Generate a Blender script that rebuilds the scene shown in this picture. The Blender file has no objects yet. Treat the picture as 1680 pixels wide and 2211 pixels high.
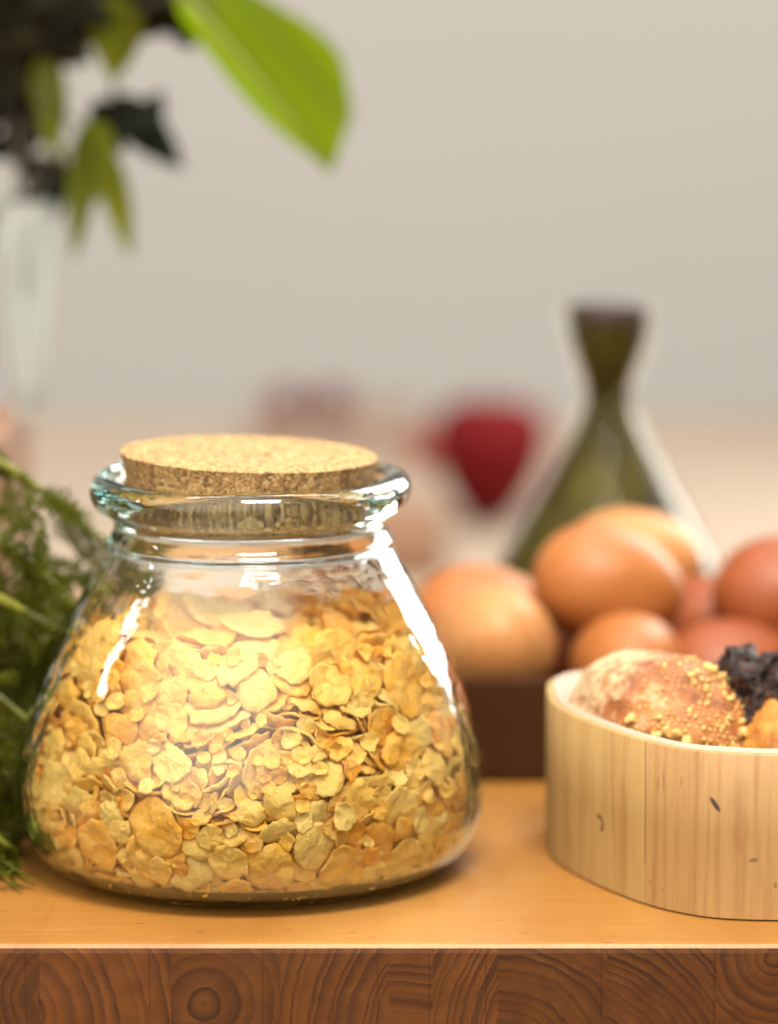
import bpy, bmesh, math, random
from mathutils import Vector, Quaternion, Matrix, noise

SC = bpy.context.scene
COL = SC.collection

# ------------------------------------------------------------------ camera
PITCH = math.radians(8.3)
CAM = Vector((0.0, -0.95, 0.25))
cam_data = bpy.data.cameras.new("camera")
cam_data.sensor_fit = 'VERTICAL'
cam_data.sensor_height = 36.0
cam_data.lens = 108.8
cam_data.clip_start = 0.02
cam_data.clip_end = 60
cam_data.dof.use_dof = True
cam_data.dof.focus_distance = 0.893
cam_data.dof.aperture_fstop = 4.6
cam_data.dof.aperture_blades = 0
cam = bpy.data.objects.new("camera", cam_data)
COL.objects.link(cam)
cam.location = CAM
cam.rotation_euler = (math.pi/2 - PITCH, 0, 0)
SC.camera = cam

# ------------------------------------------------------------------ world
world = bpy.data.worlds.new("World")
SC.world = world
world.use_nodes = True
wn = world.node_tree
for n in list(wn.nodes): wn.nodes.remove(n)
w_out = wn.nodes.new("ShaderNodeOutputWorld")
w_bg = wn.nodes.new("ShaderNodeBackground")
w_tc = wn.nodes.new("ShaderNodeTexCoord")
w_sep = wn.nodes.new("ShaderNodeSeparateXYZ")
w_rmp = wn.nodes.new("ShaderNodeValToRGB")
w_map = wn.nodes.new("ShaderNodeMapRange")
w_map.inputs[1].default_value = -1.0
w_map.inputs[2].default_value = 1.0
wn.links.new(w_tc.outputs["Generated"], w_sep.inputs[0])
wn.links.new(w_sep.outputs["Z"], w_map.inputs[0])
wn.links.new(w_map.outputs[0], w_rmp.inputs[0])
wn.links.new(w_rmp.outputs[0], w_bg.inputs[0])
wn.links.new(w_bg.outputs[0], w_out.inputs[0])
cr = w_rmp.color_ramp
cr.elements[0].position = 0.40; cr.elements[0].color = (0.03, 0.018, 0.012, 1)
cr.elements[1].position = 1.0;  cr.elements[1].color = (0.62, 0.59, 0.53, 1)
e = cr.elements.new(0.56); e.color = (0.17, 0.125, 0.09, 1)
w_bg.inputs[1].default_value = 0.29
# the bright side of the room behind the photographer: a broad soft lobe of the surroundings
w_dot = wn.nodes.new("ShaderNodeVectorMath"); w_dot.operation = 'DOT_PRODUCT'
w_dot.inputs[1].default_value = Vector((-0.28, -0.64, 0.72)).normalized()
wn.links.new(w_tc.outputs["Generated"], w_dot.inputs[0])
w_lobe = wn.nodes.new("ShaderNodeMapRange"); w_lobe.interpolation_type = 'SMOOTHERSTEP'
w_lobe.inputs[1].default_value = 0.50; w_lobe.inputs[2].default_value = 1.0
wn.links.new(w_dot.outputs["Value"], w_lobe.inputs[0])
w_mix = wn.nodes.new("ShaderNodeMix"); w_mix.data_type = 'RGBA'; w_mix.blend_type = 'ADD'
w_mix.inputs[7].default_value = (7.6, 6.7, 5.4, 1)
w_mix.clamp_factor = True
wn.links.new(w_lobe.outputs[0], w_mix.inputs[0])
wn.links.new(w_rmp.outputs[0], w_mix.inputs[6])
wn.links.new(w_mix.outputs[2], w_bg.inputs[0])

# ------------------------------------------------------------------ lamps (soft window light of the room, plus an added wall fill)
def area(name, loc, target, sx, sy, energy, color):
    d = bpy.data.lights.new(name, 'AREA')
    d.shape = 'RECTANGLE'; d.size = sx; d.size_y = sy
    d.energy = energy; d.color = color
    o = bpy.data.objects.new(name, d); COL.objects.link(o)
    o.location = loc
    o.rotation_euler = (Vector(target)-Vector(loc)).to_track_quat('-Z', 'Y').to_euler()
    return o
area("window_light", (0.95, 1.28, 0.78), (0.0, 0.05, 0.05), 0.7, 1.4, 27, (1.0, 0.95, 0.86))
area("side_window_light", (-1.5, 0.0, 0.75), (0.0, 0.0, 0.05), 0.10, 0.28, 1.4, (1.0, 0.96, 0.9))
area("ceiling_light", (0.12, -0.72, 1.35), (0.0, 0.0, 0.03), 0.6, 0.4, 29, (1.0, 0.93, 0.82))
area("wall_fill_light", (0.3, 0.9, 2.7), (0.0, 3.2, -.1), 2.6, 0.8, 46, (0.95, 0.96, 1.0))  # fill lamp added out of view only to brighten the back wall

SC.view_settings.view_transform = 'Standard'
SC.view_settings.look = 'None'
SC.view_settings.gamma = 1.0
SC.view_settings.use_curve_mapping = False
SC.view_settings.exposure = 0.72
SC.render.engine = 'CYCLES'
cy = SC.cycles
cy.use_denoising = True
cy.max_bounces = 24; cy.transmission_bounces = 20; cy.glossy_bounces = 6
cy.diffuse_bounces = 4; cy.transparent_max_bounces = 16; cy.volume_bounces = 0
cy.caustics_refractive = True; cy.caustics_reflective = False
cy.blur_glossy = 0.4
cy.sample_clamp_indirect = 12.0

# ------------------------------------------------------------------ helpers
def at(x, y, Y):
    """point of the plane at depth Y seen at (x, y) of a 1680 x 2211 picture; used once to measure the photograph"""
    u = (x-840)/6684; v = (y-1105.5)/6684
    dx = u; dy = math.cos(PITCH)-v*math.sin(PITCH); dz = -math.sin(PITCH)-v*math.cos(PITCH)
    t = (Y-CAM.y)/dy
    return Vector((t*dx, Y, CAM.z+t*dz))

def mesh(name, V, F, mat, parent=None, smooth=True, loc=None):
    me = bpy.data.meshes.new(name)
    me.from_pydata([tuple(v) for v in V], [], F)
    me.update()
    if smooth: me.polygons.foreach_set("use_smooth", [True]*len(me.polygons))
    if mat: me.materials.append(mat)
    o = bpy.data.objects.new(name, me); COL.objects.link(o)
    if loc is not None: o.location = loc
    if parent: o.parent = parent
    return o

def from_bm(name, bm, mat, parent=None, smooth=True, loc=None):
    bmesh.ops.recalc_face_normals(bm, faces=bm.faces)
    me = bpy.data.meshes.new(name); bm.to_mesh(me); bm.free()
    if smooth: me.polygons.foreach_set("use_smooth", [True]*len(me.polygons))
    if mat: me.materials.append(mat)
    o = bpy.data.objects.new(name, me); COL.objects.link(o)
    if loc is not None: o.location = loc
    if parent: o.parent = parent
    return o

def empty(name, loc=(0, 0, 0)):
    o = bpy.data.objects.new(name, None); COL.objects.link(o); o.location = loc
    o.empty_display_size = 0.02
    return o

def tag(o, label=None, cat=None, group=None, kind=None):
    if label: o["label"] = label
    if cat: o["category"] = cat
    if group: o["group"] = group
    if kind: o["kind"] = kind
    return o

def lathe(prof, N=96, warp=None, closed=False):
    """revolve (r, z) points; r = 0 makes a pole; closed joins last ring to first"""
    V = []; F = []; rings = []
    for r, z in prof:
        if r < 1e-7:
            rings.append([len(V)]); V.append(Vector((0, 0, z)))
        else:
            ids = []
            for j in range(N):
                t = 2*math.pi*j/N
                ids.append(len(V)); V.append(Vector((r*math.cos(t), r*math.sin(t), z)))
            rings.append(ids)
    M = len(rings)
    for i in range(M if closed else M-1):
        a = rings[i]; b = rings[(i+1) % M]
        if len(a) == 1 and len(b) == 1: continue
        for j in range(N):
            k = (j+1) % N
            if len(a) == 1: F.append((a[0], b[k], b[j]))
            elif len(b) == 1: F.append((a[j], a[k], b[0]))
            else: F.append((a[j], a[k], b[k], b[j]))
    if warp: V = [warp(v) for v in V]
    return V, F

def spline(pts, n):
    """Catmull-Rom through 2-D or 3-D points"""
    P = [Vector(p) for p in pts]; out = []
    for i in range(len(P)-1):
        p0 = P[max(0, i-1)]; p1 = P[i]; p2 = P[i+1]; p3 = P[min(len(P)-1, i+2)]
        for k in range(n):
            t = k/n
            out.append(0.5*((2*p1)+(p2-p0)*t+(2*p0-5*p1+4*p2-p3)*t*t+(3*p1-p0-3*p2+p3)*t**3))
    out.append(P[-1]); return out

def tube(bm, pts, r0, r1, n=8):
    P = [Vector(p) for p in pts]; prev = None
    up = Vector((0.13, 0.3, 0.94))
    for i, p in enumerate(P):
        d = (P[min(i+1, len(P)-1)]-P[max(0, i-1)]).normalized()
        a = d.cross(up).normalized(); b = d.cross(a)
        r = r0+(r1-r0)*i/(len(P)-1)
        ring = [bm.verts.new(p+(a*math.cos(6.2832*j/n)+b*math.sin(6.2832*j/n))*r) for j in range(n)]
        if prev:
            for j in range(n): bm.faces.new((prev[j], prev[(j+1) % n], ring[(j+1) % n], ring[j]))
        else: bm.faces.new(ring[::-1])
        prev = ring
    bm.faces.new(prev)

def box(bm, x0, x1, y0, y1, z0, z1, bev=0.0):
    vs = [bm.verts.new(p) for p in ((x0,y0,z0),(x1,y0,z0),(x1,y1,z0),(x0,y1,z0),(x0,y0,z1),(x1,y0,z1),(x1,y1,z1),(x0,y1,z1))]
    fs = [bm.faces.new([vs[i] for i in f]) for f in ((3,2,1,0),(4,5,6,7),(0,1,5,4),(1,2,6,5),(2,3,7,6),(3,0,4,7))]
    if bev:
        es = list({e for f in fs for e in f.edges})
        bmesh.ops.bevel(bm, geom=es, offset=bev, segments=3, profile=0.6, affect='EDGES')

# ------------------------------------------------------------------ node helper
class NT:
    def __init__(self, name, tone=0.80):
        self.tone = tone
        self.m = bpy.data.materials.new(name); self.m.use_nodes = True
        self.t = self.m.node_tree
        for n in list(self.t.nodes): self.t.nodes.remove(n)
        self.out = self.t.nodes.new("ShaderNodeOutputMaterial")
    def n(self, typ, ins=None, **kw):
        nd = self.t.nodes.new("ShaderNode"+typ)
        for k, v in kw.items(): setattr(nd, k, v)
        for k, v in (ins or {}).items(): self.s(nd, k, v)
        return nd
    def s(self, nd, k, v):
        sock = nd.inputs[k]
        if isinstance(v, bpy.types.NodeSocket): self.t.links.new(v, sock)
        elif isinstance(v, (tuple, list)) and len(v) == 3 and sock.type == 'RGBA': sock.default_value = (*v, 1)
        else: sock.default_value = v
    def math(self, op, a, b=0.0, c=0.0, clamp=False):
        nd = self.n("Math", operation=op, use_clamp=clamp)
        for i, v in enumerate((a, b, c)): self.s(nd, i, v)
        return nd.outputs[0]
    def mix(self, f, a, b, mode='MIX'):
        nd = self.n("Mix", data_type='RGBA', blend_type=mode)
        self.s(nd, 0, f); self.s(nd, 6, a); self.s(nd, 7, b)
        return nd.outputs[2]
    def ramp(self, f, stops):
        nd = self.n("ValToRGB"); self.s(nd, 0, f)
        c = nd.color_ramp
        while len(c.elements) < len(stops): c.elements.new(0.5)
        for e, (p, col) in zip(c.elements, stops):
            e.position = p; e.color = (*col, 1) if len(col) == 3 else col
        return nd.outputs[0]
    def noise(self, vec, scale, detail=3, rough=0.55, dist=0.0, out=0):
        nd = self.n("TexNoise", {"Scale": scale, "Detail": detail, "Roughness": rough, "Distortion": dist})
        if vec is not None: self.s(nd, "Vector", vec)
        return nd.outputs[out]
    def rng(self, f, a, b, c=0.0, d=1.0):
        nd = self.n("MapRange"); nd.clamp = True
        for i, v in enumerate((f, a, b, c, d)): self.s(nd, i, v)
        return nd.outputs[0]
    def coord(self, kind="Object"): return self.n("TexCoord").outputs[kind]
    def scale(self, vec, sx, sy, sz):
        return self.n("Mapping", {"Vector": vec, "Scale": (sx, sy, sz)}).outputs[0]
    def bump(self, h, strength, dist=0.001):
        return self.n("Bump", {"Height": h, "Strength": strength, "Distance": dist}).outputs[0]
    def bsdf(self, **kw):
        b = self.n("BsdfPrincipled")
        if self.tone < 1 and "Base_Color" in kw and isinstance(kw["Base_Color"], bpy.types.NodeSocket):
            kw["Base_Color"] = self.mix(1.0, kw["Base_Color"], (self.tone,)*3, 'MULTIPLY')
        for k, v in kw.items(): self.s(b, k.replace("_", " "), v)
        return b
    def end(self, sh, vol=None):
        self.t.links.new(sh, self.out.inputs[0])
        if vol: self.t.links.new(vol, self.out.inputs[1])
        return self.m

def simple(name, col, rough=0.6, var=0.15, scale=30, **kw):
    t = NT(name); c = t.coord()
    f = t.noise(c, scale, 4)
    col2 = tuple(x*(1-var) for x in col); col3 = tuple(min(1, x*(1+var)) for x in col)
    b = t.bsdf(Base_Color=t.mix(f, col2, col3), Roughness=rough, **kw)
    return t.end(b.outputs[0])
# ------------------------------------------------------------------ materials
def mat_glass(name, col, dens, wav=0.25, ior=1.5):
    t = NT(name); c = t.coord()
    h1 = t.noise(t.scale(c, 1, 1, .45), 55, 2)
    h2 = t.noise(t.scale(c, 1, 1, 4.0), 26, 2)
    h3 = t.noise(c, 240, 1)
    h = t.math('ADD', t.math('ADD', h1, t.math('MULTIPLY', h2, .5)), t.math('MULTIPLY', h3, .06))
    g = t.bsdf(Base_Color=(1, 1, 1), Roughness=0.0, IOR=ior, Normal=t.bump(h, wav, 0.004))
    t.s(g, "Transmission Weight", 1.0)
    va = t.n("VolumeAbsorption", {"Color": col, "Density": dens})
    return t.end(g.outputs[0], va.outputs[0])

def mat_flake():
    t = NT("corn_flake", 1.0); c = t.n("NewGeometry").outputs["Position"]
    r1 = t.n("ObjectInfo").outputs["Random"]; r2 = t.n("NewGeometry").outputs["Random Per Island"]
    r = t.math('FRACT', t.math('ADD', r1, r2))
    base = t.ramp(r, [(0, (.97, .37, .028)), (.25, (.98, .47, .055)), (.6, (.98, .55, .10)), (1, (.98, .65, .19))])
    f1 = t.noise(c, 220, 4, .6); f2 = t.noise(c, 700, 3, .6)
    base = t.mix(t.rng(f1, .42, .75, 0, .6), base, (.98, .66, .24))
    base = t.mix(t.rng(f2, .58, .74, 0, .35), base, (.78, .36, .05))
    base = t.mix(t.rng(t.noise(c, 95, 4, .7), .60, .74, 0, .35), base, (.90, .42, .05))
    v = t.n("TexVoronoi", {"Vector": c, "Scale": 420.0}).outputs[0]
    h = t.math('ADD', t.math('MULTIPLY', f1, 1.2), t.math('ADD', t.math('MULTIPLY', f2, .5), t.math('MULTIPLY', v, .35)))
    b = t.bsdf(Base_Color=base, Roughness=.55, Normal=t.bump(h, .65, .0014))
    t.s(b, "Specular IOR Level", .35)
    tr = t.n("BsdfTranslucent", {"Color": base})
    mx = t.n("MixShader", {0: .16}); t.s(mx, 1, b.outputs[0]); t.s(mx, 2, tr.outputs[0])
    return t.end(mx.outputs[0])

def mat_cork():
    t = NT("cork"); c = t.coord()
    w = t.n("VectorMath", operation='ADD'); t.s(w, 0, c)
    nz = t.n("TexNoise", {"Vector": c, "Scale": 260.0, "Detail": 3.0})
    sc = t.n("VectorMath", operation='SCALE'); t.s(sc, 0, nz.outputs[1]); sc.inputs[3].default_value = .0022
    t.s(w, 1, sc.outputs[0])
    v = t.n("TexVoronoi", {"Vector": w.outputs[0], "Scale": 600.0})
    ve = t.n("TexVoronoi", {"Vector": w.outputs[0], "Scale": 600.0}, feature='DISTANCE_TO_EDGE')
    sp = t.n("SeparateColor"); t.s(sp, 0, v.outputs[1])
    col = t.ramp(sp.outputs[0], [(0, (.10, .035, .010)), (.16, (.33, .165, .050)), (.5, (.52, .31, .105)), (1, (.64, .43, .18))])
    col = t.mix(t.rng(ve.outputs[0], .0, .07, .75, 0), col, (.13, .05, .016))
    pit = t.noise(c, 520, 3, .7)
    col = t.mix(t.rng(pit, .56, .61, 0, .95), col, (.12, .045, .015))
    fine = t.noise(c, 1500, 2)
    col = t.mix(t.math('MULTIPLY', fine, .35), col, (.66, .46, .20))
    h = t.math('SUBTRACT', t.rng(ve.outputs[0], 0, .12), t.math('MULTIPLY', t.rng(pit, .55, .72), 1.2))
    b = t.bsdf(Base_Color=col, Roughness=.85, Normal=t.bump(h, .7, .0006))
    return t.end(b.outputs[0])

STAVES = [-.72,-.684,-.645,-.61,-.572,-.54,-.50,-.465,-.43,-.39,-.355,-.318,-.282,-.245,-.21,-.175,-.1405,-.1040,-.0686,-.0362,-.0032,.0116,.0278,.0608,.0932,.128,.165,.20,.235]
STAVE_PITH = {17: (-.004, -.021, .30), 18: (.0155, -.0175, .22), 19: (.075, -.030, .62), 20: (.002, -.110, .35), 21: (.060, -.030, .95), 22: (.005, -.036, .55), 23: (-.012, -.046, .80), 24: (.017, -.004, .60)}
def mat_board():
    """butcher block: staves along Y, growth rings round a pith that differs from stave to stave"""
    t = NT("butcher_block"); c = t.coord()
    s = t.n("SeparateXYZ"); t.s(s, 0, c); xs = s.outputs[0]
    rnd = random.Random(11); u = t.rng(xs, -.80, .80)
    ramp_a = t.n("ValToRGB"); ramp_b = t.n("ValToRGB")
    for rp in (ramp_a, ramp_b):
        t.s(rp, 0, u); rp.color_ramp.interpolation = 'CONSTANT'
    va = []; vb = []
    for i, b in enumerate(STAVES):
        nx = STAVES[i+1] if i+1 < len(STAVES) else b+.035
        px, pz, fq = STAVE_PITH.get(i, (rnd.uniform(-.02, .05), rnd.uniform(-.06, -.005), rnd.uniform(.25, .9)))
        va.append(((b+.80)/1.6, (b+px+1.0)/2, (pz+.2)/.4, fq)); vb.append(((b+.80)/1.6, rnd.random(), rnd.random(), 0))
    for rp, vals in ((ramp_a, va), (ramp_b, vb)):
        el = rp.color_ramp.elements
        while len(el) < len(vals): el.new(.5)
        for e, v in zip(el, vals): e.position = v[0]; e.color = (v[1], v[2], v[3], 1)
    sp = t.n("SeparateColor"); t.s(sp, 0, ramp_a.outputs[0])
    sq = t.n("SeparateColor"); t.s(sq, 0, ramp_b.outputs[0])
    px = t.math('SUBTRACT', t.math('MULTIPLY', sp.outputs[0], 2.0), 1.0)
    pz = t.math('SUBTRACT', t.math('MULTIPLY', sp.outputs[1], .4), .2)
    wob = t.noise(t.scale(c, 1, .08, 1), 60, 3, .55)
    dx = t.math('SUBTRACT', xs, px); dz = t.math('SUBTRACT', s.outputs[2], pz)
    d = t.math('SQRT', t.math('ADD', t.math('MULTIPLY', dx, dx), t.math('MULTIPLY', dz, dz)))
    d = t.math('ADD', d, t.math('MULTIPLY', t.math('SUBTRACT', wob, .5), .0050))
    ph = t.math('MULTIPLY', d, t.math('ADD', 130.0, t.math('MULTIPLY', sp.outputs[2], 330.0)))
    uneven = t.n("TexNoise", {"Scale": .55, "Detail": 1.0}, noise_dimensions='1D'); t.s(uneven, "W", t.math('ADD', ph, t.math('MULTIPLY', sq.outputs[0], 50.0)))
    ph = t.math('ADD', ph, t.math('MULTIPLY', uneven.outputs[0], 1.6))
    k = t.math('FRACT', ph)
    amp = t.n("TexNoise", {"Scale": .9, "Detail": 0.0}, noise_dimensions='1D'); t.s(amp, "W", t.math('ADD', t.math('FLOOR', ph), 31.7))
    ring = t.math('MULTIPLY', t.math('POWER', k, 1.35), t.rng(k, .82, 1.0, 1, 0))
    ring = t.math('MULTIPLY', ring, t.math('MULTIPLY', t.rng(amp.outputs[0], .25, .7, .5, 1.9), t.rng(t.noise(t.scale(c, 1, .1, 1), 45, 2), .30, .62, .45, 1.15)), clamp=True)
    nrm = t.n("SeparateXYZ"); t.s(nrm, 0, t.n("NewGeometry").outputs["Normal"])
    end = t.rng(t.math('MULTIPLY', nrm.outputs[1], -1.0), .80, .98)
    fib = t.noise(t.scale(c, 1, .05, 1), 1300, 3, .7)
    blot = t.noise(t.scale(c, 1, .1, 1), 95, 4, .65)
    streak = t.noise(t.scale(c, .10, 1, 1), 260, 4, .65)
    big = t.noise(t.scale(c, 1, .30, 1), 22, 3)
    top = t.mix(big, (.275, .115, .018), (.35, .160, .030))
    top = t.mix(t.rng(streak, .42, .68, 0, .65), top, (.27, .105, .022))
    top = t.mix(t.math('MULTIPLY', ring, .10), top, (.28, .11, .025))
    top = t.mix(t.rng(t.noise(t.scale(c, 1, .25, 1), 9, 4, .6), .48, .66, 0, .45), top, (.43, .235, .07))
    speck = t.noise(t.scale(c, .35, 1, 1), 330, 2, .5)
    top = t.mix(t.rng(speck, .66, .73, 0, .75), top, (.14, .05, .014))
    scr = t.noise(t.scale(c, .05, 1, 1), 520, 2, .5)
    top = t.mix(t.rng(scr, .66, .72, 0, .35), top, (.56, .34, .13))
    endc = t.mix(t.rng(blot, .3, .7), (.085, .023, .0025), (.155, .049, .0065))
    endc = t.mix(t.math('MULTIPLY', ring, .90), endc, (.030, .0085, .003))
    endc = t.mix(t.math('MULTIPLY', fib, .30), endc, (.155, .060, .018))
    tone = t.math('ADD', .80, t.math('MULTIPLY', sq.outputs[1], .40))
    tone = t.math('ADD', t.math('MULTIPLY', t.math('SUBTRACT', tone, 1.0), t.math('ADD', .18, t.math('MULTIPLY', end, .72))), 1.0)
    col = t.mix(end, top, endc)
    col = t.mix(1.0, col, t.n("CombineColor", {0: tone, 1: tone, 2: tone}).outputs[0], 'MULTIPLY')
    seam = None
    for b in STAVES[15:27]:
        m = t.rng(t.math('ABSOLUTE', t.math('SUBTRACT', xs, b)), .00008, .00035, 1, 0)
        seam = m if seam is None else t.math('MAXIMUM', seam, m)
    col = t.mix(t.math('MULTIPLY', seam, t.math('ADD', .05, t.math('MULTIPLY', end, .40))), col, (.03, .01, .005))
    b = t.bsdf(Base_Color=col, Roughness=t.math('ADD', .34, t.math('MULTIPLY', streak, .25)),
               Normal=t.bump(t.math('ADD', t.math('MULTIPLY', ring, .5), t.math('ADD', fib, t.math('MULTIPLY', streak, .8))), .14, .0005))
    t.s(b, "Specular IOR Level", .4)
    return t.end(b.outputs[0])

def mat_veneer():
    """pale bent pine: UV u = metres along the wall, v = metres up"""
    t = NT("pine_veneer"); uv = t.n("UVMap").outputs[0]
    s = t.n("SeparateXYZ"); t.s(s, 0, uv); u, v = s.outputs[0], s.outputs[1]
    g1 = t.noise(t.scale(uv, 1, .035, 1), 280, 5, .65)
    g2 = t.noise(t.scale(uv, 1, .10, 1), 70, 3, .5, .4)
    g3 = t.noise(t.scale(uv, 1, .015, 1), 1900, 2, .6)
    col = t.mix(g2, (.36, .215, .070), (.47, .315, .125))
    col = t.mix(t.rng(g1, .47, .68, 0, .8), col, (.30, .15, .042))
    col = t.mix(t.rng(g3, .55, .8, 0, .28), col, (.24, .11, .03))
    stain = t.noise(t.scale(uv, 1, .45, 1), 48, 3, .6)
    col = t.mix(t.rng(stain, .58, .74, 0, .55), col, (.26, .10, .026))
    plank = t.math('ADD', t.rng(u, .0767, .0769, 1.0, .90), t.rng(u, .1238, .1242, 0, .2))
    col = t.mix(1.0, col, t.n("CombineColor", {0: plank, 1: t.math('MULTIPLY', plank, plank), 2: t.math('MULTIPLY', plank, plank)}).outputs[0], 'MULTIPLY')
    def line(u0, w, slope, strength, colr, c, v0=0, v1=1):
        m = t.math('ABSOLUTE', t.math('SUBTRACT', t.math('SUBTRACT', u, u0), t.math('MULTIPLY', slope, v)))
        m = t.math('MULTIPLY', t.rng(m, w*.4, w, strength, 0), t.math('MULTIPLY', t.rng(v, v0-.002, v0+.002), t.rng(v, v1-.004, v1+.004, 1, 0)))
        return t.mix(m, c, colr)
    for a in VENEER_LINES: col = line(*a[:4], (.10, .035, .012), col, *a[4:])
    for (u0, v0, ru, rv, ang, st) in VENEER_KNOTS:
        du = t.math('SUBTRACT', u, u0); dv = t.math('SUBTRACT', v, v0)
        ca, sa = math.cos(ang), math.sin(ang)
        a = t.math('DIVIDE', t.math('ADD', t.math('MULTIPLY', du, ca), t.math('MULTIPLY', dv, sa)), ru)
        b_ = t.math('DIVIDE', t.math('SUBTRACT', t.math('MULTIPLY', dv, ca), t.math('MULTIPLY', du, sa)), rv)
        q = t.math('SQRT', t.math('ADD', t.math('MULTIPLY', a, a), t.math('MULTIPLY', b_, b_)))
        if st < 0:   # crescent: a ring kept only on one side
            m = t.math('MULTIPLY', t.rng(t.math('ABSOLUTE', t.math('SUBTRACT', q, 1.0)), .18, .34, 1, 0), t.rng(a, -.45, .05))
            m = t.math('MULTIPLY', m, -st)
        else:
            m = t.rng(q, .65, 1.0, st, 0)
        col = t.mix(m, col, (.055, .022, .01))
    b = t.bsdf(Base_Color=col, Roughness=.55, Normal=t.bump(t.math('ADD', g1, t.math('MULTIPLY', g3, .6)), .18, .0005))
    return t.end(b.outputs[0])

def mat_egg(name, col, col2):
    t = NT(name); c = t.coord()
    f = t.noise(c, 60, 3); sp = t.noise(c, 700, 2)
    k = t.mix(t.rng(f, .35, .7), col, col2)
    k = t.mix(t.rng(t.noise(c, 210, 3, .6), .50, .75, 0, .30), k, tuple(min(1, x*1.6) for x in col2))
    k = t.mix(t.rng(sp, .60, .70, 0, .5), k, tuple(x*.55 for x in col))
    b = t.bsdf(Base_Color=k, Roughness=.5, Specular_IOR_Level=.35, Normal=t.bump(t.noise(c, 900, 2), .10, .0004))
    t.s(b, "Subsurface Weight", .12); t.s(b, "Subsurface Radius", (.006, .002, .001))
    return t.end(b.outputs[0])

def mat_bread():
    t = NT("bread_crust"); c = t.coord()
    s = t.n("SeparateXYZ"); t.s(s, 0, c)
    f = t.noise(c, 70, 5, .6); g = t.noise(c, 260, 4, .65, .6)
    col = t.ramp(f, [(.28, (.13, .032, .007)), (.48, (.30, .095, .018)), (.62, (.42, .17, .040)), (.8, (.54, .27, .085))])
    fl = t.math('ADD', t.rng(s.outputs[0], .012, -.022, 0, .75), t.math('MULTIPLY', t.math('SUBTRACT', g, .5), 1.7))
    fl = t.math('ADD', fl, t.math('MULTIPLY', t.math('SUBTRACT', f, .5), .9))
    col = t.mix(t.rng(fl, .25, .75, 0, .85), col, (.60, .45, .27))
    b = t.bsdf(Base_Color=col, Roughness=.6, Normal=t.bump(t.math('ADD', g, f), .5, .0022))
    return t.end(b.outputs[0])

def mat_leaf(name, c1, c2, trans, rough=.45):
    t = NT(name); c = t.coord()
    f = t.noise(c, 26, 3); r = t.n("ObjectInfo").outputs["Random"]
    ri = t.n("NewGeometry").outputs["Random Per Island"]
    col = t.mix(t.math('FRACT', t.math('ADD', t.math('MULTIPLY', f, .8), t.math('ADD', r, t.math('MULTIPLY', ri, .35)))), c1, c2)
    b = t.bsdf(Base_Color=col, Roughness=rough); t.s(b, "Specular IOR Level", .15)
    tr = t.n("BsdfTranslucent", {"Color": t.mix(.35, col, tuple(min(1, x*2.2) for x in c2))})
    mx = t.n("MixShader", {0: trans}); t.s(mx, 1, b.outputs[0]); t.s(mx, 2, tr.outputs[0])
    return t.end(mx.outputs[0])

# ------------------------------------------------------------------ the setting: wall
t = NT("wall_paint"); c = t.coord()
wall_mat = t.end(t.bsdf(Base_Color=t.mix(t.noise(c, 1.2, 2), (.425, .418, .408), (.45, .445, .438)), Roughness=.9,
                        Normal=t.bump(t.noise(c, 120, 3), .1, .002)).outputs[0])
bm = bmesh.new(); box(bm, -3.0, 3.0, 3.2, 3.3, -1.2, 2.8)
tag(from_bm("wall", bm, wall_mat, smooth=False), "plain pale grey plastered wall far behind everything", "wall", kind="structure")

# ------------------------------------------------------------------ table
bm = bmesh.new(); box(bm, -.75, .80, -.0925, .50, -.062, 0.0, .0026)
tag(from_bm("wooden_table", bm, mat_board(), smooth=False),
    "honey brown butcher block tabletop with end grain front edge under everything", "table")

CZ = -.12
bm = bmesh.new(); box(bm, -2.2, 2.2, .75, 2.30, CZ-.05, CZ, .004)
tag(from_bm("back_counter", bm, simple("pale_counter", (.33, .262, .200), .6, .06, 6), smooth=False),
    "pale beige counter in the far background, out of focus behind the bottle", "counter")
def on_counter(px, py):
    q = at(px, py, 1.0); k = (CZ+.0008-CAM.z)/(q.z-CAM.z)
    return CAM+(q-CAM)*k

# ------------------------------------------------------------------ glass jar
XJ = -.0432
PROF = [(.0540,0),(.0590,.0010),(.0640,.0042),(.0672,.0080),(.0705,.0160),(.0715,.0240),(.0716,.0302),(.0706,.0380),(.0690,.0442),
        (.0642,.0593),(.0587,.0731),(.0534,.0839),(.0475,.0949)]
outer = [(0.0, .0012), (.030, .0010), (.046, .0004), (.0500, 0.0)] + [(r*(1+.024*min(1, max(0, (.085-z)/.035))*min(1, .35+z/.012)), z) for r, z in PROF] + [(.0450,.0992),(.0441,.1012),(.0446,.1026),(.0434,.1042),(.0424,.1062),(.0423,.1082),(.0433,.1101)]
rim = [(.0452,.1116),(.0478,.1130),(.0492,.1152),(.0498,.1178),(.0493,.1203),(.0479,.1222),(.0460,.1232),(.0440,.1231),(.0424,.1222),(.0412,.1207),(.0406,.1190)]
T = .0030
inner = []
for i in range(len(PROF)):
    a = PROF[max(0, i-1)]; b = PROF[min(len(PROF)-1, i+1)]
    dx, dz = b[0]-a[0], b[1]-a[1]; L = math.hypot(dx, dz)
    inner.append((PROF[i][0]-T*dz/L, PROF[i][1]+T*dx/L))
FLOOR = .0048
inner = [q for q in inner if q[1] > .0085]
inner = [(inner[0][0]-.0045, FLOOR+.0009)] + inner
prof = [tuple(p) for p in spline([(p[0], p[1], 0) for p in outer[3:]], 3)][:-1]
prof = [(0, .0012), (.030, .0010), (.046, .0004)] + [(p[0], p[1]) for p in prof]
prof += [(p[0], p[1]) for p in spline([(p[0], p[1], 0) for p in [outer[-1]]+rim], 3)]
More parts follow.
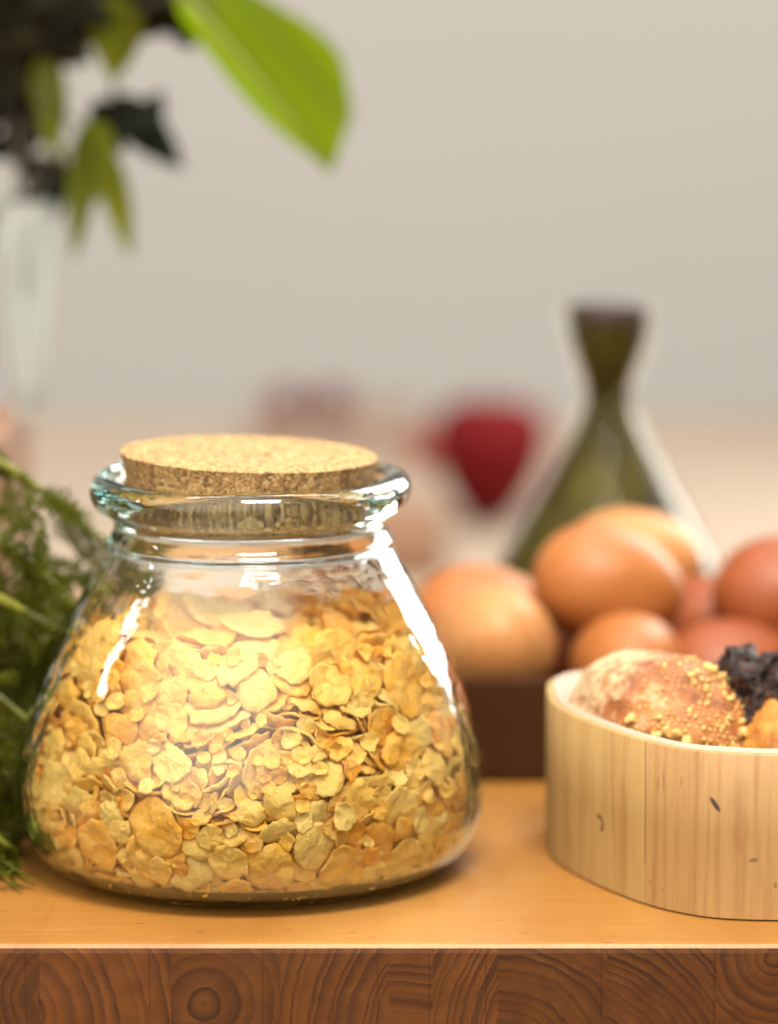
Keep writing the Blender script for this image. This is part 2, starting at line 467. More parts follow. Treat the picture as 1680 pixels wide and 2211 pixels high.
down = [(.0400,.1168),(.0393,.1130),(.0390,.1080),(.0393,.1040),(.0408,.1005),(.0432,.0963)] + inner[::-1]
prof += [(p[0], p[1]) for p in spline([(p[0], p[1], 0) for p in [rim[-1]]+down], 3)][1:]
prof += [(.050, FLOOR+.0002), (.030, FLOOR), (0, FLOOR)]
def jar_warp(v):
    a = math.atan2(v.y, v.x); r = math.hypot(v.x, v.y)
    k = max(0.0, (v.z-.098)/.028)
    k = min(1.0, k)
    dz = k*(.00065*math.sin(2*a+1.9)+.00045*math.sin(3*a+.4)+.0003*math.sin(5*a+2.0))
    dr = k*(.0004*math.sin(3*a+1.0)+.0003*math.sin(5*a))
    s = (r+dr)/r if r > 1e-6 else 1
    return Vector((v.x*s, v.y*s, v.z+dz))
V, F = lathe(prof, 160, jar_warp)
GLASS = mat_glass("teal_glass", (.08, .74, .70), 16.0, .17)
jar = mesh("glass_jar", V, F, GLASS, loc=(XJ, 0, .0003))
tag(jar, "teal tinted glass jar with thick rim, filled with corn flakes under a cork lid", "jar")

# cork lid
V, F = lathe([(0,-.0178),(.0358,-.0178),(.0365,-.0172),(.0378,-.0105),(.0397,-.0009),(.0399,-.0003),(.0396,0.0),(.030,.0001),(.015,.0001),(0,.0001)], 120,
             lambda v: v+Vector((v.x, v.y, 0)).normalized()*(.00025*noise.noise(v*260)) if math.hypot(v.x, v.y) > .03 else v)
cork = mesh("cork_lid", V, F, mat_cork(), loc=(XJ, 0, .1299))
cork.rotation_euler = (math.radians(.9), math.radians(2.0), 0)
tag(cork, "flat round tan cork lid sitting slightly tilted in the jar mouth", "lid")
m_ = cork.modifiers.new("edge", 'EDGE_SPLIT'); m_.split_angle = math.radians(50)

# corn flakes: settled positions (kind, size, place, turn), the ones that show largest first
SETTLED = (
 (1,98,925,-5872,4351,27,1,78,-97),(3,94,-2478,-6124,2667,54,17,-87,73),(5,89,699,-6458,1591,46,-36,-66,-91),(2,98,-3170,-4408,6972,4,-78,-67,-75),(8,98,4650,-3318,6342,69,-46,-96,-13),
 (13,98,2661,-4371,7231,31,-71,55,85),(4,73,2473,-4925,6611,3,-31,64,-105),(13,71,2108,-6261,2165,94,-69,-50,-10),(12,83,2858,-5640,1458,6,57,-91,68),(4,71,348,-5614,6677,44,-97,-58,-37),
 (13,75,-4153,-5042,1961,80,86,-48,-11),(11,93,-4335,-2953,7527,61,-93,54,-28),(12,72,3243,-5719,3312,87,-73,-51,-28),(11,77,-1859,-4956,7178,88,-81,43,4),(7,81,-266,-4998,7388,9,-104,-70,-22),
 (6,71,-1505,-6082,3776,104,52,-41,30),(6,98,2379,-5443,4411,20,-109,-62,0),(1,98,4871,-3665,3263,31,-48,71,-88),(8,66,-2066,-5979,4536,99,68,-7,-41),(7,98,-1066,-1174,8065,18,-11,15,-124),
 (8,72,4566,-4412,4545,70,-93,-44,26),(13,66,3508,-4349,6738,60,-106,-22,28),(12,70,-3114,-5578,4475,12,-68,-71,-80),(3,81,-5603,-3472,3340,88,75,-38,-37),(13,57,-356,-6536,1792,72,89,-46,30),
 (3,84,3700,-5185,1896,52,-54,47,91),(12,86,-867,-5461,6144,23,-2,-52,113),(7,57,-972,-5559,6648,56,-108,-34,-13),(2,75,4523,-4372,1360,43,103,-29,53),(0,58,1516,-5153,7268,49,-96,-65,-19),
 (3,87,4431,-4813,2736,71,41,92,-33),(6,98,-1312,-6221,1832,26,-25,102,67),(6,91,-3859,-4692,5010,83,-76,31,-50),(7,56,1069,-6562,3351,92,-79,-29,-25),(4,98,108,-2638,7924,37,-9,25,-119),
 (2,55,-2002,-5587,5720,40,7,-79,91),(13,69,2870,-5687,2345,73,101,22,-8),(0,81,-3824,-4834,3865,103,-67,-8,-31),(11,60,-2091,-5360,6439,22,3,101,73),(12,91,5796,-2421,4682,28,-103,-21,65),
 (3,68,-2989,-4932,5863,6,43,78,90),(0,65,3953,-4485,5246,6,-64,57,-93),(7,78,-4586,-3201,6269,87,3,76,53),(7,76,1105,-6249,2365,110,-27,-34,-46),(5,76,5572,-3408,3882,59,-88,-58,39),
 (4,98,-2076,-1208,7970,47,27,-17,114),(1,98,-104,-5309,5334,18,-1,124,-18),(10,79,1630,-5388,5185,37,117,22,-23),(4,79,4919,-3769,4893,59,-105,-21,33),(13,89,-4576,-4310,2629,25,18,62,106),
 (13,42,269,-6688,3250,46,-67,73,65),(3,97,-4613,-3550,5075,98,-57,45,-36),(12,66,-2694,-5381,5133,64,-84,-20,-68),(4,81,838,-5416,5549,119,-33,13,27),(11,73,4898,-2355,6968,52,-102,-4,56),
 (3,62,5455,-2384,5783,39,-43,57,-98),(7,86,-1854,-2598,7712,21,-23,19,-122),(0,64,1402,-5137,6813,23,29,-47,112),(9,98,-1203,-3505,7655,48,-8,12,-117),(1,57,2895,-5049,5773,31,44,-111,-29),
 (6,46,2710,-5492,4823,99,62,-2,51),(0,64,-5685,-3058,4387,54,-97,34,-53),(11,53,-192,-6502,2665,47,-117,13,-6),(4,69,3141,-4594,6105,22,38,-41,112),(13,53,-3909,-4109,6400,55,-93,6,-67),
 (0,90,-382,-5532,4478,54,-7,-5,115),(0,39,-883,-6616,2512,1,0,-95,84),(1,80,6088,-1677,2637,111,22,-57,-1),(1,70,2343,-5974,2811,63,4,-68,-87),(0,78,3695,-3346,7229,103,-54,-50,0),
 (11,77,5789,-1350,5536,71,-30,70,-72),(5,44,-2345,-6049,1436,54,96,44,-47),(12,89,-2527,-5429,3637,126,6,5,14),(3,49,-4829,-4360,4124,60,-6,97,55),(7,75,3608,-5086,3336,25,-18,48,114),
 (9,69,-1179,-6494,2364,73,-103,9,2),(2,68,-5257,-1729,6637,82,54,-34,-73),(8,46,-146,-6299,969,112,-60,4,8),(1,75,-5325,-2674,5522,89,-15,78,42),(8,73,-4475,-4459,3358,58,92,-65,-3),
 (0,98,-541,-5203,5787,21,-24,-39,117),(7,69,1799,-5114,6326,9,-111,55,29),(11,71,3882,-4669,4520,111,26,56,-5),(11,98,-1625,-5232,5657,36,-28,118,14),(13,55,-56,-6164,3975,75,40,91,-24),
 (0,98,2318,-4720,5237,126,1,2,-14),(13,38,-3548,-5706,2449,96,-72,41,5),(1,44,-5276,-4084,1892,91,-79,36,-20),(4,46,-3822,-5508,2859,86,-58,61,40),(11,78,-6136,-2382,1766,50,-77,6,-87),
 (1,70,-4160,-4963,2547,56,-21,58,96),(8,98,-400,-5782,3809,45,110,27,36),(7,61,-5243,-3109,4876,7,-66,-42,-100),(13,60,-3178,-5291,3231,84,12,74,-59),(2,77,-920,-4265,7409,59,-8,-22,-110),
 (10,75,-2898,-2806,7556,48,-3,5,-117),(10,76,-4166,-3608,5485,78,3,45,89),(5,66,6270,-1616,3960,81,59,49,61),(2,98,6388,-737,2113,56,-67,75,-55),(10,70,1844,-5938,1802,57,80,-39,70),
 (2,59,409,-5825,5024,105,-47,-17,50),(11,65,-2538,-5893,1574,56,-41,-72,-78),(8,42,-1560,-6455,2748,86,84,-40,-11),(7,40,3830,-5134,1109,78,-17,-72,-68),(9,35,1781,-6396,2946,68,61,-56,68),
 (9,49,4659,-4802,2240,58,-71,6,88),(10,40,5038,-4333,2460,84,39,85,-17),(3,48,5335,-3954,2017,11,60,-66,-90),(5,60,-4558,-4295,4433,50,86,15,-78),(2,88,1776,-5716,3149,73,-31,9,99),
 (0,37,3211,-5322,4644,85,48,-27,77),(1,50,-1149,-5747,5057,7,15,7,-126),(9,50,3661,-3695,7063,67,18,79,-70),(6,98,5640,-2435,2924,120,-24,-34,10),(8,69,-3842,-4282,786,5,-79,-98,12),
 (3,71,5717,-726,6072,74,-28,74,-66),(7,61,-3742,-3356,7123,33,-37,-26,114),(12,92,-5678,-2001,3608,15,-99,38,68),(5,72,-5845,-1365,5414,53,66,55,77),(10,32,-3701,-5110,4746,91,26,-66,53),
 (6,90,-1962,-4473,6969,72,-42,-52,-81),(9,74,695,-5272,6448,107,44,22,-46),(13,37,-5404,-3569,2315,59,-110,19,-11),(13,88,6173,-1239,2499,70,21,101,24),(6,61,5998,-1112,4474,66,82,45,55),
 (8,96,2918,-4859,4479,30,-30,-119,12),(9,41,-756,-6256,4114,91,-25,-66,-53),(9,68,-2813,-5667,2050,24,-65,53,93),(11,50,-525,-6303,3249,23,-25,-14,122),(13,49,5884,-2770,1455,97,-25,-78,-5),
 (6,55,5446,-1589,6508,49,-84,-21,78),(7,54,-1579,-6067,3243,36,29,-20,117),(2,46,-1902,-6144,1960,74,66,24,-75),(8,69,2025,-5700,1271,64,-104,-5,36),(0,41,-2830,-5666,1164,94,-82,16,20),
 (4,98,-794,-5637,1496,109,61,-22,-2),(2,80,3649,-4018,5553,7,-22,-55,-112),(3,56,-4340,-4319,4700,20,-66,-75,76),(4,60,-518,-6192,2944,116,6,6,-51),(3,56,-3767,-5196,3478,10,64,29,105),
 (8,38,-4931,-4199,1333,73,64,-82,-1),(9,76,-1444,-5482,4548,7,-28,8,123),(7,84,5057,-3150,2194,85,68,-32,57),(1,66,5485,-3036,1514,70,-30,-98,-27),(12,64,-6156,-2255,2546,18,53,44,106),
 (10,67,474,-4116,7508,25,-125,0,0),(2,58,-1046,5040,2618,94,83,21,-9),(11,32,1534,-6056,912,35,88,-72,45),(6,39,-774,-6451,3382,109,-13,-61,-17),(11,83,-3508,-4637,1058,27,91,-84,-3),
 (12,40,2370,-5385,5538,111,28,15,53),(8,53,-6167,-1111,4954,70,-55,87,-25),(6,98,-5505,-929,4413,121,17,-19,-28),(0,43,3552,-5416,2671,41,21,113,-37),(2,74,1351,-4234,7205,63,58,-14,92),
 (2,63,-1464,-5893,3019,118,21,0,43),(10,47,-5858,-1925,4945,86,-57,45,-58),(7,76,-3017,-5205,2114,82,77,52,-28),(13,50,-4772,-2864,5840,71,14,-104,13),(7,53,-4894,-3687,4356,20,-114,-51,-10),
 (8,37,4131,-4042,6085,98,42,32,61),(10,70,-5350,-3275,2408,7,-58,-103,-44),(4,93,4267,-4045,3470,87,11,-47,-79),(9,60,4238,-2516,7146,9,-87,45,-81),(9,44,333,-6452,2828,22,11,-27,122),
 (8,57,-1189,-5711,726,125,-16,2,-15),(10,86,3289,-4515,4746,27,-71,-101,14),(3,53,-4596,-3788,874,96,-18,-19,-79),(9,45,1482,-5490,5886,20,121,28,-20),(1,46,6026,-2320,2145,31,-86,30,-82),
 (13,98,-6212,-869,3117,67,-62,24,-85),(1,34,1859,-5447,5795,26,-31,12,-120),(5,85,1065,-4860,6256,14,-20,-124,-13),(2,57,-5852,-527,5863,17,68,-1,-106),(5,71,-6168,-1806,2923,29,-64,8,-105),
 (4,78,-3334,-1819,7445,53,13,2,115),(0,57,4822,-3893,1436,36,13,108,-55),(9,56,3144,-4813,4969,113,-10,-3,-56),(11,60,-49,-6236,3236,2,-13,126,11),(2,77,-5364,-3055,2773,67,-2,-31,104),
 (3,42,-5341,-3115,847,109,-35,24,-50),(13,57,-6558,-1216,2391,6,-80,-12,-98),(10,58,-1868,-5548,838,47,5,-44,-109),(0,63,-4520,-1581,7266,16,-5,27,-123),(0,63,404,-6051,2313,8,38,-14,-120),
 (5,68,3561,-5167,2648,28,-40,49,107),(4,36,-529,-6313,3677,33,-70,88,-50),(4,60,-620,-5687,3863,108,-38,-46,-29),(4,63,-5291,-3335,1923,33,16,112,48),(2,36,-4637,-4408,1426,73,22,-101,8),
 (7,68,-889,-3521,7276,46,-86,76,29),(13,69,-6322,-1135,2756,29,-93,-54,61),(2,53,5966,-2125,1387,13,-86,45,81),(6,40,-4908,-3727,4554,11,-41,6,120),(10,44,5006,-3576,1289,77,99,5,22),
 (0,33,3379,-4854,5470,15,105,23,-67),(7,61,3300,-4370,5398,53,-59,-5,-99),(9,63,597,-5637,897,122,17,15,-27),(11,76,-4423,-2262,6781,104,24,6,69),(8,98,-2993,-4776,1246,33,-22,-121,-3),
 (7,30,6092,-2083,1575,73,-38,64,-72),(10,73,-2126,-5544,3194,33,-72,-95,-27),(10,58,-5353,-2882,1106,37,109,-47,-25),(4,76,1487,-4691,5928,13,-14,-123,-24),(3,69,-1491,-4894,3868,85,80,-46,18),
 (5,56,5254,-3551,2340,64,-109,8,7),(5,75,-772,-425,7997,36,8,25,-119),(8,34,-838,-6476,2809,5,13,9,126),(8,44,3295,-4948,732,21,2,-19,-124),(10,62,-2140,-4948,6373,97,-50,61,21),
 (11,58,1572,-5679,3430,55,-25,24,109),(13,40,-2751,-5175,705,29,4,7,123),(2,49,2164,-4904,5785,36,-109,-52,16),(10,95,5926,-387,3732,76,29,-1,-98),(10,76,3012,-4875,3601,41,68,99,-13),
 (13,82,661,-4343,6884,33,99,-73,1),(6,75,-1486,-5585,3963,120,-39,6,10),(8,82,4473,747,7663,7,-104,-42,-60),(4,81,-1925,-3736,7417,12,9,18,125),(11,67,2876,-4653,3622,100,-41,-23,62),
 (2,64,514,-5929,3413,127,-5,-8,0),(1,65,5797,445,6174,61,59,-94,-11),(3,50,-3614,-4064,5936,68,27,71,76),(6,91,-4596,-1959,5611,57,-8,-104,45),(7,56,-4999,-3398,1501,65,9,-46,98),
 (4,54,2336,-4899,6317,86,56,1,75),(9,46,-16,-4519,5480,31,-22,-63,103),(3,44,1103,-5664,821,19,-17,-30,121),(4,59,1130,-6032,1993,50,-1,-20,-115),(1,55,-3841,-2938,6733,125,9,-21,2),
 (4,48,4743,-3603,704,94,-21,-14,82),(12,60,-5522,-2190,4389,32,34,22,116),(10,51,-6054,-1566,3922,51,-80,-76,36),(3,52,-6404,-1334,1683,101,-11,75,10),(8,30,388,-6000,725,123,-29,0,-16),
 (6,70,-2205,-1747,7402,94,1,11,84),(4,52,4505,-4093,2148,79,93,-34,14),(13,53,5037,-2469,5493,7,124,-27,-8),(12,68,-333,-4713,5519,19,-30,-37,116),(10,65,3605,-4113,3677,4,98,-43,68),
 (10,98,5287,-653,4914,125,-1,19,3),(10,61,-381,-5213,5546,44,-24,-33,112),(1,63,5424,-2604,2224,114,-34,34,-28),(3,75,-5412,-1413,5566,94,-47,52,-49),(10,90,4208,-3269,5221,56,-6,-40,-107),
 (5,63,2020,-4563,5059,6,0,-17,126),(1,55,6307,47,3078,24,95,72,37),(0,84,-4949,-1008,6010,79,13,11,98),(1,88,3790,-3430,5939,85,-56,-14,74),(6,70,6386,220,3621,94,-11,-54,65),
 (11,44,-5586,-3136,2065,32,-29,119,15),(4,98,5078,590,6465,50,-45,-27,105),(7,48,-1744,-4481,4605,39,-7,-60,105),(11,37,5180,-3043,714,115,-3,-19,-50),(6,45,-5514,-823,6820,41,67,82,57),
 (8,47,612,-5372,5911,2,28,120,-29),(1,64,-3917,-2275,7226,118,-6,0,-47),(3,50,-1931,-5446,4695,10,120,-31,25),(2,49,-2467,-5473,4042,37,-8,28,118),(1,43,-5757,-152,6415,9,-98,-17,-78),
 (6,52,5541,-2045,1051,80,-4,64,-75),(5,38,4084,-4922,3014,56,-3,-67,-92),(0,43,-3880,-4765,4302,108,-65,15,-7),(4,55,6253,-835,3466,1,-123,-31,2),(10,43,-3534,-4703,3124,59,56,64,-74),
 (10,66,-4653,-3501,1245,123,27,-16,-10),(6,65,5797,-556,5478,14,-80,-97,10),(13,43,3838,-4633,3815,46,-22,113,-29),(8,50,5633,1385,6287,53,-47,-98,40),(10,49,-5503,-1673,5234,36,88,-23,-81),
 (13,36,1847,-5301,3631,23,111,41,-39),(12,32,-5818,-1993,873,35,-20,-117,27),(8,38,-5563,-2478,810,16,122,-5,-32),(1,72,-229,-2561,7504,125,4,9,-20),(1,50,1913,-4397,7228,1,83,-70,-66),
 (3,74,4697,-2320,5053,3,-29,114,-47),(4,63,-6715,-81,2728,95,-15,83,4),(3,66,2999,-5042,3056,49,-12,38,110),(1,60,4066,-4720,1670,88,-79,-26,38),(2,66,-6001,-170,4111,25,-18,8,-123),
 (8,63,-4330,-3314,4951,40,104,-6,-61),(0,68,-791,-5333,3931,41,112,-22,37),(7,44,3394,-3761,3568,58,23,91,-63),(13,88,85,-5212,2487,94,72,-30,36),(4,71,3879,-3519,4905,17,123,21,-13),
 (8,48,-1910,-5403,4873,123,-20,-23,6),(5,52,-4054,-4354,1320,55,-48,-15,103),(2,44,5775,-1715,3772,26,114,51,5),(4,46,1492,-5476,3610,27,43,113,-27),(6,50,-4814,-3997,1751,7,7,114,55),
 (10,58,4625,-1193,7057,32,90,-18,82),(11,69,6191,1257,4363,43,48,53,96),(8,58,-6327,-714,3874,95,-47,47,-51),(13,76,5435,-1703,3215,96,-42,0,71),(2,72,-537,5057,1827,55,-61,64,72),
 (10,52,3599,-4686,819,42,-2,-42,-112),(9,72,2701,-4777,772,2,-29,-18,122),(12,73,4999,-313,7038,13,59,-26,-109),(9,58,-4130,-2876,6188,117,-29,29,28),(13,57,-5909,-215,4490,4,12,-33,122),
 (11,62,1362,-5826,1389,31,-71,76,66),(11,72,-122,-4828,6827,3,102,-69,-32),(12,52,6151,736,5176,8,-95,-46,70),(10,98,-4307,-3596,3849,30,-2,-29,120),(7,36,45,-5243,4181,47,33,-48,-103),
 (2,72,3581,-3154,6587,44,32,114,-13),(12,53,5864,254,5587,27,-43,-109,40),(11,33,6115,-1515,1417,25,-118,-35,15),(10,45,5049,-2470,6114,60,-3,-107,-34),(2,75,6491,1179,3480,20,-83,-60,72),
 (0,47,-439,-6268,1668,20,-8,89,-88),(13,46,-1704,-4558,6489,127,0,-4,6),(4,61,-1655,5041,2646,62,83,-19,71),(6,45,-4374,-4404,1523,42,87,72,42),(10,55,-1150,1043,7691,78,-19,-41,-90),
 (1,88,-4758,91,7464,17,103,72,7),(6,38,5232,-1924,6021,69,-29,8,-102),(7,59,2926,-3840,5114,121,5,17,-34),(8,78,1534,4890,2931,8,-41,-71,-96),(8,46,1531,-4929,4308,15,-41,94,73),
 (11,82,1470,-5202,893,121,34,-12,-13),(2,98,-1318,-4057,6226,82,-4,-15,96),(10,71,5910,-59,4488,90,18,-4,-87),(7,60,5490,-1910,4494,95,62,45,36),(12,55,-461,5225,2911,109,-65,-4,11),
 (4,52,4996,-2934,3941,118,-40,-15,18),(6,60,144,-5766,1486,14,-19,-117,-45),(7,56,3832,-1719,6553,13,50,51,-104),(1,60,-1001,-4430,6707,69,19,-18,-104),(1,57,5109,-2350,4148,38,111,-41,29),
 (1,39,4553,-3186,3413,12,84,92,22),(11,80,-3166,-4918,3019,88,29,77,-41),(9,80,-4375,-3061,724,65,-5,-12,-108),(1,55,4918,1500,7180,92,58,-32,-58),(12,51,3734,-2531,6522,48,-92,-28,-68),
 (7,98,-2414,-4459,5212,2,-49,-111,-36),(7,50,1718,4879,1997,47,73,43,-82),(4,40,5026,-3803,1990,44,17,95,-70),(8,57,-3661,-1553,7087,7,-68,100,38),(9,53,4261,-3302,6043,52,-70,-14,91),
 (5,31,6025,24,5156,60,6,13,-111),(3,73,-4296,-3868,3073,39,30,104,53),(10,56,-4771,-1651,6815,9,26,108,60),(6,60,-2201,-5024,5742,88,77,-6,-49),(2,57,4445,-3209,3106,12,126,8,-2),
 (4,49,-1137,-4587,5122,108,17,-24,59),(9,49,1812,-4744,4223,12,15,-97,-80),(8,63,1248,-5852,2567,56,-32,22,107),(4,71,-3302,-3913,1018,18,-7,-123,25),(6,61,-4935,556,7560,101,-26,-61,39),
 (3,62,-4230,-2877,4829,97,-1,67,48),(0,60,-96,-6046,2301,65,17,-9,-108),(2,49,3724,-2816,7240,27,-38,103,-58),(0,53,-4618,-2323,6404,107,-36,15,-56),(1,95,-5630,462,5405,66,54,-39,-86),
 (11,76,-2416,-5267,2847,24,32,-44,112),(10,38,-6566,-682,1781,33,54,42,102),(8,53,-1318,-5884,2559,118,44,-7,-14),(0,62,-1531,-1439,7564,21,-103,67,-25),(5,53,4258,-2028,7042,85,1,88,-35),
 (13,63,-2333,-4242,5952,100,15,28,-72),(5,89,3131,4702,3414,123,31,5,-11),(13,57,3712,-3757,4674,27,57,-110,9),(5,44,5487,-2452,3808,104,-26,-6,68),(2,53,-2651,-5257,4137,118,-40,0,24),
 (3,70,1323,-5792,2836,22,54,111,-20),(0,58,603,-5765,2822,120,3,-33,27),(1,30,-6046,-1646,1130,22,-87,-54,72),(10,67,4309,-3873,2058,31,-32,-98,-68),(2,83,-51,-5312,690,34,-8,4,-122),
 (10,47,5211,622,7168,50,-67,-23,93),(2,58,3925,-3825,4187,107,5,-22,-65),(6,37,-1124,-5940,3639,54,-44,-62,86),(1,62,-296,-5785,2679,12,2,36,-121),(5,58,5977,-1166,1026,25,110,42,41),
 (0,53,-2396,-5162,1196,111,53,29,-10),(13,53,-5000,-1124,6771,52,-101,52,-22),(8,86,375,-3654,7332,118,24,-7,41),(1,50,-3155,-3340,7174,120,4,-26,-32),(1,59,5435,-805,6164,49,21,-95,-65),
 (12,68,-5106,-1081,5827,99,13,23,75),(5,74,2732,4548,2496,27,5,66,105),(2,45,-4680,-4074,3468,45,51,-105,20),(3,51,2090,-5036,3255,24,81,95,-7),(4,41,-6122,-989,982,16,-87,-79,45),
 (0,46,4958,-3116,993,2,-80,98,3),(1,74,2244,-4805,862,120,9,-34,22),(7,72,1722,-3157,7434,93,32,5,-81),(11,68,-503,-1520,7488,124,-13,21,-4),(11,48,-4188,-2147,6450,15,-31,-116,37),
 (10,90,4716,-1644,6219,97,28,77,-6),(9,82,-5306,1517,4809,16,8,-17,125),(7,55,-1440,-4147,5797,21,-14,-26,122),(10,52,5330,-1394,5355,18,-37,-120,-8),(5,44,-1142,-4883,4891,109,-4,-13,-64),
 (0,36,-1999,-5662,3785,63,-17,27,-106),(11,42,186,-5342,3454,27,-3,-31,-120),(2,50,-4322,-4400,1787,118,-29,-10,35),(9,44,-3657,-4732,1388,12,125,9,-15),(13,54,-5386,1073,6786,104,-29,-51,44),
 (5,68,1096,-3069,7188,2,-19,-121,-32),(0,68,-3252,-3552,6353,63,2,48,99),(3,50,-696,-3553,6392,69,-3,-54,92),(10,43,-4131,-2701,5589,111,-30,37,-39),(9,72,4921,-2991,4639,79,-53,7,84),
 (7,40,427,-4436,5332,70,30,50,-88),(9,81,-1295,5464,1639,49,-35,33,107),(1,46,1996,-5196,3761,117,11,17,46),(13,83,5547,-151,1025,4,11,-125,-20),(3,62,-3667,-4975,2220,38,62,-99,33),
 (3,81,1524,-5362,1842,100,69,29,-23),(3,81,-1602,-519,7476,111,34,-14,-51),(1,50,-3669,-963,7076,1,16,-47,117),(4,63,342,-3233,7179,19,-106,-53,-42),(9,50,351,4714,4965,63,-33,-20,-103),
 (5,54,-3549,-2536,6814,10,103,58,45),(11,69,179,-4134,6391,19,-75,-100,-11),(7,56,-3615,-3753,5985,109,-41,49,7),(5,52,5725,0,5484,38,26,35,113),(2,51,-3878,-2598,5848,118,-8,-1,-47),
 (4,57,-2545,-4365,6279,26,-121,18,21),(7,42,-3936,-3448,6063,67,-40,-83,57),(0,90,-4328,2704,4575,46,20,-26,-114),(12,45,4757,-2894,5786,115,4,50,-20),(8,75,4744,-2573,4733,44,68,97,-13),
 (10,48,-6429,502,4006,8,111,38,48),(7,50,-5894,-690,4024,29,42,-112,30),(9,47,-5497,-1931,4061,71,22,-2,103),(12,70,-5291,-2632,3876,53,-38,-1,109),(2,65,494,-5636,3264,10,-117,-47,-13),
 (7,45,-4523,-4329,1959,2,13,19,125),(11,94,2316,-5264,2146,86,68,-6,64),(3,40,-4592,1128,817,2,115,-34,-42),(12,36,-3989,-2490,670,1,113,-58,-1),(0,69,-1971,-4506,1093,110,-60,21,2),
 (13,86,4754,-2283,747,55,0,-7,114),(8,43,4725,472,1031,36,54,-12,-108),(1,45,2838,3938,613,24,3,4,125),(3,64,304,4858,1166,56,-113,9,3),(5,32,-3180,3730,1260,1,-31,107,62),
 (0,53,4836,1427,756,9,114,54,-10),(5,30,-1205,5132,630,35,10,-11,121),(2,41,-3766,2879,1070,36,-111,-15,49),(12,52,-2822,-4256,1540,106,-63,29,-14),(0,77,3118,-3807,1364,68,78,74,4),
 (0,38,-972,-4622,1098,55,69,-87,29),(6,57,3084,-4909,1523,56,65,-48,-81),(0,48,4608,-1622,1317,3,98,-60,54),(5,34,5801,1441,845,33,-40,-47,106),(3,96,3769,3850,823,117,-9,6,-49),
 (5,80,-1880,4598,1076,114,47,26,15),(1,74,-2862,3969,1184,47,-114,-18,24),(4,62,-4685,1697,1138,108,26,38,48),(3,69,-3270,-3503,1027,107,-59,22,-27),(6,88,1732,4926,1058,117,48,-14,-1),
 (12,55,-3878,3656,1531,18,61,-59,93),(0,42,-4412,-2297,955,14,42,-102,61),(8,55,1124,-4750,684,4,-5,-127,-4),(1,34,4586,-256,874,52,-72,83,-38),(1,56,5245,134,919,3,-10,-125,-17),
 (13,48,4838,1583,2129,59,-43,-79,67),(7,82,2684,4661,1016,8,127,-1,4),(13,57,-3763,3462,1785,19,-55,70,-88),(5,49,-4777,356,732,47,-25,18,-114),(2,50,-2496,-4456,716,3,126,-11,-6),
 (1,62,-421,-4964,1438,12,0,112,-59),(9,44,-1305,4945,744,15,11,-28,122),(7,80,-5117,471,1255,112,2,50,-32),(8,62,4807,-1144,692,2,62,-111,-5),(12,39,4107,2441,1002,79,-11,-56,81),
 (3,40,1491,4879,653,26,-2,0,-124),(11,47,-3247,3380,857,103,60,19,40),(0,74,-4914,1679,2111,79,69,54,47),(2,58,-4507,-1827,1066,76,32,49,83),(5,43,3807,-2984,918,19,125,15,7),
 (3,75,4325,2458,879,115,34,-14,-39),(11,35,-4247,2352,1123,116,10,50,-15),(11,65,4435,-2547,1445,95,38,71,24),(10,60,4760,2761,801,1,101,-77,3),(11,50,1197,5562,727,3,-83,-96,-9),
 (4,47,-4583,2111,646,30,7,-13,123),(10,66,-4803,-1777,1077,27,83,-88,-30),(10,38,-1715,-4744,744,41,28,32,113),(1,45,-142,-5493,1177,10,-116,-50,14),(11,96,3817,-3548,830,3,119,-43,12),
 (11,46,4830,701,626,59,-1,-2,-112),(4,78,4733,1751,1274,65,-36,-53,89),(8,57,812,4870,702,2,124,26,9),(5,47,-1183,4739,1144,23,-110,36,47),(11,44,-3865,-3467,802,53,-11,-44,-106),
 (4,98,1992,-4795,2108,91,57,50,-46),(6,63,5404,956,1189,81,62,-55,51),(11,54,2484,5434,1236,29,109,58,-6),(8,47,-4591,1637,750,9,-85,91,24),(9,47,-1945,-4837,1225,99,74,-25,13),
 (9,72,4903,-2466,1503,47,-94,-57,43),(2,59,4804,2050,1108,28,42,21,-115),(0,83,3232,4607,1163,106,-24,2,-66),(3,77,-357,5149,720,50,2,0,117),(0,39,-2671,4475,687,0,-112,60,5),
 (3,70,-5204,762,1111,39,58,-89,-57),(4,58,-4270,-3067,1114,44,-13,-11,118),(0,59,3860,4421,953,85,-11,0,94),(3,90,-4142,3630,2066,30,54,-28,-107),(2,50,4960,-1050,858,118,0,17,-44),
 (10,47,6061,750,796,119,11,-32,-28),(4,68,1673,5573,1042,115,35,40,-7),(7,86,-293,5787,941,111,8,1,-61),(6,89,-3250,4411,2278,27,-18,98,-74),(10,43,-5075,-302,685,54,-15,10,114),
 (2,40,-3419,-1828,7126,103,8,3,-74),(12,31,1309,-2252,6946,119,-1,13,-44),(1,52,3944,3561,1096,84,-12,8,-94),(7,43,-1087,5966,738,108,20,13,-63),(0,78,-5407,-873,1007,12,14,-30,122),
 (2,37,-2066,-4594,797,101,2,53,55),(7,49,957,5267,869,100,-23,-16,-73),(4,66,-1476,5452,1277,57,54,-96,28),(9,51,-3912,3566,645,79,-12,4,-99),(9,30,-4685,833,682,3,34,-121,-14),
 (7,61,-3592,-3588,1810,88,45,-76,22),(7,50,-1023,-4731,764,6,-101,-76,13),(11,44,2482,-4058,706,7,-15,126,-2),(6,91,5898,44,1837,61,-31,98,-43),(8,45,5353,1959,902,9,-28,-63,107),
 (2,67,-5546,1606,708,126,4,9,13),(4,60,4196,-3317,1083,61,17,8,110),(7,69,-4282,2680,921,13,106,-68,-9),(12,30,-4776,-1545,629,125,-7,6,-22),(11,66,525,-5160,1406,83,-86,14,39),
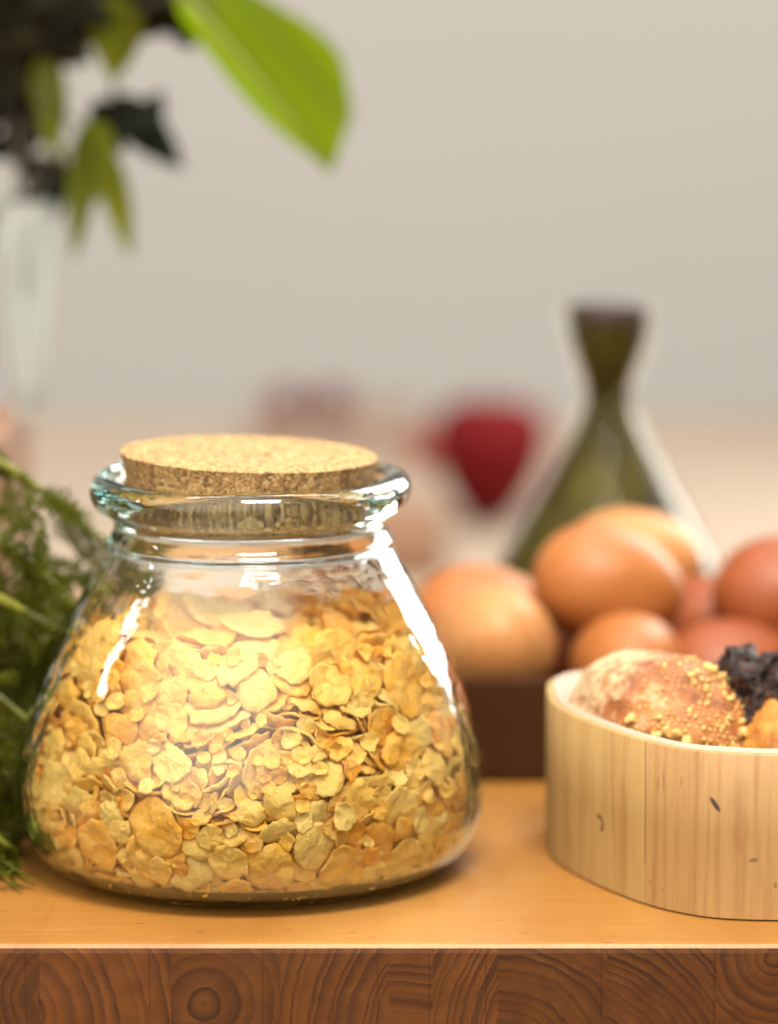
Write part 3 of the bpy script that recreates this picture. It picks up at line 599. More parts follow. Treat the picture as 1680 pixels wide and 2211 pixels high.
 (7,57,3285,-4228,820,73,-22,-11,101),(9,38,4712,-1907,1088,2,127,-8,2),(3,54,5134,1224,835,5,-23,5,-125),(11,76,569,5155,2161,90,88,-9,16),(8,57,-2261,5119,717,1,-103,-73,5),
 (6,70,1305,6040,1166,107,59,35,2),(6,55,-4478,3750,752,14,12,4,-126),(8,63,4261,-3664,2648,20,-119,25,32),(9,37,2050,-4228,684,124,-23,-19,-1),(6,46,5446,-1613,903,34,-69,100,-17),
 (2,68,5518,-1206,1414,5,59,112,-1),(10,58,4413,2816,1411,57,15,53,99),(12,50,449,5897,724,28,4,19,-122),(13,70,-1990,5108,901,3,-124,16,24),(13,53,-5910,737,836,112,-8,29,51),
 (12,51,-4746,-945,660,79,-5,8,-99),(9,45,-2893,4409,939,2,47,-108,-47),(1,60,-5342,-1941,745,107,-6,22,-64),(1,60,984,-5245,1388,29,42,-45,107),(7,44,3274,5214,1394,24,104,-69,-1),
 (5,34,1724,-5553,1067,23,-56,108,26),(0,47,5511,2910,1084,53,-89,69,-24),(10,68,4391,2582,2241,89,-68,39,-46),(2,50,-1390,5956,1673,56,114,-3,5),(4,45,-4186,3133,1060,97,-62,-10,53),
 (12,68,-5411,1119,1742,78,29,-72,-64),(0,59,-5547,-1344,675,84,-14,16,-93),(11,52,-1283,-5112,1070,104,-23,55,-40),(1,54,647,-1645,7891,14,121,18,-29),(1,35,-830,-5172,718,91,-22,36,-78),
 (12,76,5110,2540,1282,101,-26,70,20),(7,41,298,5031,1000,28,14,-115,-43),(4,66,3714,3967,1452,124,-23,18,2),(9,47,-2866,4855,956,36,41,-80,-81),(13,67,-3672,4272,1398,105,46,53,11),
 (13,48,-5719,-472,719,2,116,-51,-10),(6,47,2464,1128,7014,15,5,17,125),(13,98,4621,-3108,1854,23,-104,32,61),(5,52,5179,2904,1653,108,-11,65,-6),(6,66,3486,-4193,1616,34,-28,106,-55),
 (1,63,5159,1526,1585,12,-83,54,-78),(2,72,-34,5957,1318,93,10,-3,86),(4,42,-5205,3174,1506,62,-47,97,-27),(3,78,-5830,-110,908,88,-1,17,90),(11,30,4755,-1128,1295,35,109,-2,55),
 (4,98,6197,1869,1451,21,-64,-46,97),(12,46,2306,5212,1031,66,-14,29,104),(0,60,-961,5800,1374,24,-108,53,-32),(0,85,5342,-287,1613,100,-33,-47,54),(12,57,4073,3485,2156,5,53,89,-73),
 (3,45,-3591,3307,891,29,38,-106,-51),(4,98,-5119,-1464,1696,17,-53,-34,109),(5,85,-2480,-4559,2196,86,78,19,-48),(7,75,-1211,-4936,2090,18,2,-88,89),(10,65,5395,-1256,1030,92,-6,5,88),
 (12,69,4743,3684,964,105,16,-2,-69),(12,91,2291,5268,1589,63,-6,33,105),(11,60,-3037,5188,1093,76,74,35,60),(8,52,-3563,4449,683,116,5,-1,51),(5,59,3906,-3332,1822,104,42,59,6),
 (0,59,4317,4660,1675,47,51,86,63),(9,38,-2507,5673,967,95,74,39,10),(1,71,6007,1344,1347,86,-4,-74,57),(7,44,3333,5426,1747,36,-75,-73,63),(5,72,761,5817,1484,45,96,-2,69),
 (11,68,74,5454,2056,112,-56,14,14),(5,65,-4465,2670,1624,66,0,91,-59),(11,93,-5097,-113,3265,87,30,-81,-33),(11,60,-2853,-4738,1511,3,120,-15,-39),(2,64,-6011,-11,1169,1,-18,2,-126),
 (13,70,734,-502,7378,8,100,77,-16),(13,74,4574,3669,1851,65,71,69,46),(6,50,1019,5268,1468,86,-86,-26,26),(3,48,-3214,4515,1446,56,-106,-25,34),(12,92,-5477,1909,1095,125,10,17,-5),
 (5,41,-4784,-2771,997,14,60,-110,10),(9,40,5280,-2333,1240,78,-38,-70,61),(5,98,5761,476,2322,24,-22,121,-18),(11,61,-3977,4160,1022,120,1,43,-2),(12,60,-4763,-2320,1382,77,47,-3,-89),
 (0,51,-4889,4043,1720,2,-56,99,-56),(13,43,3955,-4251,1317,80,-9,-79,-58),(2,89,5084,-1858,2101,90,35,35,75),(7,70,6151,2047,2651,99,-22,75,-16),(11,68,3191,3940,2388,74,-88,5,-53),
 (10,47,-929,-47,7235,45,-3,-31,115),(4,30,-5058,3261,719,123,14,-1,28),(6,60,-5830,-1757,1589,51,-87,71,-30),(8,57,498,-5854,1552,13,-58,86,73),(12,60,5143,-1524,1702,98,32,14,73),
 (8,62,-2710,-4795,2116,102,71,-24,-5),(4,45,-679,-5423,1069,3,-65,-109,0),(6,57,4926,3269,1450,87,11,-58,-71),(6,41,1422,6211,2169,35,112,47,-8),(3,65,-2311,5103,1198,15,37,-121,-3),
 (3,70,-5032,1943,1806,47,52,-62,-86),(5,49,-6042,332,1542,12,-7,38,-120),(12,53,-5904,973,1377,111,-19,-59,-6),(8,45,5186,3420,1289,24,-102,71,-6),(4,54,131,5717,1617,9,30,-123,-10),
 (3,55,5532,862,2367,25,118,-36,20),(12,71,5671,3111,2128,22,-88,-52,72),(6,98,2198,5826,2196,41,119,-15,-7),(6,83,-2419,4887,1674,79,-44,26,86),(2,60,-4621,3076,1267,65,103,27,25),
 (5,45,-3583,-3895,1284,37,120,-20,2),(12,38,-1340,-5609,908,16,111,59,-4),(2,56,801,6346,1425,54,-79,68,49),(6,44,-4526,4082,1154,101,-4,-51,58),(13,70,5158,2054,2329,3,47,35,112),
 (4,49,-4813,3698,1083,88,36,4,-84),(11,51,-5504,664,982,67,45,47,86),(4,98,-4933,-1533,2839,17,73,33,-97),(3,40,4253,-3437,1471,47,-35,56,-98),(13,66,2983,645,7780,56,28,46,101),
 (4,53,1677,-279,7317,93,5,19,84),(4,57,-2041,6060,1361,87,52,68,-35),(4,56,-673,-1007,7215,2,66,108,8),(4,35,-1675,-5436,1182,76,-69,14,74),(13,51,897,-6124,1425,67,-65,-63,-58),
 (8,52,3907,4061,1663,29,120,-24,-17),(8,61,-587,5732,2059,87,-29,-40,-78),(9,57,3612,4943,1438,99,-42,42,-53),(10,58,-14,3052,7626,75,-5,-17,-101),(8,70,1444,-1181,7090,37,6,-7,121),
 (3,41,2588,-1393,6775,15,-32,6,-122),(6,92,-5455,-2518,2028,21,-91,-57,-65),(10,56,-2312,-5270,1746,55,4,100,-56),(8,42,4821,3852,1733,12,-75,-6,101),(9,53,-1,6669,1975,62,38,66,-80),
 (9,54,-2990,5327,1851,60,52,-56,-83),(9,50,-6227,1658,1596,113,-7,40,-41),(8,48,5623,2815,2878,5,94,57,-63),(5,57,180,5974,1850,111,-53,19,-24),(12,69,-5292,2704,998,14,91,-82,-31),
 (11,46,-4384,-3077,1716,71,-89,29,-47),(1,57,140,-1634,7469,105,-20,12,-67),(3,30,5841,-2472,1533,36,90,9,82),(4,44,1836,-2437,6749,30,-106,-64,4),(2,52,1769,6479,2358,18,-1,-89,89),
 (9,37,1013,6663,2531,41,31,74,-89),(6,60,-4789,3334,1280,38,-51,-12,109),(1,81,-5481,83,1765,104,14,-46,54),(10,36,677,6139,1784,64,-50,71,67),(4,63,-4348,-2643,1999,94,70,-35,-34),
 (9,98,5231,3236,2338,61,30,-106,-16),(12,55,835,6426,2023,6,-18,-108,-64),(7,66,-956,6234,1919,44,85,76,-35),(4,45,-5617,2348,1508,35,-17,30,-117),(1,46,-5035,-671,2530,26,69,-15,-102),
 (5,65,-1964,-5329,1393,15,65,-74,79),(13,33,2907,-5296,2121,61,-62,-90,-23),(5,57,5692,-1313,1869,108,-31,57,-17),(8,81,-3624,5086,1276,116,30,42,3),(4,46,-1554,-5373,2338,33,-16,98,72),
 (10,41,3731,-4257,2885,22,-10,34,120),(2,36,2073,125,7074,113,8,22,-53),(3,58,-3538,5521,1936,21,-32,58,-106),(5,55,-4561,2901,2069,114,-18,-49,16),(1,47,-5818,-851,1537,112,1,-58,15),
 (13,55,-5050,-2978,1578,39,-44,-69,-89),(0,83,2969,-4093,2640,92,80,24,27),(6,72,5101,1100,2632,24,-55,-27,-109),(10,47,2756,4469,1614,8,12,36,121),(4,97,96,6382,2807,16,-10,92,86),
 (6,69,-5711,-325,2589,80,-26,92,-23),(12,33,2570,-300,6986,3,117,-49,-8),(9,55,-5957,-1665,1959,46,-53,95,-46),(6,39,2864,-5352,2459,83,84,44,-14),(7,35,4951,1081,1974,71,-44,82,-49),
 (7,58,1459,6335,2727,61,17,-48,99),(11,62,713,-758,7590,83,-9,3,-95),(5,34,165,-1129,7157,29,4,-13,-123),(8,62,-6047,2664,1853,45,-53,59,-89),(6,44,3486,-4912,1915,60,-44,1,103),
 (13,53,335,5453,2481,25,-16,-39,-117),(5,46,-5417,2714,1572,67,-84,57,37),(7,49,5211,1908,2098,16,96,69,-45),(0,60,4790,4341,1735,69,-89,50,-31),(12,64,-4218,4611,1126,61,-90,-66,9),
 (7,39,-5657,2408,772,123,15,29,-7),(9,40,-3867,-3849,1742,76,-72,72,-3),(1,57,1070,-2175,7376,63,-25,-3,-108),(3,75,2914,4839,2484,102,-70,28,13),(4,65,-4995,3609,1886,36,6,115,-40),
 (13,61,5964,2682,2371,90,-26,-80,31),(10,98,2812,5756,2760,85,-78,52,12),(0,94,-3866,4835,2008,54,-63,-93,-23),(1,36,-1787,4874,1756,96,69,41,-22),(4,46,-6209,-1533,1771,24,-87,33,-83),
 (4,98,-3500,-3942,2607,23,-55,-61,94),(6,52,3158,4285,1938,62,-52,-40,-89),(6,59,-1735,5391,2037,83,-3,-47,-84),(9,31,-6343,-532,1555,45,-42,109,20),(9,51,-783,5667,2339,105,-28,-5,-65),
 (12,47,-5483,2269,1703,15,-118,33,29),(3,59,-6454,861,1521,51,62,-83,-53),(4,45,-4245,-3722,1612,112,9,-44,40),(12,72,2809,-867,7641,17,78,-88,-45),(8,51,5390,3981,2423,42,-39,-77,83),
 (1,98,1871,5955,2973,92,53,6,-70),(1,52,4538,3029,2726,29,-61,-97,47),(13,64,-6001,1863,1843,32,-25,29,-117),(4,66,4439,4521,2092,89,-15,-77,45),(8,58,1281,6044,2325,17,22,14,-123),
 (0,51,-2787,5780,1381,52,-105,24,44),(2,35,-3392,3579,4482,16,-5,-54,-114),(0,50,-4421,4417,2568,117,-20,-12,44),(0,49,-4386,-2791,2383,90,69,-14,-56),(4,66,2016,-1766,7392,125,-16,15,-2),
 (0,98,5622,-275,2808,41,38,111,26),(5,61,3657,-4457,2758,30,98,74,-5),(2,34,5274,223,2873,110,-47,-38,-18),(8,60,4275,4127,2178,53,40,93,56),(11,44,196,6056,2366,74,-83,56,25),
 (10,52,-389,1358,7203,7,54,-115,5),(7,44,-5665,3314,1603,71,-50,58,-72),(5,51,-6611,-95,1994,66,-56,37,-85),(6,43,-2789,5665,1782,50,-45,43,-99),(3,66,796,546,7738,2,-8,5,-127),
 (4,34,2891,5317,2168,65,-58,23,-89),(13,75,5499,-477,2994,31,-87,84,-24),(11,58,3960,3752,2121,106,-62,32,-3),(1,59,-992,6239,2350,78,-78,-40,-48),(3,32,-4187,3638,1303,7,-81,87,43),
 (3,52,-6206,774,2054,14,-8,34,-121),(5,56,-5965,-950,2050,18,-77,-36,92),(11,52,-2251,-5585,2232,84,36,-7,88),(6,48,-404,-5510,2502,66,9,-43,99),(9,82,-5054,1544,2694,16,65,-4,-108),
 (9,69,-2316,-4788,2906,108,52,27,-32),(7,55,1386,-1212,7581,79,4,57,-82),(6,68,4761,4242,2856,76,-85,25,-49),(12,54,829,5896,2336,64,-31,-60,86),(12,55,-2221,5445,2267,3,-78,81,-58),
 (7,36,-4517,4705,1566,16,28,-35,118),(13,70,-5511,1325,2755,44,68,86,46),(5,62,5298,2333,2692,105,-13,13,-69),(1,53,3912,4888,1831,43,91,-67,-38),(0,57,3927,-4366,2414,14,26,113,-51),
 (0,44,-243,6106,2497,3,12,76,-101),(12,86,-4706,2612,2367,108,-10,-54,-39),(13,39,-5968,873,2605,84,27,-78,-49),(3,52,2964,-1712,6780,36,84,-86,-20),(5,56,3528,-4580,2292,112,-53,20,19),
 (0,57,5622,2192,1806,79,-78,57,-27),(11,38,2092,5873,2744,116,50,-7,-14),(12,51,-1825,6295,1807,1,24,-95,-80),(13,91,-4013,3627,2790,90,-5,-64,-62),(1,45,2847,-943,6753,57,18,12,112),
 (7,80,-2678,4642,2722,96,-52,10,65),(2,44,-4509,-3217,2058,90,40,-40,69),(9,88,5233,3552,3108,82,-52,74,35),(1,62,1958,5813,3759,85,31,-37,81),(1,46,-1904,6344,2163,104,45,33,-47),
 (6,62,-3792,4834,2420,82,56,78,-15),(11,30,-5307,3424,1279,51,-77,0,87),(6,57,698,-2029,7266,0,105,69,14),(1,47,3668,4201,2165,103,-39,9,-62),(9,52,-2578,5901,2026,84,50,20,79),
 (13,40,-4023,-4017,2134,91,-19,83,24),(1,33,5800,1799,2200,105,31,16,63),(10,40,3206,4751,1863,23,47,97,-63),(9,60,-741,439,7494,31,-109,44,-36),(6,71,-3351,5579,2517,78,-11,92,-38),
 (13,91,-4940,3503,2400,32,-44,22,113),(10,60,-294,-1050,7688,115,-13,-6,51),(8,62,4566,-3884,2677,15,37,-9,120),(0,65,5707,1137,2714,57,-58,3,-97),(13,62,476,5365,2814,109,-43,-24,-42),
 (7,48,1516,777,7699,27,-18,10,-122),(1,43,-2749,5509,2393,93,67,-6,54),(5,73,-4279,4422,2925,14,-22,124,-11),(12,64,-6139,1195,1938,100,24,-9,74),(6,44,3089,-4713,2171,91,-43,47,61),
 (12,51,5336,437,3029,33,102,-51,44),(2,77,3496,4914,2760,28,-64,-70,-80),(2,47,2118,-499,7026,121,3,-7,38),(9,68,892,153,7892,71,-16,22,-102),(10,42,-5211,-2473,2905,18,-22,-52,112),
 (4,51,210,-831,7215,78,-15,-6,-99),(9,86,6030,1124,2828,87,-64,15,-65),(5,45,-5964,-414,2235,115,-18,51,-5),(1,58,5353,-1243,3139,81,-37,2,91),(5,48,3207,4559,3057,25,-1,21,-123),
 (0,46,-1202,6647,2677,51,29,87,-71),(1,36,-3845,5358,2682,12,34,-20,120),(11,58,137,346,7384,23,26,16,-121),(10,60,-5131,-2402,2580,117,46,-17,5),(10,64,-1180,-5329,3044,49,-112,32,-9),
 (7,64,1168,290,7198,55,-26,-13,-111),(3,46,1801,-3128,6320,31,-105,-62,13),(0,30,3188,-5027,2536,98,-57,-42,-39),(5,64,5484,-78,3418,103,24,-4,-70),(10,60,4850,2886,3094,20,30,-122,-3),
 (9,50,3768,5482,2017,38,14,-95,74),(11,98,653,5285,3299,111,-61,-7,-6),(1,36,-5612,2855,2577,31,-67,-38,96),(11,63,-6272,-786,2080,54,80,-59,-58),(10,54,-938,-1524,7452,10,56,-113,-9),
 (4,77,-5511,799,2822,106,5,-70,5),(5,43,-1085,-5480,3403,28,-14,-18,-122),(12,42,3754,-4000,2124,26,20,93,-80),(3,33,3404,4046,2594,67,88,-7,-63),(6,68,5479,718,3539,57,-25,-29,-107),
 (5,77,3903,3648,2833,68,0,54,93),(4,46,2592,5528,2729,45,36,38,-107),(10,50,-840,5934,2630,18,5,22,-124),(5,68,-5906,2647,2983,70,34,84,55),(6,71,4254,2765,5567,21,-94,-83,-3),
 (2,58,5110,1859,3020,124,-23,14,-9),(2,54,1691,5126,3086,80,88,10,-44),(0,76,-5666,2252,2195,37,-11,-121,-6),(13,51,2012,682,7063,5,5,-127,3),(8,63,-3299,5773,3250,77,-84,1,56),
 (10,67,-5014,2640,2528,18,-42,31,114),(13,48,1881,-4245,6338,116,-39,-27,-20),(4,54,6051,2052,3283,102,-32,-47,51),(8,42,4012,5169,2166,104,69,-23,0),(11,54,5452,612,3278,32,5,-11,-122),
 (8,57,2401,5033,3285,123,7,12,-29),(12,44,-4868,4350,2234,34,103,-40,53),(13,47,2557,-2154,6877,4,118,-46,-14),(0,42,4393,4163,2982,3,-57,-101,52),(1,50,328,5890,2862,9,-39,95,73),
 (3,37,-2508,6047,1686,6,-39,45,-112),(6,58,4709,-2483,3316,39,51,110,6),(0,55,4145,3713,2911,38,18,44,111),(6,69,-2341,6209,2611,60,55,-45,87),(7,34,-5986,1460,2457,30,-51,-9,112),
 (13,55,-2006,-5647,2555,63,-98,-51,7),(9,35,3110,97,6598,48,41,6,110),(6,48,-432,-2000,7234,54,-25,1,-112),(10,44,3956,4542,2697,69,-95,-27,-40),(10,44,-1407,5876,2546,74,62,37,74),
 (3,34,-4635,4886,2888,21,33,-81,-89),(13,88,-4977,2372,3304,96,-42,-28,67),(2,58,5571,1657,3576,92,-22,27,80),(3,81,-1783,5810,2919,57,-54,52,-85),(7,98,-4982,1695,3897,13,-46,0,118),
 (0,42,5490,2111,2435,74,-9,21,101),(12,97,3719,5352,3188,58,31,-82,71),(7,51,-1521,6269,3170,68,-21,71,-78),(11,56,-3272,4144,3218,93,-53,45,51),(5,77,-6389,196,2476,58,59,38,88),
 (10,62,1091,6042,3432,121,12,-37,-1),(4,44,-3561,5207,2937,107,19,-36,55),(12,40,5522,2486,3053,37,-56,-95,50),(5,51,2878,5239,3000,48,-28,-63,95),(7,40,-1899,6283,3588,72,-37,-80,-56),
 (6,69,-5466,3578,2756,28,102,-50,48),(12,30,-6374,-902,1367,47,38,66,90),(6,40,-4422,-3637,2192,82,-28,93,2),(2,59,5257,1345,3575,78,-22,32,92),(10,48,3945,4343,2726,69,89,-56,20),
 (6,36,-2987,5204,2680,50,-22,41,-107),(0,49,-5732,360,2741,105,-2,-71,11),(8,58,1432,-4966,3535,6,-7,105,-71),(8,40,4646,-2059,3367,94,-21,-81,-20),(8,66,2846,5393,3808,103,-65,-12,33),
 (4,35,-5594,2463,3115,92,3,-86,17),(12,30,5546,3781,2921,85,-72,52,-32),(9,84,-801,6137,3001,57,9,38,-107),(6,80,-4280,3509,3618,106,-33,35,51),(8,38,5900,2801,3079,30,83,82,-40),
 (7,78,-2634,5719,3092,90,13,49,-74),(10,48,5838,903,3954,107,1,-6,-68),(9,67,4923,2241,3265,94,-5,35,78),(10,42,-4303,4445,3232,13,39,-118,21),(10,66,-5820,1993,3137,52,80,-33,-77),
 (7,61,-3770,-4398,2735,77,-86,27,-46),(8,41,5536,1759,3283,104,-21,-7,70),(7,50,397,6378,3488,49,9,-48,107),(3,80,-5244,3164,3366,117,-1,-36,32),(4,64,4514,3180,3288,75,-26,2,-99),
 (11,71,569,1061,8012,55,-12,18,-112),(9,98,-851,5320,4792,20,119,38,-6),(1,60,-4596,3593,3021,102,-10,-27,-70),(10,98,-6256,1445,3011,81,-62,-64,41),(5,36,3103,-1252,6460,79,42,12,90),
 (7,72,5687,740,4192,121,-4,-22,33),(13,60,2045,827,7318,79,-13,-8,98),(12,52,-3925,5204,3194,101,61,-23,40),(8,46,3819,3697,3433,110,-48,-13,-40),(10,59,-1414,6086,3482,96,17,48,-66),
 (11,50,-4180,5013,3305,87,62,-27,63),(2,98,-4262,-3111,3053,77,-15,-70,71),(5,56,1186,-5157,3335,87,-65,40,51),(8,37,5338,-2816,3698,119,1,7,44),(8,55,2505,322,7093,17,-91,-79,34),
 (5,40,3703,4382,2990,86,-33,-19,86),(7,54,-5818,-1769,3100,82,-6,59,-76),(3,54,-5279,4115,2634,51,15,-92,-70),(11,43,-6128,1110,2685,17,-97,29,-75),(12,45,4559,3740,2902,56,9,44,105),
 (3,53,-3762,4739,3514,95,48,12,-69),(11,72,2494,439,7920,0,115,46,-29),(2,46,-1717,5249,3212,44,-6,-108,-50),(5,61,-6071,350,3347,127,4,4,5),(1,39,4595,-2418,3948,83,-62,-69,26),
 (13,46,4325,4234,3290,3,-83,94,-17),(1,56,424,5873,3962,11,-122,-19,-26),(13,57,-2250,5748,3953,116,48,14,-15),(8,74,-5069,4227,3285,54,-23,82,-77),(2,61,1836,4835,3977,43,70,70,-67),
 (3,35,-4989,3708,3217,48,64,99,1),(10,44,-2048,-791,7026,69,-3,-1,107),(0,53,2428,-4898,3553,98,11,-40,-70),(12,59,2248,-1062,7249,1,96,-82,-17),(10,65,4131,-3203,3780,12,82,-73,63),
 (6,34,6035,1785,3663,59,-13,-32,-107),(7,42,5611,1923,4229,5,-13,122,-33),(9,66,1045,5871,3713,28,31,9,-120),(2,85,-2905,5000,3502,56,-21,20,-110),(4,52,-5846,-55,3140,126,-15,1,11),
 (6,34,497,-1427,7098,69,-12,11,105),(6,75,-4044,3853,4096,46,-56,-16,-103),(1,92,3388,4697,3724,28,9,-30,120),(4,55,4398,4171,3550,8,-91,87,-11),(9,82,-264,6059,3321,122,36,4,-6),
 (5,64,-3292,4927,3327,19,1,-119,-40),(12,72,5352,-1419,3764,110,-16,-23,58),(8,73,5407,1904,3965,22,124,-17,-1),(0,98,-4812,-1059,4450,98,32,-43,-59),(0,66,4408,-3821,3937,97,-51,-33,54),
 (8,38,5704,3173,2787,69,-63,-44,-74),(10,98,-1451,5371,4088,34,-98,66,31),(1,73,-5131,3148,3643,107,-3,-30,62),(4,46,-6123,200,2495,88,9,76,49),(1,40,2808,579,6922,66,-46,21,-96),
 (4,54,4838,4477,3718,28,-31,-106,55),(2,98,-839,5801,3652,20,1,55,-113),(5,31,-1980,-2960,6309,122,18,-26,-12),(11,76,5369,2306,3510,87,-19,23,88),(10,30,-218,5800,2523,66,102,35,-11),
 (9,37,-5875,2948,3957,41,-81,68,-58),(3,43,1807,-4760,3599,78,97,26,-2),(12,61,5291,-1107,4255,16,-116,-44,-21),(7,53,4117,4773,3506,28,-58,-89,-63),(4,52,2835,5627,3965,62,107,25,14),
 (6,50,-2204,6051,3724,2,-4,49,-117),(12,37,442,289,7233,43,-14,4,118),(11,49,-5532,-1749,2604,45,-49,107,-12),(4,39,2355,1581,6863,25,-23,-120,25),(8,47,-4920,1969,4746,120,15,-36,12),
 (2,30,4973,-1683,3304,78,-45,36,83),(9,68,3021,289,7436,2,120,25,-31),(11,55,1830,5380,3882,32,14,36,-117),(5,56,-4296,4232,3597,105,-41,45,38),(10,47,-6038,2459,3781,96,-8,-76,-33),
 (7,98,-4918,-2911,3733,16,80,92,32),(9,54,4951,-2622,3659,3,127,-8,0),(3,47,5644,2484,3872,54,-50,-28,-100),(3,30,-2002,5552,2736,66,28,-92,-50),(0,32,-5612,-994,2082,13,-95,12,83),
 (3,30,3589,4138,4324,22,-121,30,6),(12,33,3402,2108,6472,2,-97,-64,50),(10,36,-2598,4641,3826,119,-18,14,-37),(11,37,5430,2330,4259,102,22,-5,-72),(8,63,5508,3167,3476,16,42,93,74),
 (12,38,-194,5167,3673,70,-78,11,71),(11,55,-6323,468,3156,120,10,35,-22),(8,37,-474,596,7169,38,0,2,-121),(13,88,-5931,643,3920,22,11,124,9),(10,42,398,-5218,3632,38,121,9,-6),
 (5,71,4569,3148,4547,35,26,71,-96),(2,48,3996,4138,3501,9,17,4,-125),(1,62,-75,5293,4039,119,-28,18,-28),(5,51,-1460,4947,4114,33,-43,95,65),(0,36,-4994,518,3887,61,61,-57,-74),
 (5,74,5323,3386,4525,92,-16,75,42),(3,54,2838,4496,4249,28,5,-30,120),(1,52,-3983,4637,3824,30,-15,116,40),(4,30,-5618,2520,4063,36,1,122,3),(8,81,-3344,5434,4343,60,-3,-72,-85),
 (9,36,-6263,750,2832,73,-66,59,-54),(5,43,1217,-5752,3980,55,47,63,-83),(9,87,4760,2738,3640,97,-39,-6,-71),(4,64,3181,5390,5000,88,77,-50,-4),(3,73,5502,-421,4148,91,6,-7,-88),
 (4,46,3900,3285,3931,17,33,39,115),(5,60,2409,5433,4208,119,0,-16,42),(12,57,-729,5375,4130,41,-111,-43,19),(5,98,-4458,4370,4447,98,-67,-40,21),(7,51,-5612,-1015,3056,0,102,27,70),
 (4,68,-5713,1074,3433,90,54,-11,-71),(0,48,4949,3499,3827,76,15,-22,-98),(0,38,-526,5093,3615,90,-56,-63,-33),(6,40,3378,3912,3999,91,7,20,86),(7,86,1048,6166,4895,1,-1,103,-75),
 (13,60,-2401,5350,4064,3,-21,-41,118),(2,98,-5094,3110,4607,38,97,68,23),(4,38,-6383,-142,3602,3,-48,-70,-95),(6,46,-2913,-79,6889,90,21,23,-84),(7,43,576,-5436,3912,36,-112,-30,37),
 (2,57,3521,-2391,6006,50,-2,-109,-43),(5,41,5150,2746,3979,120,-41,-2,-4),(6,62,1074,5817,4516,19,-59,-95,56),(13,49,-5440,2665,3957,100,20,-29,-70),(6,90,-2590,4995,4130,20,14,15,-124),
 (6,49,-5503,83,3547,19,35,1,-120),(2,59,-5795,-992,3494,15,92,21,-83),(3,50,4753,-833,4617,23,80,-64,-72),(9,73,1841,-362,7707,16,120,28,-27),(11,55,261,6139,4196,28,121,24,1),
 (1,48,4978,70,4398,82,-16,37,-88),(1,91,1797,5090,4444,72,-23,-5,-102),(1,64,-3514,4230,4348,114,-11,12,-54),(11,52,-4981,-1785,3826,117,9,-49,-2),(12,43,-3545,-4038,3578,18,-54,-113,5),
 (6,78,920,-5265,4410,73,52,78,-45),(12,79,5766,2783,4202,10,81,60,-77),(1,56,4284,3876,4161,44,-87,-80,-11),(3,71,709,5186,4268,123,-26,20,2),(10,66,-3295,4418,3913,28,-26,1,-121),
 (13,40,-1584,-39,7084,66,7,-1,-108),(0,63,3847,4578,4224,121,20,18,-27),(7,39,-1814,4937,4197,95,40,-53,51),(11,98,5487,1446,4488,91,22,-31,-80),(4,77,4346,2346,6155,121,-32,-19,-8),
 (2,72,-1241,5782,5160,92,-87,1,-2),(3,72,-3401,3834,4836,55,-6,-10,-114),(11,85,-5649,472,4436,46,7,17,-117),(4,31,-4219,-4025,3340,96,49,-22,-65),(4,53,4803,4118,4303,6,-70,-21,-104),
 (3,50,-1413,6145,4059,12,-67,82,70),(12,73,-5189,150,4817,46,-3,12,118),(5,61,-88,-283,7389,62,-30,-24,104),(2,60,3621,-1046,7360,27,14,118,-37),(2,39,4243,2899,4623,32,-42,91,71),
 (11,52,2866,4541,4525,16,-68,-102,-31),(13,92,-449,6098,5029,93,-68,27,46),(4,79,-5623,1184,4467,7,64,108,20),(3,49,-5739,-383,3561,41,-62,89,52),(3,61,-68,-3296,6551,16,-21,118,39),
 (7,38,4330,-2862,3753,82,-31,-77,-50),(2,39,1519,1246,7038,124,-16,-4,-22),(2,44,-5930,1918,3772,115,7,2,53),(3,45,-3198,-3995,2210,94,-38,72,24),(5,53,6101,2030,4280,74,35,-95,21),
 (11,57,107,6369,4347,41,95,-51,53),(11,50,-5159,3000,4888,25,111,47,30),(4,57,-5234,-2238,4494,1,-53,0,-116),(1,62,5314,2780,4738,107,38,-54,17),(6,39,4228,3453,4029,108,15,2,-66),
 (10,61,3351,4952,5552,83,84,-26,-40),(9,53,-150,2099,7138,22,124,-13,-1),(5,74,-613,-284,7471,122,23,-15,-22),(5,45,513,-5941,3924,72,24,71,-73),(6,51,1519,1608,7144,41,20,48,108),
 (5,56,-2741,-4305,3196,38,7,-99,69),(8,30,3222,-4175,3220,64,2,90,-63),(11,57,5769,204,4857,24,-21,123,3),(7,54,3481,4217,4640,44,-118,12,7),(9,85,1736,5702,5422,19,12,-89,88),
 (5,66,-3315,4936,5201,23,69,-74,73),(6,68,-5651,1938,4005,118,19,-10,-43),(3,52,-3633,-1178,6706,107,19,-39,54),(2,40,5034,-2116,4126,27,-9,115,-45),(8,64,4468,4154,4875,91,70,-53,-7),
 (1,88,-2054,5655,5472,85,94,4,-3),(4,48,937,-1249,7357,6,50,116,-1),(11,52,3346,145,6607,114,-12,44,-31),(7,57,4039,4746,5011,18,57,75,-83),(13,65,520,5201,4601,28,107,-62,-1),
 (6,98,-4070,4266,5614,34,-25,92,-76),(10,38,-2963,-4346,4404,60,-47,86,53),(5,55,4557,2389,4289,12,16,19,124),(9,48,2259,5660,5008,86,-81,33,32),(4,42,5319,-520,4632,4,98,79,17),
 (1,33,2428,4326,4512,11,-91,-49,-73),(12,72,101,5788,4895,27,3,-106,65),(5,35,-4366,2581,5042,80,-11,21,95),(13,54,-3342,-3611,4716,74,-46,93,-1),(9,46,2636,-4516,5879,116,-49,-4,16),
 (11,74,5277,-1336,4352,78,23,-21,95),(3,42,4894,1066,4716,16,78,-87,48),(6,35,2573,4998,4791,108,-45,-1,-50),(5,67,-3435,3496,5219,51,34,-6,-111),(8,71,-3689,-334,7533,43,-87,-79,-21),
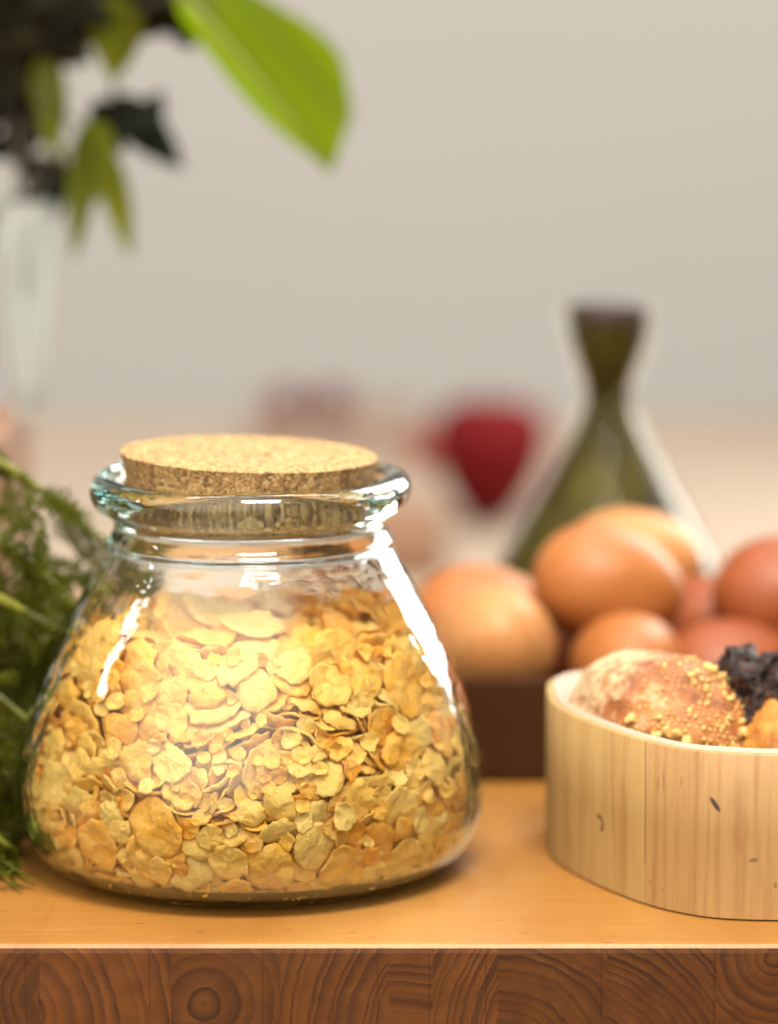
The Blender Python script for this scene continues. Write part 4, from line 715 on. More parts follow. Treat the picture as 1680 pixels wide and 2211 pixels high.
 (8,72,-1521,4737,4997,123,-25,-15,5),(3,54,-5533,3037,4753,4,91,-54,70),(1,30,-3325,-4108,3557,30,-38,-2,-117),(10,56,3462,-988,6462,93,59,43,47),(8,62,2950,5045,4936,71,88,-51,-27),
 (12,41,4934,-1600,4085,101,13,29,-71),(7,60,2731,4544,5205,32,58,7,-108),(7,43,-2798,5371,5016,42,45,85,-71),(7,50,-2869,-4093,4171,52,73,29,-85),(7,37,4674,1769,4403,36,-31,-31,-114),
 (13,98,2976,4774,6241,63,24,-98,45),(8,64,-2669,4592,4669,12,-81,97,3),(1,55,-5614,2091,4530,95,-7,-9,83),(5,64,4829,3528,4346,103,35,-62,22),(1,46,75,5272,5164,24,113,48,-25),
 (4,73,4456,-3245,4303,122,-25,8,25),(9,30,4378,2123,5077,9,29,-108,-60),(1,61,4700,1885,4578,103,-25,7,-70),(3,47,-157,5452,4769,32,116,-40,-6),(6,98,409,1367,7666,1,-39,121,-6),
 (9,86,-4085,3036,5132,14,10,3,-126),(10,31,-5141,-913,5113,4,84,-95,-1),(2,82,1841,5204,5552,77,-100,9,10),(10,40,-927,1526,7086,90,17,-25,-84),(11,36,-2747,-4275,2017,86,-52,70,32),
 (13,50,856,-5016,4293,18,-83,74,58),(8,57,5575,586,4929,23,-32,-12,120),(11,89,3655,3790,4974,55,-104,35,-31),(5,36,-701,3100,6629,125,-9,-13,-17),(0,45,-6222,1286,4649,29,103,33,60),
 (7,66,-4392,-1336,5625,8,101,61,47),(10,46,-3197,-4522,4108,54,-50,-49,-91),(1,40,-3222,4823,5032,44,98,-28,61),(13,66,2969,4233,4949,61,-12,107,29),(9,53,-486,5627,5288,2,15,98,-79),
 (10,58,-4985,3499,5143,44,-78,9,89),(7,65,-5004,876,5028,81,18,-1,-96),(3,50,926,-4658,5559,38,-24,1,-119),(5,55,5051,557,4825,103,-5,-38,-64),(0,65,4579,3651,4972,104,65,-13,-31),
 (9,52,-1235,621,7143,121,-10,-32,-20),(7,55,-2498,-4816,4108,105,-55,21,40),(2,56,4998,-1493,4573,110,22,-16,58),(4,55,4102,3706,4368,71,-3,-41,97),(12,31,1533,-97,7078,126,-18,0,1),
 (2,36,-5956,-494,4966,124,3,-25,4),(9,65,-4034,-4119,4214,18,-121,32,7),(11,50,4885,1246,4842,20,45,-106,49),(0,77,3845,4006,6462,71,54,-89,-18),(0,50,-2129,5113,5109,98,-79,8,17),
 (0,70,-5246,2712,5509,53,-81,-3,82),(5,71,5309,2379,5843,10,-61,-91,64),(1,81,433,5772,5957,17,-3,-85,93),(2,78,-3124,1401,6564,125,-10,-18,13),(8,56,3870,-1037,6384,74,26,-89,-45),
 (2,36,3618,3553,4980,17,-42,-74,93),(11,88,1815,4890,5703,6,-23,-96,-80),(2,48,-887,5688,5822,43,37,56,-99),(2,76,-5306,2260,5427,57,13,-74,-85),(9,61,-2792,-3910,4923,30,-101,-39,-60),
 (6,42,5060,-1538,4873,60,-7,21,110),(10,61,1636,760,7424,99,0,-9,79),(2,46,-2757,4459,4814,36,3,-11,121),(12,39,-5596,-1013,5258,74,-58,35,-78),(5,30,3509,2326,5867,92,-4,18,85),
 (9,75,792,4095,5941,58,-14,22,110),(12,52,-2440,4663,5022,50,-1,13,-116),(0,56,-4798,2033,5191,6,125,20,-7),(2,56,-3215,-4761,4048,58,-62,-27,-90),(3,68,3997,4181,5154,45,-16,106,51),
 (6,88,-2793,4680,5525,84,0,58,-76),(4,74,-6,5439,6565,94,80,-1,-29),(6,60,207,4642,5394,62,-10,-24,-108),(13,64,-4026,2844,5585,44,11,28,-115),(10,72,3450,3353,4975,59,104,-18,-39),
 (0,45,5086,3185,5628,63,28,65,84),(1,40,-4787,-2588,4692,43,-18,-105,53),(12,42,-2488,-4508,4277,8,-20,91,86),(4,66,-5099,392,5330,5,21,123,25),(8,49,3299,-557,6510,10,104,-54,-48),
 (3,80,5112,1133,5228,125,-23,3,9),(7,70,4711,3175,5773,14,-75,-41,-93),(13,45,-700,5377,5317,13,29,-97,76),(3,56,-3018,3969,5025,7,115,53,-7),(5,83,2136,4022,5493,2,-55,-60,-98),
 (1,33,5832,1199,5643,1,93,82,-28),(0,43,-2642,-5207,4430,41,106,52,-22),(11,50,5252,1843,4806,95,-17,-3,-83),(4,89,3585,3439,5520,2,8,-10,-126),(1,40,-405,4965,5152,11,115,-52,-5),
 (8,30,-1970,4765,5199,8,-45,116,24),(4,69,-350,1002,7651,22,96,72,33),(5,56,-3480,-3989,5260,122,-28,3,-23),(8,66,4205,1665,5526,53,22,-113,-1),(7,48,1640,3449,6142,121,-30,23,-6),
 (0,36,4585,2578,4460,25,8,-123,17),(13,30,547,5342,4752,36,105,54,-29),(4,31,-2097,4995,4920,38,79,92,-1),(11,73,-1037,-142,7771,18,-110,-46,-40),(7,50,3539,4188,5851,19,65,89,-60),
 (0,79,-1113,4568,5398,13,-1,-30,-123),(8,44,347,5241,5794,82,-93,12,-25),(3,90,-1357,5328,6795,62,-50,43,90),(7,48,-5661,1415,5480,53,-74,18,-86),(3,71,-5225,-863,5555,109,-22,48,-38),
 (7,30,-3728,-3379,4527,87,11,83,40),(4,65,261,-2482,7146,3,0,37,-121),(3,51,2941,2741,6031,21,121,19,-25),(7,55,-3465,-3922,4590,72,79,-66,-19),(0,45,2251,-4241,5569,39,-1,11,-120),
 (0,98,5097,1556,5343,21,-23,-9,-123),(5,36,1305,4985,4454,75,33,-97,5),(10,51,-3794,1812,5950,79,-34,-33,87),(2,73,-4345,2720,7020,20,75,100,-9),(0,68,-4789,-2413,4735,67,19,68,82),
 (12,30,4509,-2166,4536,109,-48,-11,44),(8,61,5124,342,5259,124,-15,-4,23),(13,65,4279,2786,5009,46,-4,20,-117),(2,35,2695,4042,4708,29,77,59,-77),(11,66,-3489,4734,5813,106,-52,-43,-16),
 (5,78,2891,3631,6072,113,-47,30,-19),(13,62,4458,583,6969,106,35,-52,-30),(12,73,4869,2246,7239,23,104,25,-64),(12,98,1486,4933,6937,37,82,-88,18),(5,66,-2367,4047,5450,45,31,-93,-67),
 (5,62,-4503,1967,5298,116,6,-9,51),(6,41,4856,-1006,5443,36,-14,28,118),(4,55,3459,3583,6027,105,-37,39,46),(10,59,-1588,5149,5781,16,-19,66,-106),(10,34,-3895,-3355,4664,32,104,25,-61),
 (3,51,-1872,-5153,5062,123,2,-9,31),(8,48,4956,-1890,4977,105,-63,-4,34),(11,52,4252,-128,6476,22,-62,100,-42),(11,72,2282,4348,5449,4,-53,-82,-81),(11,55,-3605,3383,5627,5,13,126,-9),
 (2,32,-4404,-2091,4711,106,-11,-66,19),(7,44,-3865,-3613,5002,41,20,28,115),(4,70,-1362,-4652,5316,77,14,13,-99),(13,47,5040,2069,5000,28,107,-62,7),(2,50,-605,4842,5552,38,-7,36,115),
 (13,58,-4714,1321,5519,38,21,-4,119),(12,31,-2503,-5122,4582,6,5,84,95),(8,60,892,4436,6411,38,41,104,-46),(2,42,-1687,3010,6615,27,81,93,15),(4,69,-3293,2354,6125,47,-37,-28,108),
 (1,48,-4784,636,5528,122,21,16,23),(8,46,4702,-1550,5133,42,-93,36,-66),(12,51,4760,2452,5310,53,-105,-23,41),(3,59,827,4881,4968,22,-51,-10,-114),(9,72,-4175,2436,5628,79,2,17,-98),
 (2,62,1395,-4332,5674,123,22,2,20),(3,33,4922,2984,5355,90,-73,-2,-53),(7,56,-4709,3067,5756,4,-89,3,90),(12,59,-5097,-177,5348,19,-98,75,25),(4,60,-2735,-4789,5308,12,12,112,58),
 (9,60,5321,-1765,5553,69,52,26,89),(0,44,3432,1638,6216,12,118,25,-38),(1,51,1707,4286,6349,84,90,-8,-31),(10,36,-2,4292,5854,74,-5,-15,-102),(10,65,-1914,4008,5825,93,-13,11,85),
 (10,75,-1068,3704,7339,99,-29,-8,-74),(2,61,1938,3728,6243,40,2,82,88),(10,65,2446,-4301,5995,110,-51,11,38),(13,61,4109,-2779,5542,5,-89,85,-31),(10,64,3649,2779,6818,15,-114,-54,4),
 (9,86,1118,4654,5786,12,-90,-49,-74),(5,98,-638,4002,6150,111,-29,-4,54),(7,52,-5037,1993,5606,118,35,30,-9),(8,42,-4506,-1956,4360,1,63,25,-108),(0,40,-2450,-4530,4570,124,21,2,-15),
 (12,38,4027,-2630,4640,31,52,-92,-63),(2,70,4009,2602,6289,113,-21,-25,-49),(12,53,1001,1170,7155,71,4,-18,-103),(4,36,2523,-2546,6276,28,23,-33,117),(12,63,3051,3866,6602,57,22,81,77),
 (2,55,-29,5003,5747,33,91,-79,22),(3,39,-1894,4335,4925,26,92,-73,40),(0,59,-5469,1274,5764,47,-76,34,-84),(4,62,-2603,-3908,5760,31,-46,114,8),(8,32,4288,2594,4649,18,20,122,-21),
 (7,55,447,1864,7940,108,10,9,-65),(6,98,-4634,1346,5853,45,-2,4,-119),(3,60,3409,3845,6615,85,-77,37,-40),(4,40,-363,5108,5798,86,-29,9,89),(13,86,-3052,3377,6151,7,100,77,9),
 (8,88,-4317,1346,7429,126,-4,-13,-8),(12,45,-1417,-722,7095,94,-11,-23,82),(6,56,3946,-2131,5878,27,84,49,77),(7,62,5515,1657,5770,26,122,-2,-22),(0,43,5217,397,5680,25,49,18,-113),
 (9,63,2016,1764,7052,109,-60,20,-15),(1,68,-4207,2826,6005,123,14,-9,28),(11,50,-4451,3653,6097,0,-110,0,-63),(13,46,-3329,-3585,5320,122,-21,21,17),(3,33,4175,-3033,4802,2,-46,-100,64),
 (10,61,4368,2348,5666,13,-3,-9,126),(10,79,2326,4337,6549,25,-35,-111,43),(1,48,-1457,4972,5927,113,33,32,-35),(11,75,5116,193,5760,100,46,-34,-53),(9,67,-2953,3498,5755,124,-8,-15,20),
 (12,50,1120,-4607,4948,22,-56,94,61),(1,52,-3030,-4192,5849,21,-75,100,-7),(2,34,3161,-2246,6133,32,-54,-110,-11),(4,60,4591,277,5820,58,-29,108,-16),(13,76,4871,1434,5965,124,-7,-18,18),
 (4,49,1052,2018,7072,6,69,-106,2),(3,98,-4342,2258,6437,1,-87,92,1),(13,53,3510,2082,6135,23,-25,-26,-119),(1,56,-954,5258,6423,94,62,51,-30),(1,67,-4874,19,5560,89,2,31,-85),
 (7,69,1793,-2073,7054,58,12,-1,112),(10,98,4527,-1550,5919,81,-10,-97,14),(3,68,4516,1912,6087,5,120,-35,19),(6,50,979,4878,6612,75,67,-76,17),(12,90,-2078,4519,6175,38,2,-16,120),
 (10,50,-4986,2168,6108,46,-52,-106,-8),(1,31,593,-4990,5945,37,117,-31,-4),(11,79,267,4706,6338,76,-31,59,77),(2,43,-2915,-1410,6523,83,32,-9,-90),(9,45,4211,756,5816,118,-27,19,-32),
 (5,37,2686,3459,6098,17,-25,-105,64),(0,52,-2518,4403,7187,106,-58,-37,7),(3,66,-3589,404,6345,22,-101,69,-25),(13,47,2857,-3847,6258,19,37,-61,-103),(12,67,4230,1301,6243,54,23,-3,-113),
 (1,46,-3845,-2780,4884,75,90,-24,-43),(1,52,-655,-4258,5857,42,45,16,-110),(9,47,3930,-1382,6080,96,8,82,-4),(13,41,1958,4436,5930,15,-77,-54,-84),(10,38,-4599,3837,5060,7,-53,21,-113),
 (12,54,-5318,1637,6491,33,-5,121,-18),(5,74,237,-4273,6017,121,5,9,-38),(10,37,2817,-3501,5472,114,25,30,41),(7,30,3928,-2740,5146,98,-38,-14,70),(10,53,4968,-328,5833,6,90,64,62),
 (11,45,2501,3305,5895,48,-34,-18,-111),(9,34,327,3908,6581,65,1,-3,-109),(5,42,-4327,-502,5792,98,-15,-23,76),(5,38,-2507,-4899,5424,100,42,-35,55),(12,56,4228,-1787,5295,94,-35,71,-32),
 (6,54,3549,3057,6376,41,9,-16,119),(13,49,-828,5409,6122,14,-25,75,-98),(11,30,-2924,-3363,5389,62,-30,100,37),(10,40,3183,-3202,5951,100,-45,-12,63),(5,65,-520,-2712,7066,109,-2,31,-57),
 (8,65,4368,2999,6707,19,-56,-105,40),(10,89,2436,2783,6700,40,52,-108,15),(1,35,-1148,4596,6250,15,-12,124,-18),(10,60,-3728,3790,6456,14,-119,-39,-19),(12,42,-3590,2234,6601,96,12,45,68),
 (10,33,2940,-2961,5990,79,5,-4,-99),(4,55,2963,1362,6857,18,30,-121,-12),(1,68,1888,25,7735,116,-23,12,-45),(12,74,-2346,993,7574,22,117,36,27),(13,57,4517,-716,5843,42,-54,-26,-104),
 (1,85,3969,2272,6943,62,22,-58,92),(6,67,2297,3488,6911,106,28,46,44),(10,34,122,4354,6076,105,-25,-24,62),(2,56,-3185,3332,6418,10,11,-6,126),(10,45,-5050,-56,6303,123,27,15,-2),
 (11,35,1764,-3676,6007,8,2,-15,126),(6,52,1706,3624,6586,106,3,-36,59),(0,43,-3477,1291,6277,22,-64,104,-28),(5,49,3281,2763,6174,27,-45,4,-116),(2,44,-2242,4571,6538,10,-71,103,18),
 (11,85,-4460,2226,6710,77,3,-9,-101),(1,63,-2342,-3655,6888,73,102,-8,18),(12,86,-1197,-2006,7149,2,38,121,8),(6,74,4760,-697,6262,114,-53,-11,14),(2,59,2783,-330,7115,123,7,29,5),
 (1,33,3115,3199,5826,62,-11,34,105),(11,63,-2410,2635,6397,120,-12,-11,39),(0,42,-725,-5000,6317,106,42,-33,46),(9,64,-2892,4515,6549,27,4,-22,-122),(7,39,-4661,-449,6221,97,10,22,-79),
 (9,48,-2961,-636,7095,34,13,47,-112),(13,48,4432,114,6260,61,32,-35,-101),(11,53,3630,2686,7141,109,64,3,10),(10,50,835,3392,7036,120,39,-13,5),(0,46,-98,3166,6660,32,107,-58,15),
 (6,53,-5222,412,6169,121,27,-4,27),(6,50,3425,-2649,6486,67,35,-15,-101),(3,71,-2924,-3221,6565,35,122,10,-1),(13,50,4428,-2644,6510,9,-67,52,-94),(8,53,4611,971,7166,16,66,66,85),
 (0,50,-553,4992,6602,29,1,-96,-78),(5,86,-2078,3805,6403,88,15,-9,90),(8,54,-4538,1082,6496,23,-66,-103,-25),(3,52,1754,2639,6617,22,108,53,-34),(0,39,-3950,999,6568,66,11,-8,-107),
 (8,66,-3368,-672,6457,66,31,-3,-104),(12,35,4284,137,5898,97,-3,-4,82),(5,55,4899,1425,6787,101,14,-30,-70),(3,67,1071,5260,7221,28,56,91,-63),(9,63,-307,2500,7135,113,-27,-6,-51),
 (10,43,-3968,3607,6521,107,8,-11,66),(2,72,-4382,85,6312,6,74,98,33),(3,32,-2820,-2983,6125,1,-35,-121,-17),(6,33,-3447,2722,5764,14,4,7,126),(9,90,2664,3107,7039,78,51,13,85),
 (5,96,1982,1835,7640,39,107,-56,-10),(13,57,-3942,1192,6986,7,50,116,-7),(5,59,-4087,26,6606,15,-125,18,-2),(2,38,-3877,-3054,5353,78,10,38,93),(13,64,-2051,-455,7586,16,-119,-24,-33),
 (9,58,1023,-2818,6916,118,12,-19,40),(4,44,-4290,206,6003,33,-6,-25,120),(11,70,4856,-99,7209,97,9,-68,-43),(2,36,2840,2077,6337,56,26,31,106),(9,57,-1260,4412,6603,70,-15,53,90),
 (2,72,-1489,944,7356,16,-62,106,-27),(10,72,-4814,-222,6764,3,-40,-116,-32),(10,51,-2199,-3513,6189,10,-35,-120,-19),(8,57,3131,-2698,6706,102,-32,-42,54),(13,83,3509,637,7750,5,-90,-71,54),
 (5,51,3243,620,6950,1,117,25,-44),(11,62,959,2966,7032,121,34,-6,-18),(3,51,-2688,-3220,5961,22,-16,-12,124),(8,54,3069,-3409,6768,87,-65,-60,26),(4,65,3996,1286,6618,116,39,-32,-14),
 (1,53,389,3751,6535,5,115,-51,14),(2,77,-4519,1540,7046,124,-2,-15,-21),(11,35,-4291,-1999,5560,61,-58,-76,57),(6,64,910,-3404,6482,92,-16,12,-85),(5,67,3946,3079,7252,29,26,48,111),
 (4,70,3887,1490,7072,118,23,-40,-2),(9,44,250,2556,6966,108,-26,-16,-60),(11,56,-1712,4749,6762,71,-32,19,98),(1,53,-4563,824,6648,115,-12,7,-52),(2,36,2116,-3795,5741,55,-111,-20,21),
 (0,47,5029,1900,6395,8,10,-19,-125),(9,66,1535,3855,7278,68,7,-23,105),(5,37,-3659,2793,6567,22,104,-60,-35),(4,55,1456,-3855,6675,122,-13,14,-31),(6,42,1959,-3949,6392,106,-15,-6,-68),
 (7,30,3640,1431,6272,40,-3,1,-120),(6,60,3244,3184,7058,121,5,33,-17),(3,58,819,4445,7585,54,-74,83,28),(3,50,-2250,3893,6872,2,-118,-38,28),(10,68,-3380,-3394,6048,0,-71,-80,68),
 (1,69,-2522,-2354,6942,12,-122,30,-15),(6,57,4145,-983,6858,34,-12,16,121),(4,50,2968,1538,6543,81,-21,25,-93),(4,78,-3424,3632,6748,40,-11,26,-117),(6,38,-4196,-645,6128,99,25,34,-68),
 (2,54,563,-4519,6619,32,-29,-15,-118),(10,39,4614,776,6521,111,27,-22,-50),(12,90,631,2289,7434,46,6,27,115),(2,61,-2817,3351,6777,65,-21,38,-100),(1,40,-5149,-648,6700,5,-66,-95,-51),
 (11,51,-3481,-2766,5386,31,-41,-63,98),(13,30,2934,-2756,6135,113,0,-19,54),(10,52,2479,-2101,6622,27,-10,8,-124),(0,57,3552,-227,6632,95,-12,62,-56),(3,63,-793,3940,6489,52,0,-18,-114),
 (11,57,-5000,633,6538,127,1,5,-1),(12,60,-1237,3773,6628,39,5,4,-121),(1,60,-3608,3255,7264,23,-69,-104,-1),(3,61,-4274,-827,6448,46,-85,-79,-24),(8,46,1507,-3841,6364,124,-23,16,-5),
 (6,71,3703,-134,7440,26,-115,-38,27),(0,82,1614,2650,7800,124,-17,9,22),(9,34,999,4399,5321,80,-24,73,61),(4,42,-3159,363,6669,21,-9,-14,124),(5,39,1088,-3879,6092,10,11,-1,126),
 (0,63,-4572,-1015,6694,38,-96,-65,-35),(9,39,-3097,-2744,5993,12,2,7,-126),(3,57,2923,-2800,6825,2,-109,10,-65),(12,68,3610,-1714,7129,20,62,108,19),(12,47,-1096,3077,7198,2,90,-88,18),
 (12,98,-3554,2652,7240,104,-5,42,-59),(6,50,-3363,2582,6583,121,-5,23,32),(1,48,-4194,-2296,5145,13,86,48,79),(10,51,-27,-1779,7069,114,19,-6,-52),(9,44,4582,569,6681,113,9,-58,5),
 (0,56,2987,1309,7261,12,26,-122,18),(7,53,45,-3571,7060,55,-105,-36,-29),(3,48,1724,2886,7108,124,12,-19,12),(6,55,592,3993,7140,64,39,31,-97),(5,60,-2025,4039,7098,12,78,96,-27),
 (10,50,-4544,-2125,6100,7,17,15,125),(7,46,-4076,-2033,5761,45,-7,15,-118),(4,48,-2582,561,6949,6,-3,-14,126),(4,62,-1704,-3026,6547,96,-12,-15,81),(1,58,2888,-2002,7096,120,-23,-5,-36),
 (1,38,3318,882,6615,25,67,-105,0),(1,49,-84,3581,6720,61,-9,17,110),(6,30,670,3084,6733,22,122,13,-27),(11,35,-3118,4183,6291,16,25,77,97),(12,34,-3655,-679,6527,16,81,89,38),
 (3,42,-1964,-3021,6747,3,-61,110,-15),(5,44,2748,-3024,6247,119,-1,1,44),(2,61,1752,-3038,6778,88,0,-2,-91),(0,45,3640,393,6209,16,37,-5,120),(8,30,-709,5015,5673,94,-47,16,69),
 (13,52,-3890,1545,6709,123,-8,-5,31),(9,74,-1873,4629,7259,47,117,6,12),(8,52,-1646,3343,6779,101,-15,-23,72),(4,52,-3845,-1704,6644,82,12,-38,88),(8,54,-2403,-2450,6449,24,-3,121,31),
 (5,53,2289,-3334,6026,59,-22,38,-104),(13,47,2966,-2038,6434,18,-120,32,21),(6,50,4185,539,7668,74,69,-64,-42),(12,50,2477,4767,7173,96,-67,0,-49),(0,68,2581,-808,7535,20,-116,-32,34),
 (0,33,-3404,-2369,5861,30,-27,-36,115),(7,46,-2140,148,7097,123,17,-28,-3),(11,49,-3812,-2659,6320,39,4,-117,29),(12,75,-1532,-2616,7351,3,73,103,17),(6,58,2156,-3709,6735,33,60,-3,107),
 (12,53,2539,4438,6771,32,110,-19,-52),(5,46,-2597,2128,6573,74,33,-15,-97),(4,40,3729,-1973,6530,1,31,88,-86),(7,46,3082,1621,7335,15,98,67,-42),(0,56,-681,3093,6956,14,21,-124,12),
 (3,73,-1874,629,7530,14,-28,22,121),(8,46,-860,-4312,6601,6,104,72,6),(5,30,-2162,-3078,6335,111,7,-17,-58),(5,50,2484,-2937,6540,106,-20,-36,58),(2,45,4041,506,6553,77,-40,-76,54),
 (6,70,2711,2119,7281,114,-31,14,-45),(2,44,1965,5091,6997,20,101,54,-50),(0,38,-1428,3151,6448,118,-18,-15,42),(7,56,-1926,2776,6783,99,21,-20,74),(7,67,-3650,251,7196,12,-114,53,15),
 (8,56,-3346,-1935,6186,20,-20,-10,123),(3,59,-179,4346,6637,112,-51,-12,-28),(10,46,-3854,596,6496,30,66,99,33),(8,80,-2853,-2306,7031,6,28,18,-122),(0,47,2330,-2982,6723,9,119,27,35),
 (4,37,4093,197,6349,52,99,48,35),(8,40,2945,2187,6691,16,-65,45,-98),(12,49,267,5089,6758,99,58,-50,23),(4,67,-2250,2796,7040,12,6,37,-121),(5,47,-4420,-1634,6538,4,10,114,55),
 (1,43,-792,-3157,6772,9,-22,-6,-125),(1,55,2651,-2742,6985,41,20,-10,-118),(5,55,-3065,1715,7101,51,8,-2,116),(0,37,-3368,-3001,5558,106,39,-58,11),(2,30,2595,-3183,6132,105,5,8,70),
 (2,36,3969,-132,6650,125,12,16,12),(11,46,1078,3152,6480,87,-6,41,82),(12,54,-2449,3172,6855,33,-3,-120,-24),(6,62,-3111,1814,7389,110,10,44,-44),(8,56,-3048,-1508,6654,69,34,5,-101),
 (5,60,-2833,-1519,7202,10,-108,-58,-33),(13,46,3984,-2403,6357,22,-23,-86,88),(4,70,3297,3999,7513,51,109,27,-29),(12,60,-1818,3465,7017,57,-7,25,111),(11,55,-3865,-1597,6210,7,-123,21,-25),
 (9,62,-129,-4271,6699,3,-113,51,26),(4,55,-3160,1607,6857,125,-20,2,-2),(13,62,-2773,-2751,7221,84,-9,-25,92),(9,56,1480,-3733,6934,41,-9,27,-117),(7,45,2756,4447,5996,82,-84,42,-24),
 (9,56,-1023,4680,6753,10,61,96,-55),(11,34,-1975,3530,6596,20,-22,-122,-18),(13,69,-3873,66,6841,106,-7,9,-69),(2,76,-2785,-3428,6944,121,-34,-16,-3),(12,57,742,2647,7801,83,-22,5,-93),
 (5,41,2261,-4078,6158,114,-40,-31,-25),(11,55,4135,-252,7140,106,13,60,34),(11,59,4138,3855,6465,5,53,50,104),(7,32,3707,4730,5602,109,-30,54,21),(13,40,-417,4648,6673,24,26,-115,42),
 (6,42,-1141,2975,6712,62,-6,18,109),(12,45,-3270,907,6829,102,-3,-6,-76),(5,43,-3683,-2378,6197,60,81,-77,4),(2,53,3621,593,6899,71,34,-96,-26),(10,52,-1238,2741,7313,26,-6,-23,122),
 (3,45,3511,-1722,6092,18,-120,-14,36),(12,31,3875,-189,6078,120,-4,40,-10),(9,48,100,3107,6835,53,-32,-37,-105),(6,35,-3870,-1069,6280,44,10,-18,117),(5,61,1382,3217,6881,13,21,21,-123),
 (10,48,-1707,1543,7161,110,-27,14,56),(13,63,-4291,-1347,6526,32,7,-51,112),(10,51,388,4324,6978,81,53,4,82),(5,68,-1493,3672,7240,118,-20,31,30),(8,47,-2175,1187,7004,81,-21,-10,95),
 (5,30,4148,756,6101,63,-10,31,106),(6,69,3267,3141,7692,20,37,25,-117),(13,57,-2703,-285,7197,30,-115,-46,-7),(7,45,-3446,-1916,6391,63,25,9,-107),(9,64,-2613,427,7612,35,-10,-29,118),
 (11,60,-3477,-825,6689,41,24,33,-113),(9,46,604,5289,6874,107,-65,14,-16),(1,34,-567,4761,6157,108,-53,7,41),(0,59,94,3521,7335,32,-2,3,123),(10,62,915,2871,7467,123,-12,6,-27),
 (3,68,-3430,436,7439,65,-18,26,-104),(12,60,-3996,-2367,7034,12,-6,-5,-126),(2,57,-1677,-3120,6900,95,-3,-1,84),(3,41,4902,-2390,5867,91,55,10,68),(3,80,4036,3253,7492,22,95,53,-61),
 (13,55,3295,2509,7853,23,41,43,-110),(10,50,1735,3011,7308,124,25,-3,-9),(12,65,-3276,936,7736,29,21,-121,-12),(11,34,407,6153,5040,21,85,-64,67),(9,58,-2596,2285,6996,73,9,23,-101),
 (8,72,3396,1182,7891,14,69,88,-59),(11,46,3872,589,6651,44,-70,-49,83),(10,45,1186,3814,6738,46,24,116,-4),(0,52,26,4704,6988,97,-70,29,32),(2,40,-3043,-2740,6428,55,114,-13,6),
 (9,48,-2662,-3332,6322,122,-35,-8,6),(8,53,2638,-3575,6752,109,17,63,-11),(9,36,-1964,3232,6806,31,0,-26,120),(12,68,-2477,-1183,7130,59,-6,-33,107),(13,50,1204,-3825,6255,88,4,20,89),
 (12,48,1794,-3227,6543,107,-4,-21,66),(0,49,956,4004,7030,8,-83,95,9),(7,57,-1247,2232,7459,115,-1,-18,-50),(4,47,-2398,1315,7172,38,115,35,17),(6,44,-3296,1043,7062,124,29,-1,-2),
 (6,43,1293,-4909,6694,0,-126,-1,-12),(1,55,3895,1716,7510,114,34,-39,-23),(11,47,1728,3269,6830,34,32,8,-118),(4,68,-264,3323,7157,41,-9,-10,-120),(4,50,-813,3732,6857,117,-11,-9,46),
 (2,47,-3337,-2358,6509,92,19,-8,-86),(2,42,4069,-123,6777,94,22,1,82),(8,48,4258,3316,6050,105,9,-37,-61),(1,39,-4467,3400,6390,96,-17,-76,-29),(7,45,-1040,-3462,6642,127,10,5,1),
 (8,46,2480,-3529,6244,108,64,16,2),(6,39,3233,1126,6915,77,-15,-7,-100),(7,41,-542,4388,6967,124,-10,-7,-27),(12,55,-1118,2286,7045,3,-14,126,-5),(11,36,2863,-3365,5710,105,-8,50,-50),
 (11,35,3851,-2217,6391,92,-85,18,-13),(7,56,2436,3944,7282,113,-41,-9,-40),(6,40,791,3806,6649,33,5,10,-122),(9,58,-2216,2059,7114,123,11,28,1),(2,49,5095,2637,6309,28,-75,-7,-99),
 (5,45,1841,2578,7538,122,-7,23,25),(11,59,-1813,2220,7258,77,-17,13,-99),(5,30,-3919,-748,6019,15,103,62,39),(9,23,2064,-5944,1060,56,85,-69,31),(1,30,-3681,-4591,6031,-6,22,60,-110),
 (0,28,6582,-746,3089,-13,93,10,85),(7,36,2810,-5894,2376,57,97,10,58),(6,36,4888,4337,2768,104,-30,66,2),(2,29,-715,-6273,1145,23,3,-114,50),(2,26,-4583,-3531,6205,76,26,-76,63),
 (10,39,5226,-413,7024,74,65,7,80),(0,24,-5600,-2519,4835,34,56,-35,-103),(8,30,2720,-6042,3364,44,-1,97,-69),(9,33,874,-6278,4698,77,60,-29,76),(11,22,-4954,-4512,2528,72,75,-65,-32),
 (3,32,-3396,4162,7246,12,56,-48,-103),(5,22,-4854,1974,7493,-78,78,41,-48),(11,31,5222,-1119,6988,68,73,63,48),(11,22,-3429,-5584,1732,69,59,-62,63),(11,24,-6260,-1863,3700,103,22,-51,-50),
 (1,27,6153,-646,5017,-44,43,-63,92),(10,27,2193,-6045,4387,4,6,-67,108),(0,24,-4140,-4305,5767,44,5,-79,89),(5,37,-4228,3197,7295,-12,69,-13,-105),(11,38,1652,-6183,4442,43,11,62,-102),
 (4,31,5151,-914,7518,46,58,40,95),(3,36,5297,-846,6728,101,2,59,50),(13,34,-3009,4006,7153,32,22,-97,-72),(1,26,607,-6382,4327,77,45,74,-53),(5,28,1297,-6516,2393,70,83,41,-52),
 (7,30,4894,-4110,3597,74,41,61,-72),(13,37,-627,6515,3832,109,-64,-9,-15),(0,40,6248,881,2022,43,97,5,69),(12,34,1003,-6251,4195,73,96,-6,40),(10,36,1907,4796,7379,37,-17,87,83),
 (10,32,6245,-1179,4588,-1,59,-11,112),(8,24,5383,-3853,2861,13,63,-79,76),(4,30,-6040,698,5352,77,35,-85,-42),(8,23,-5965,-2493,3861,43,48,21,-107),(5,32,-5938,52,5616,-42,72,-2,-96),
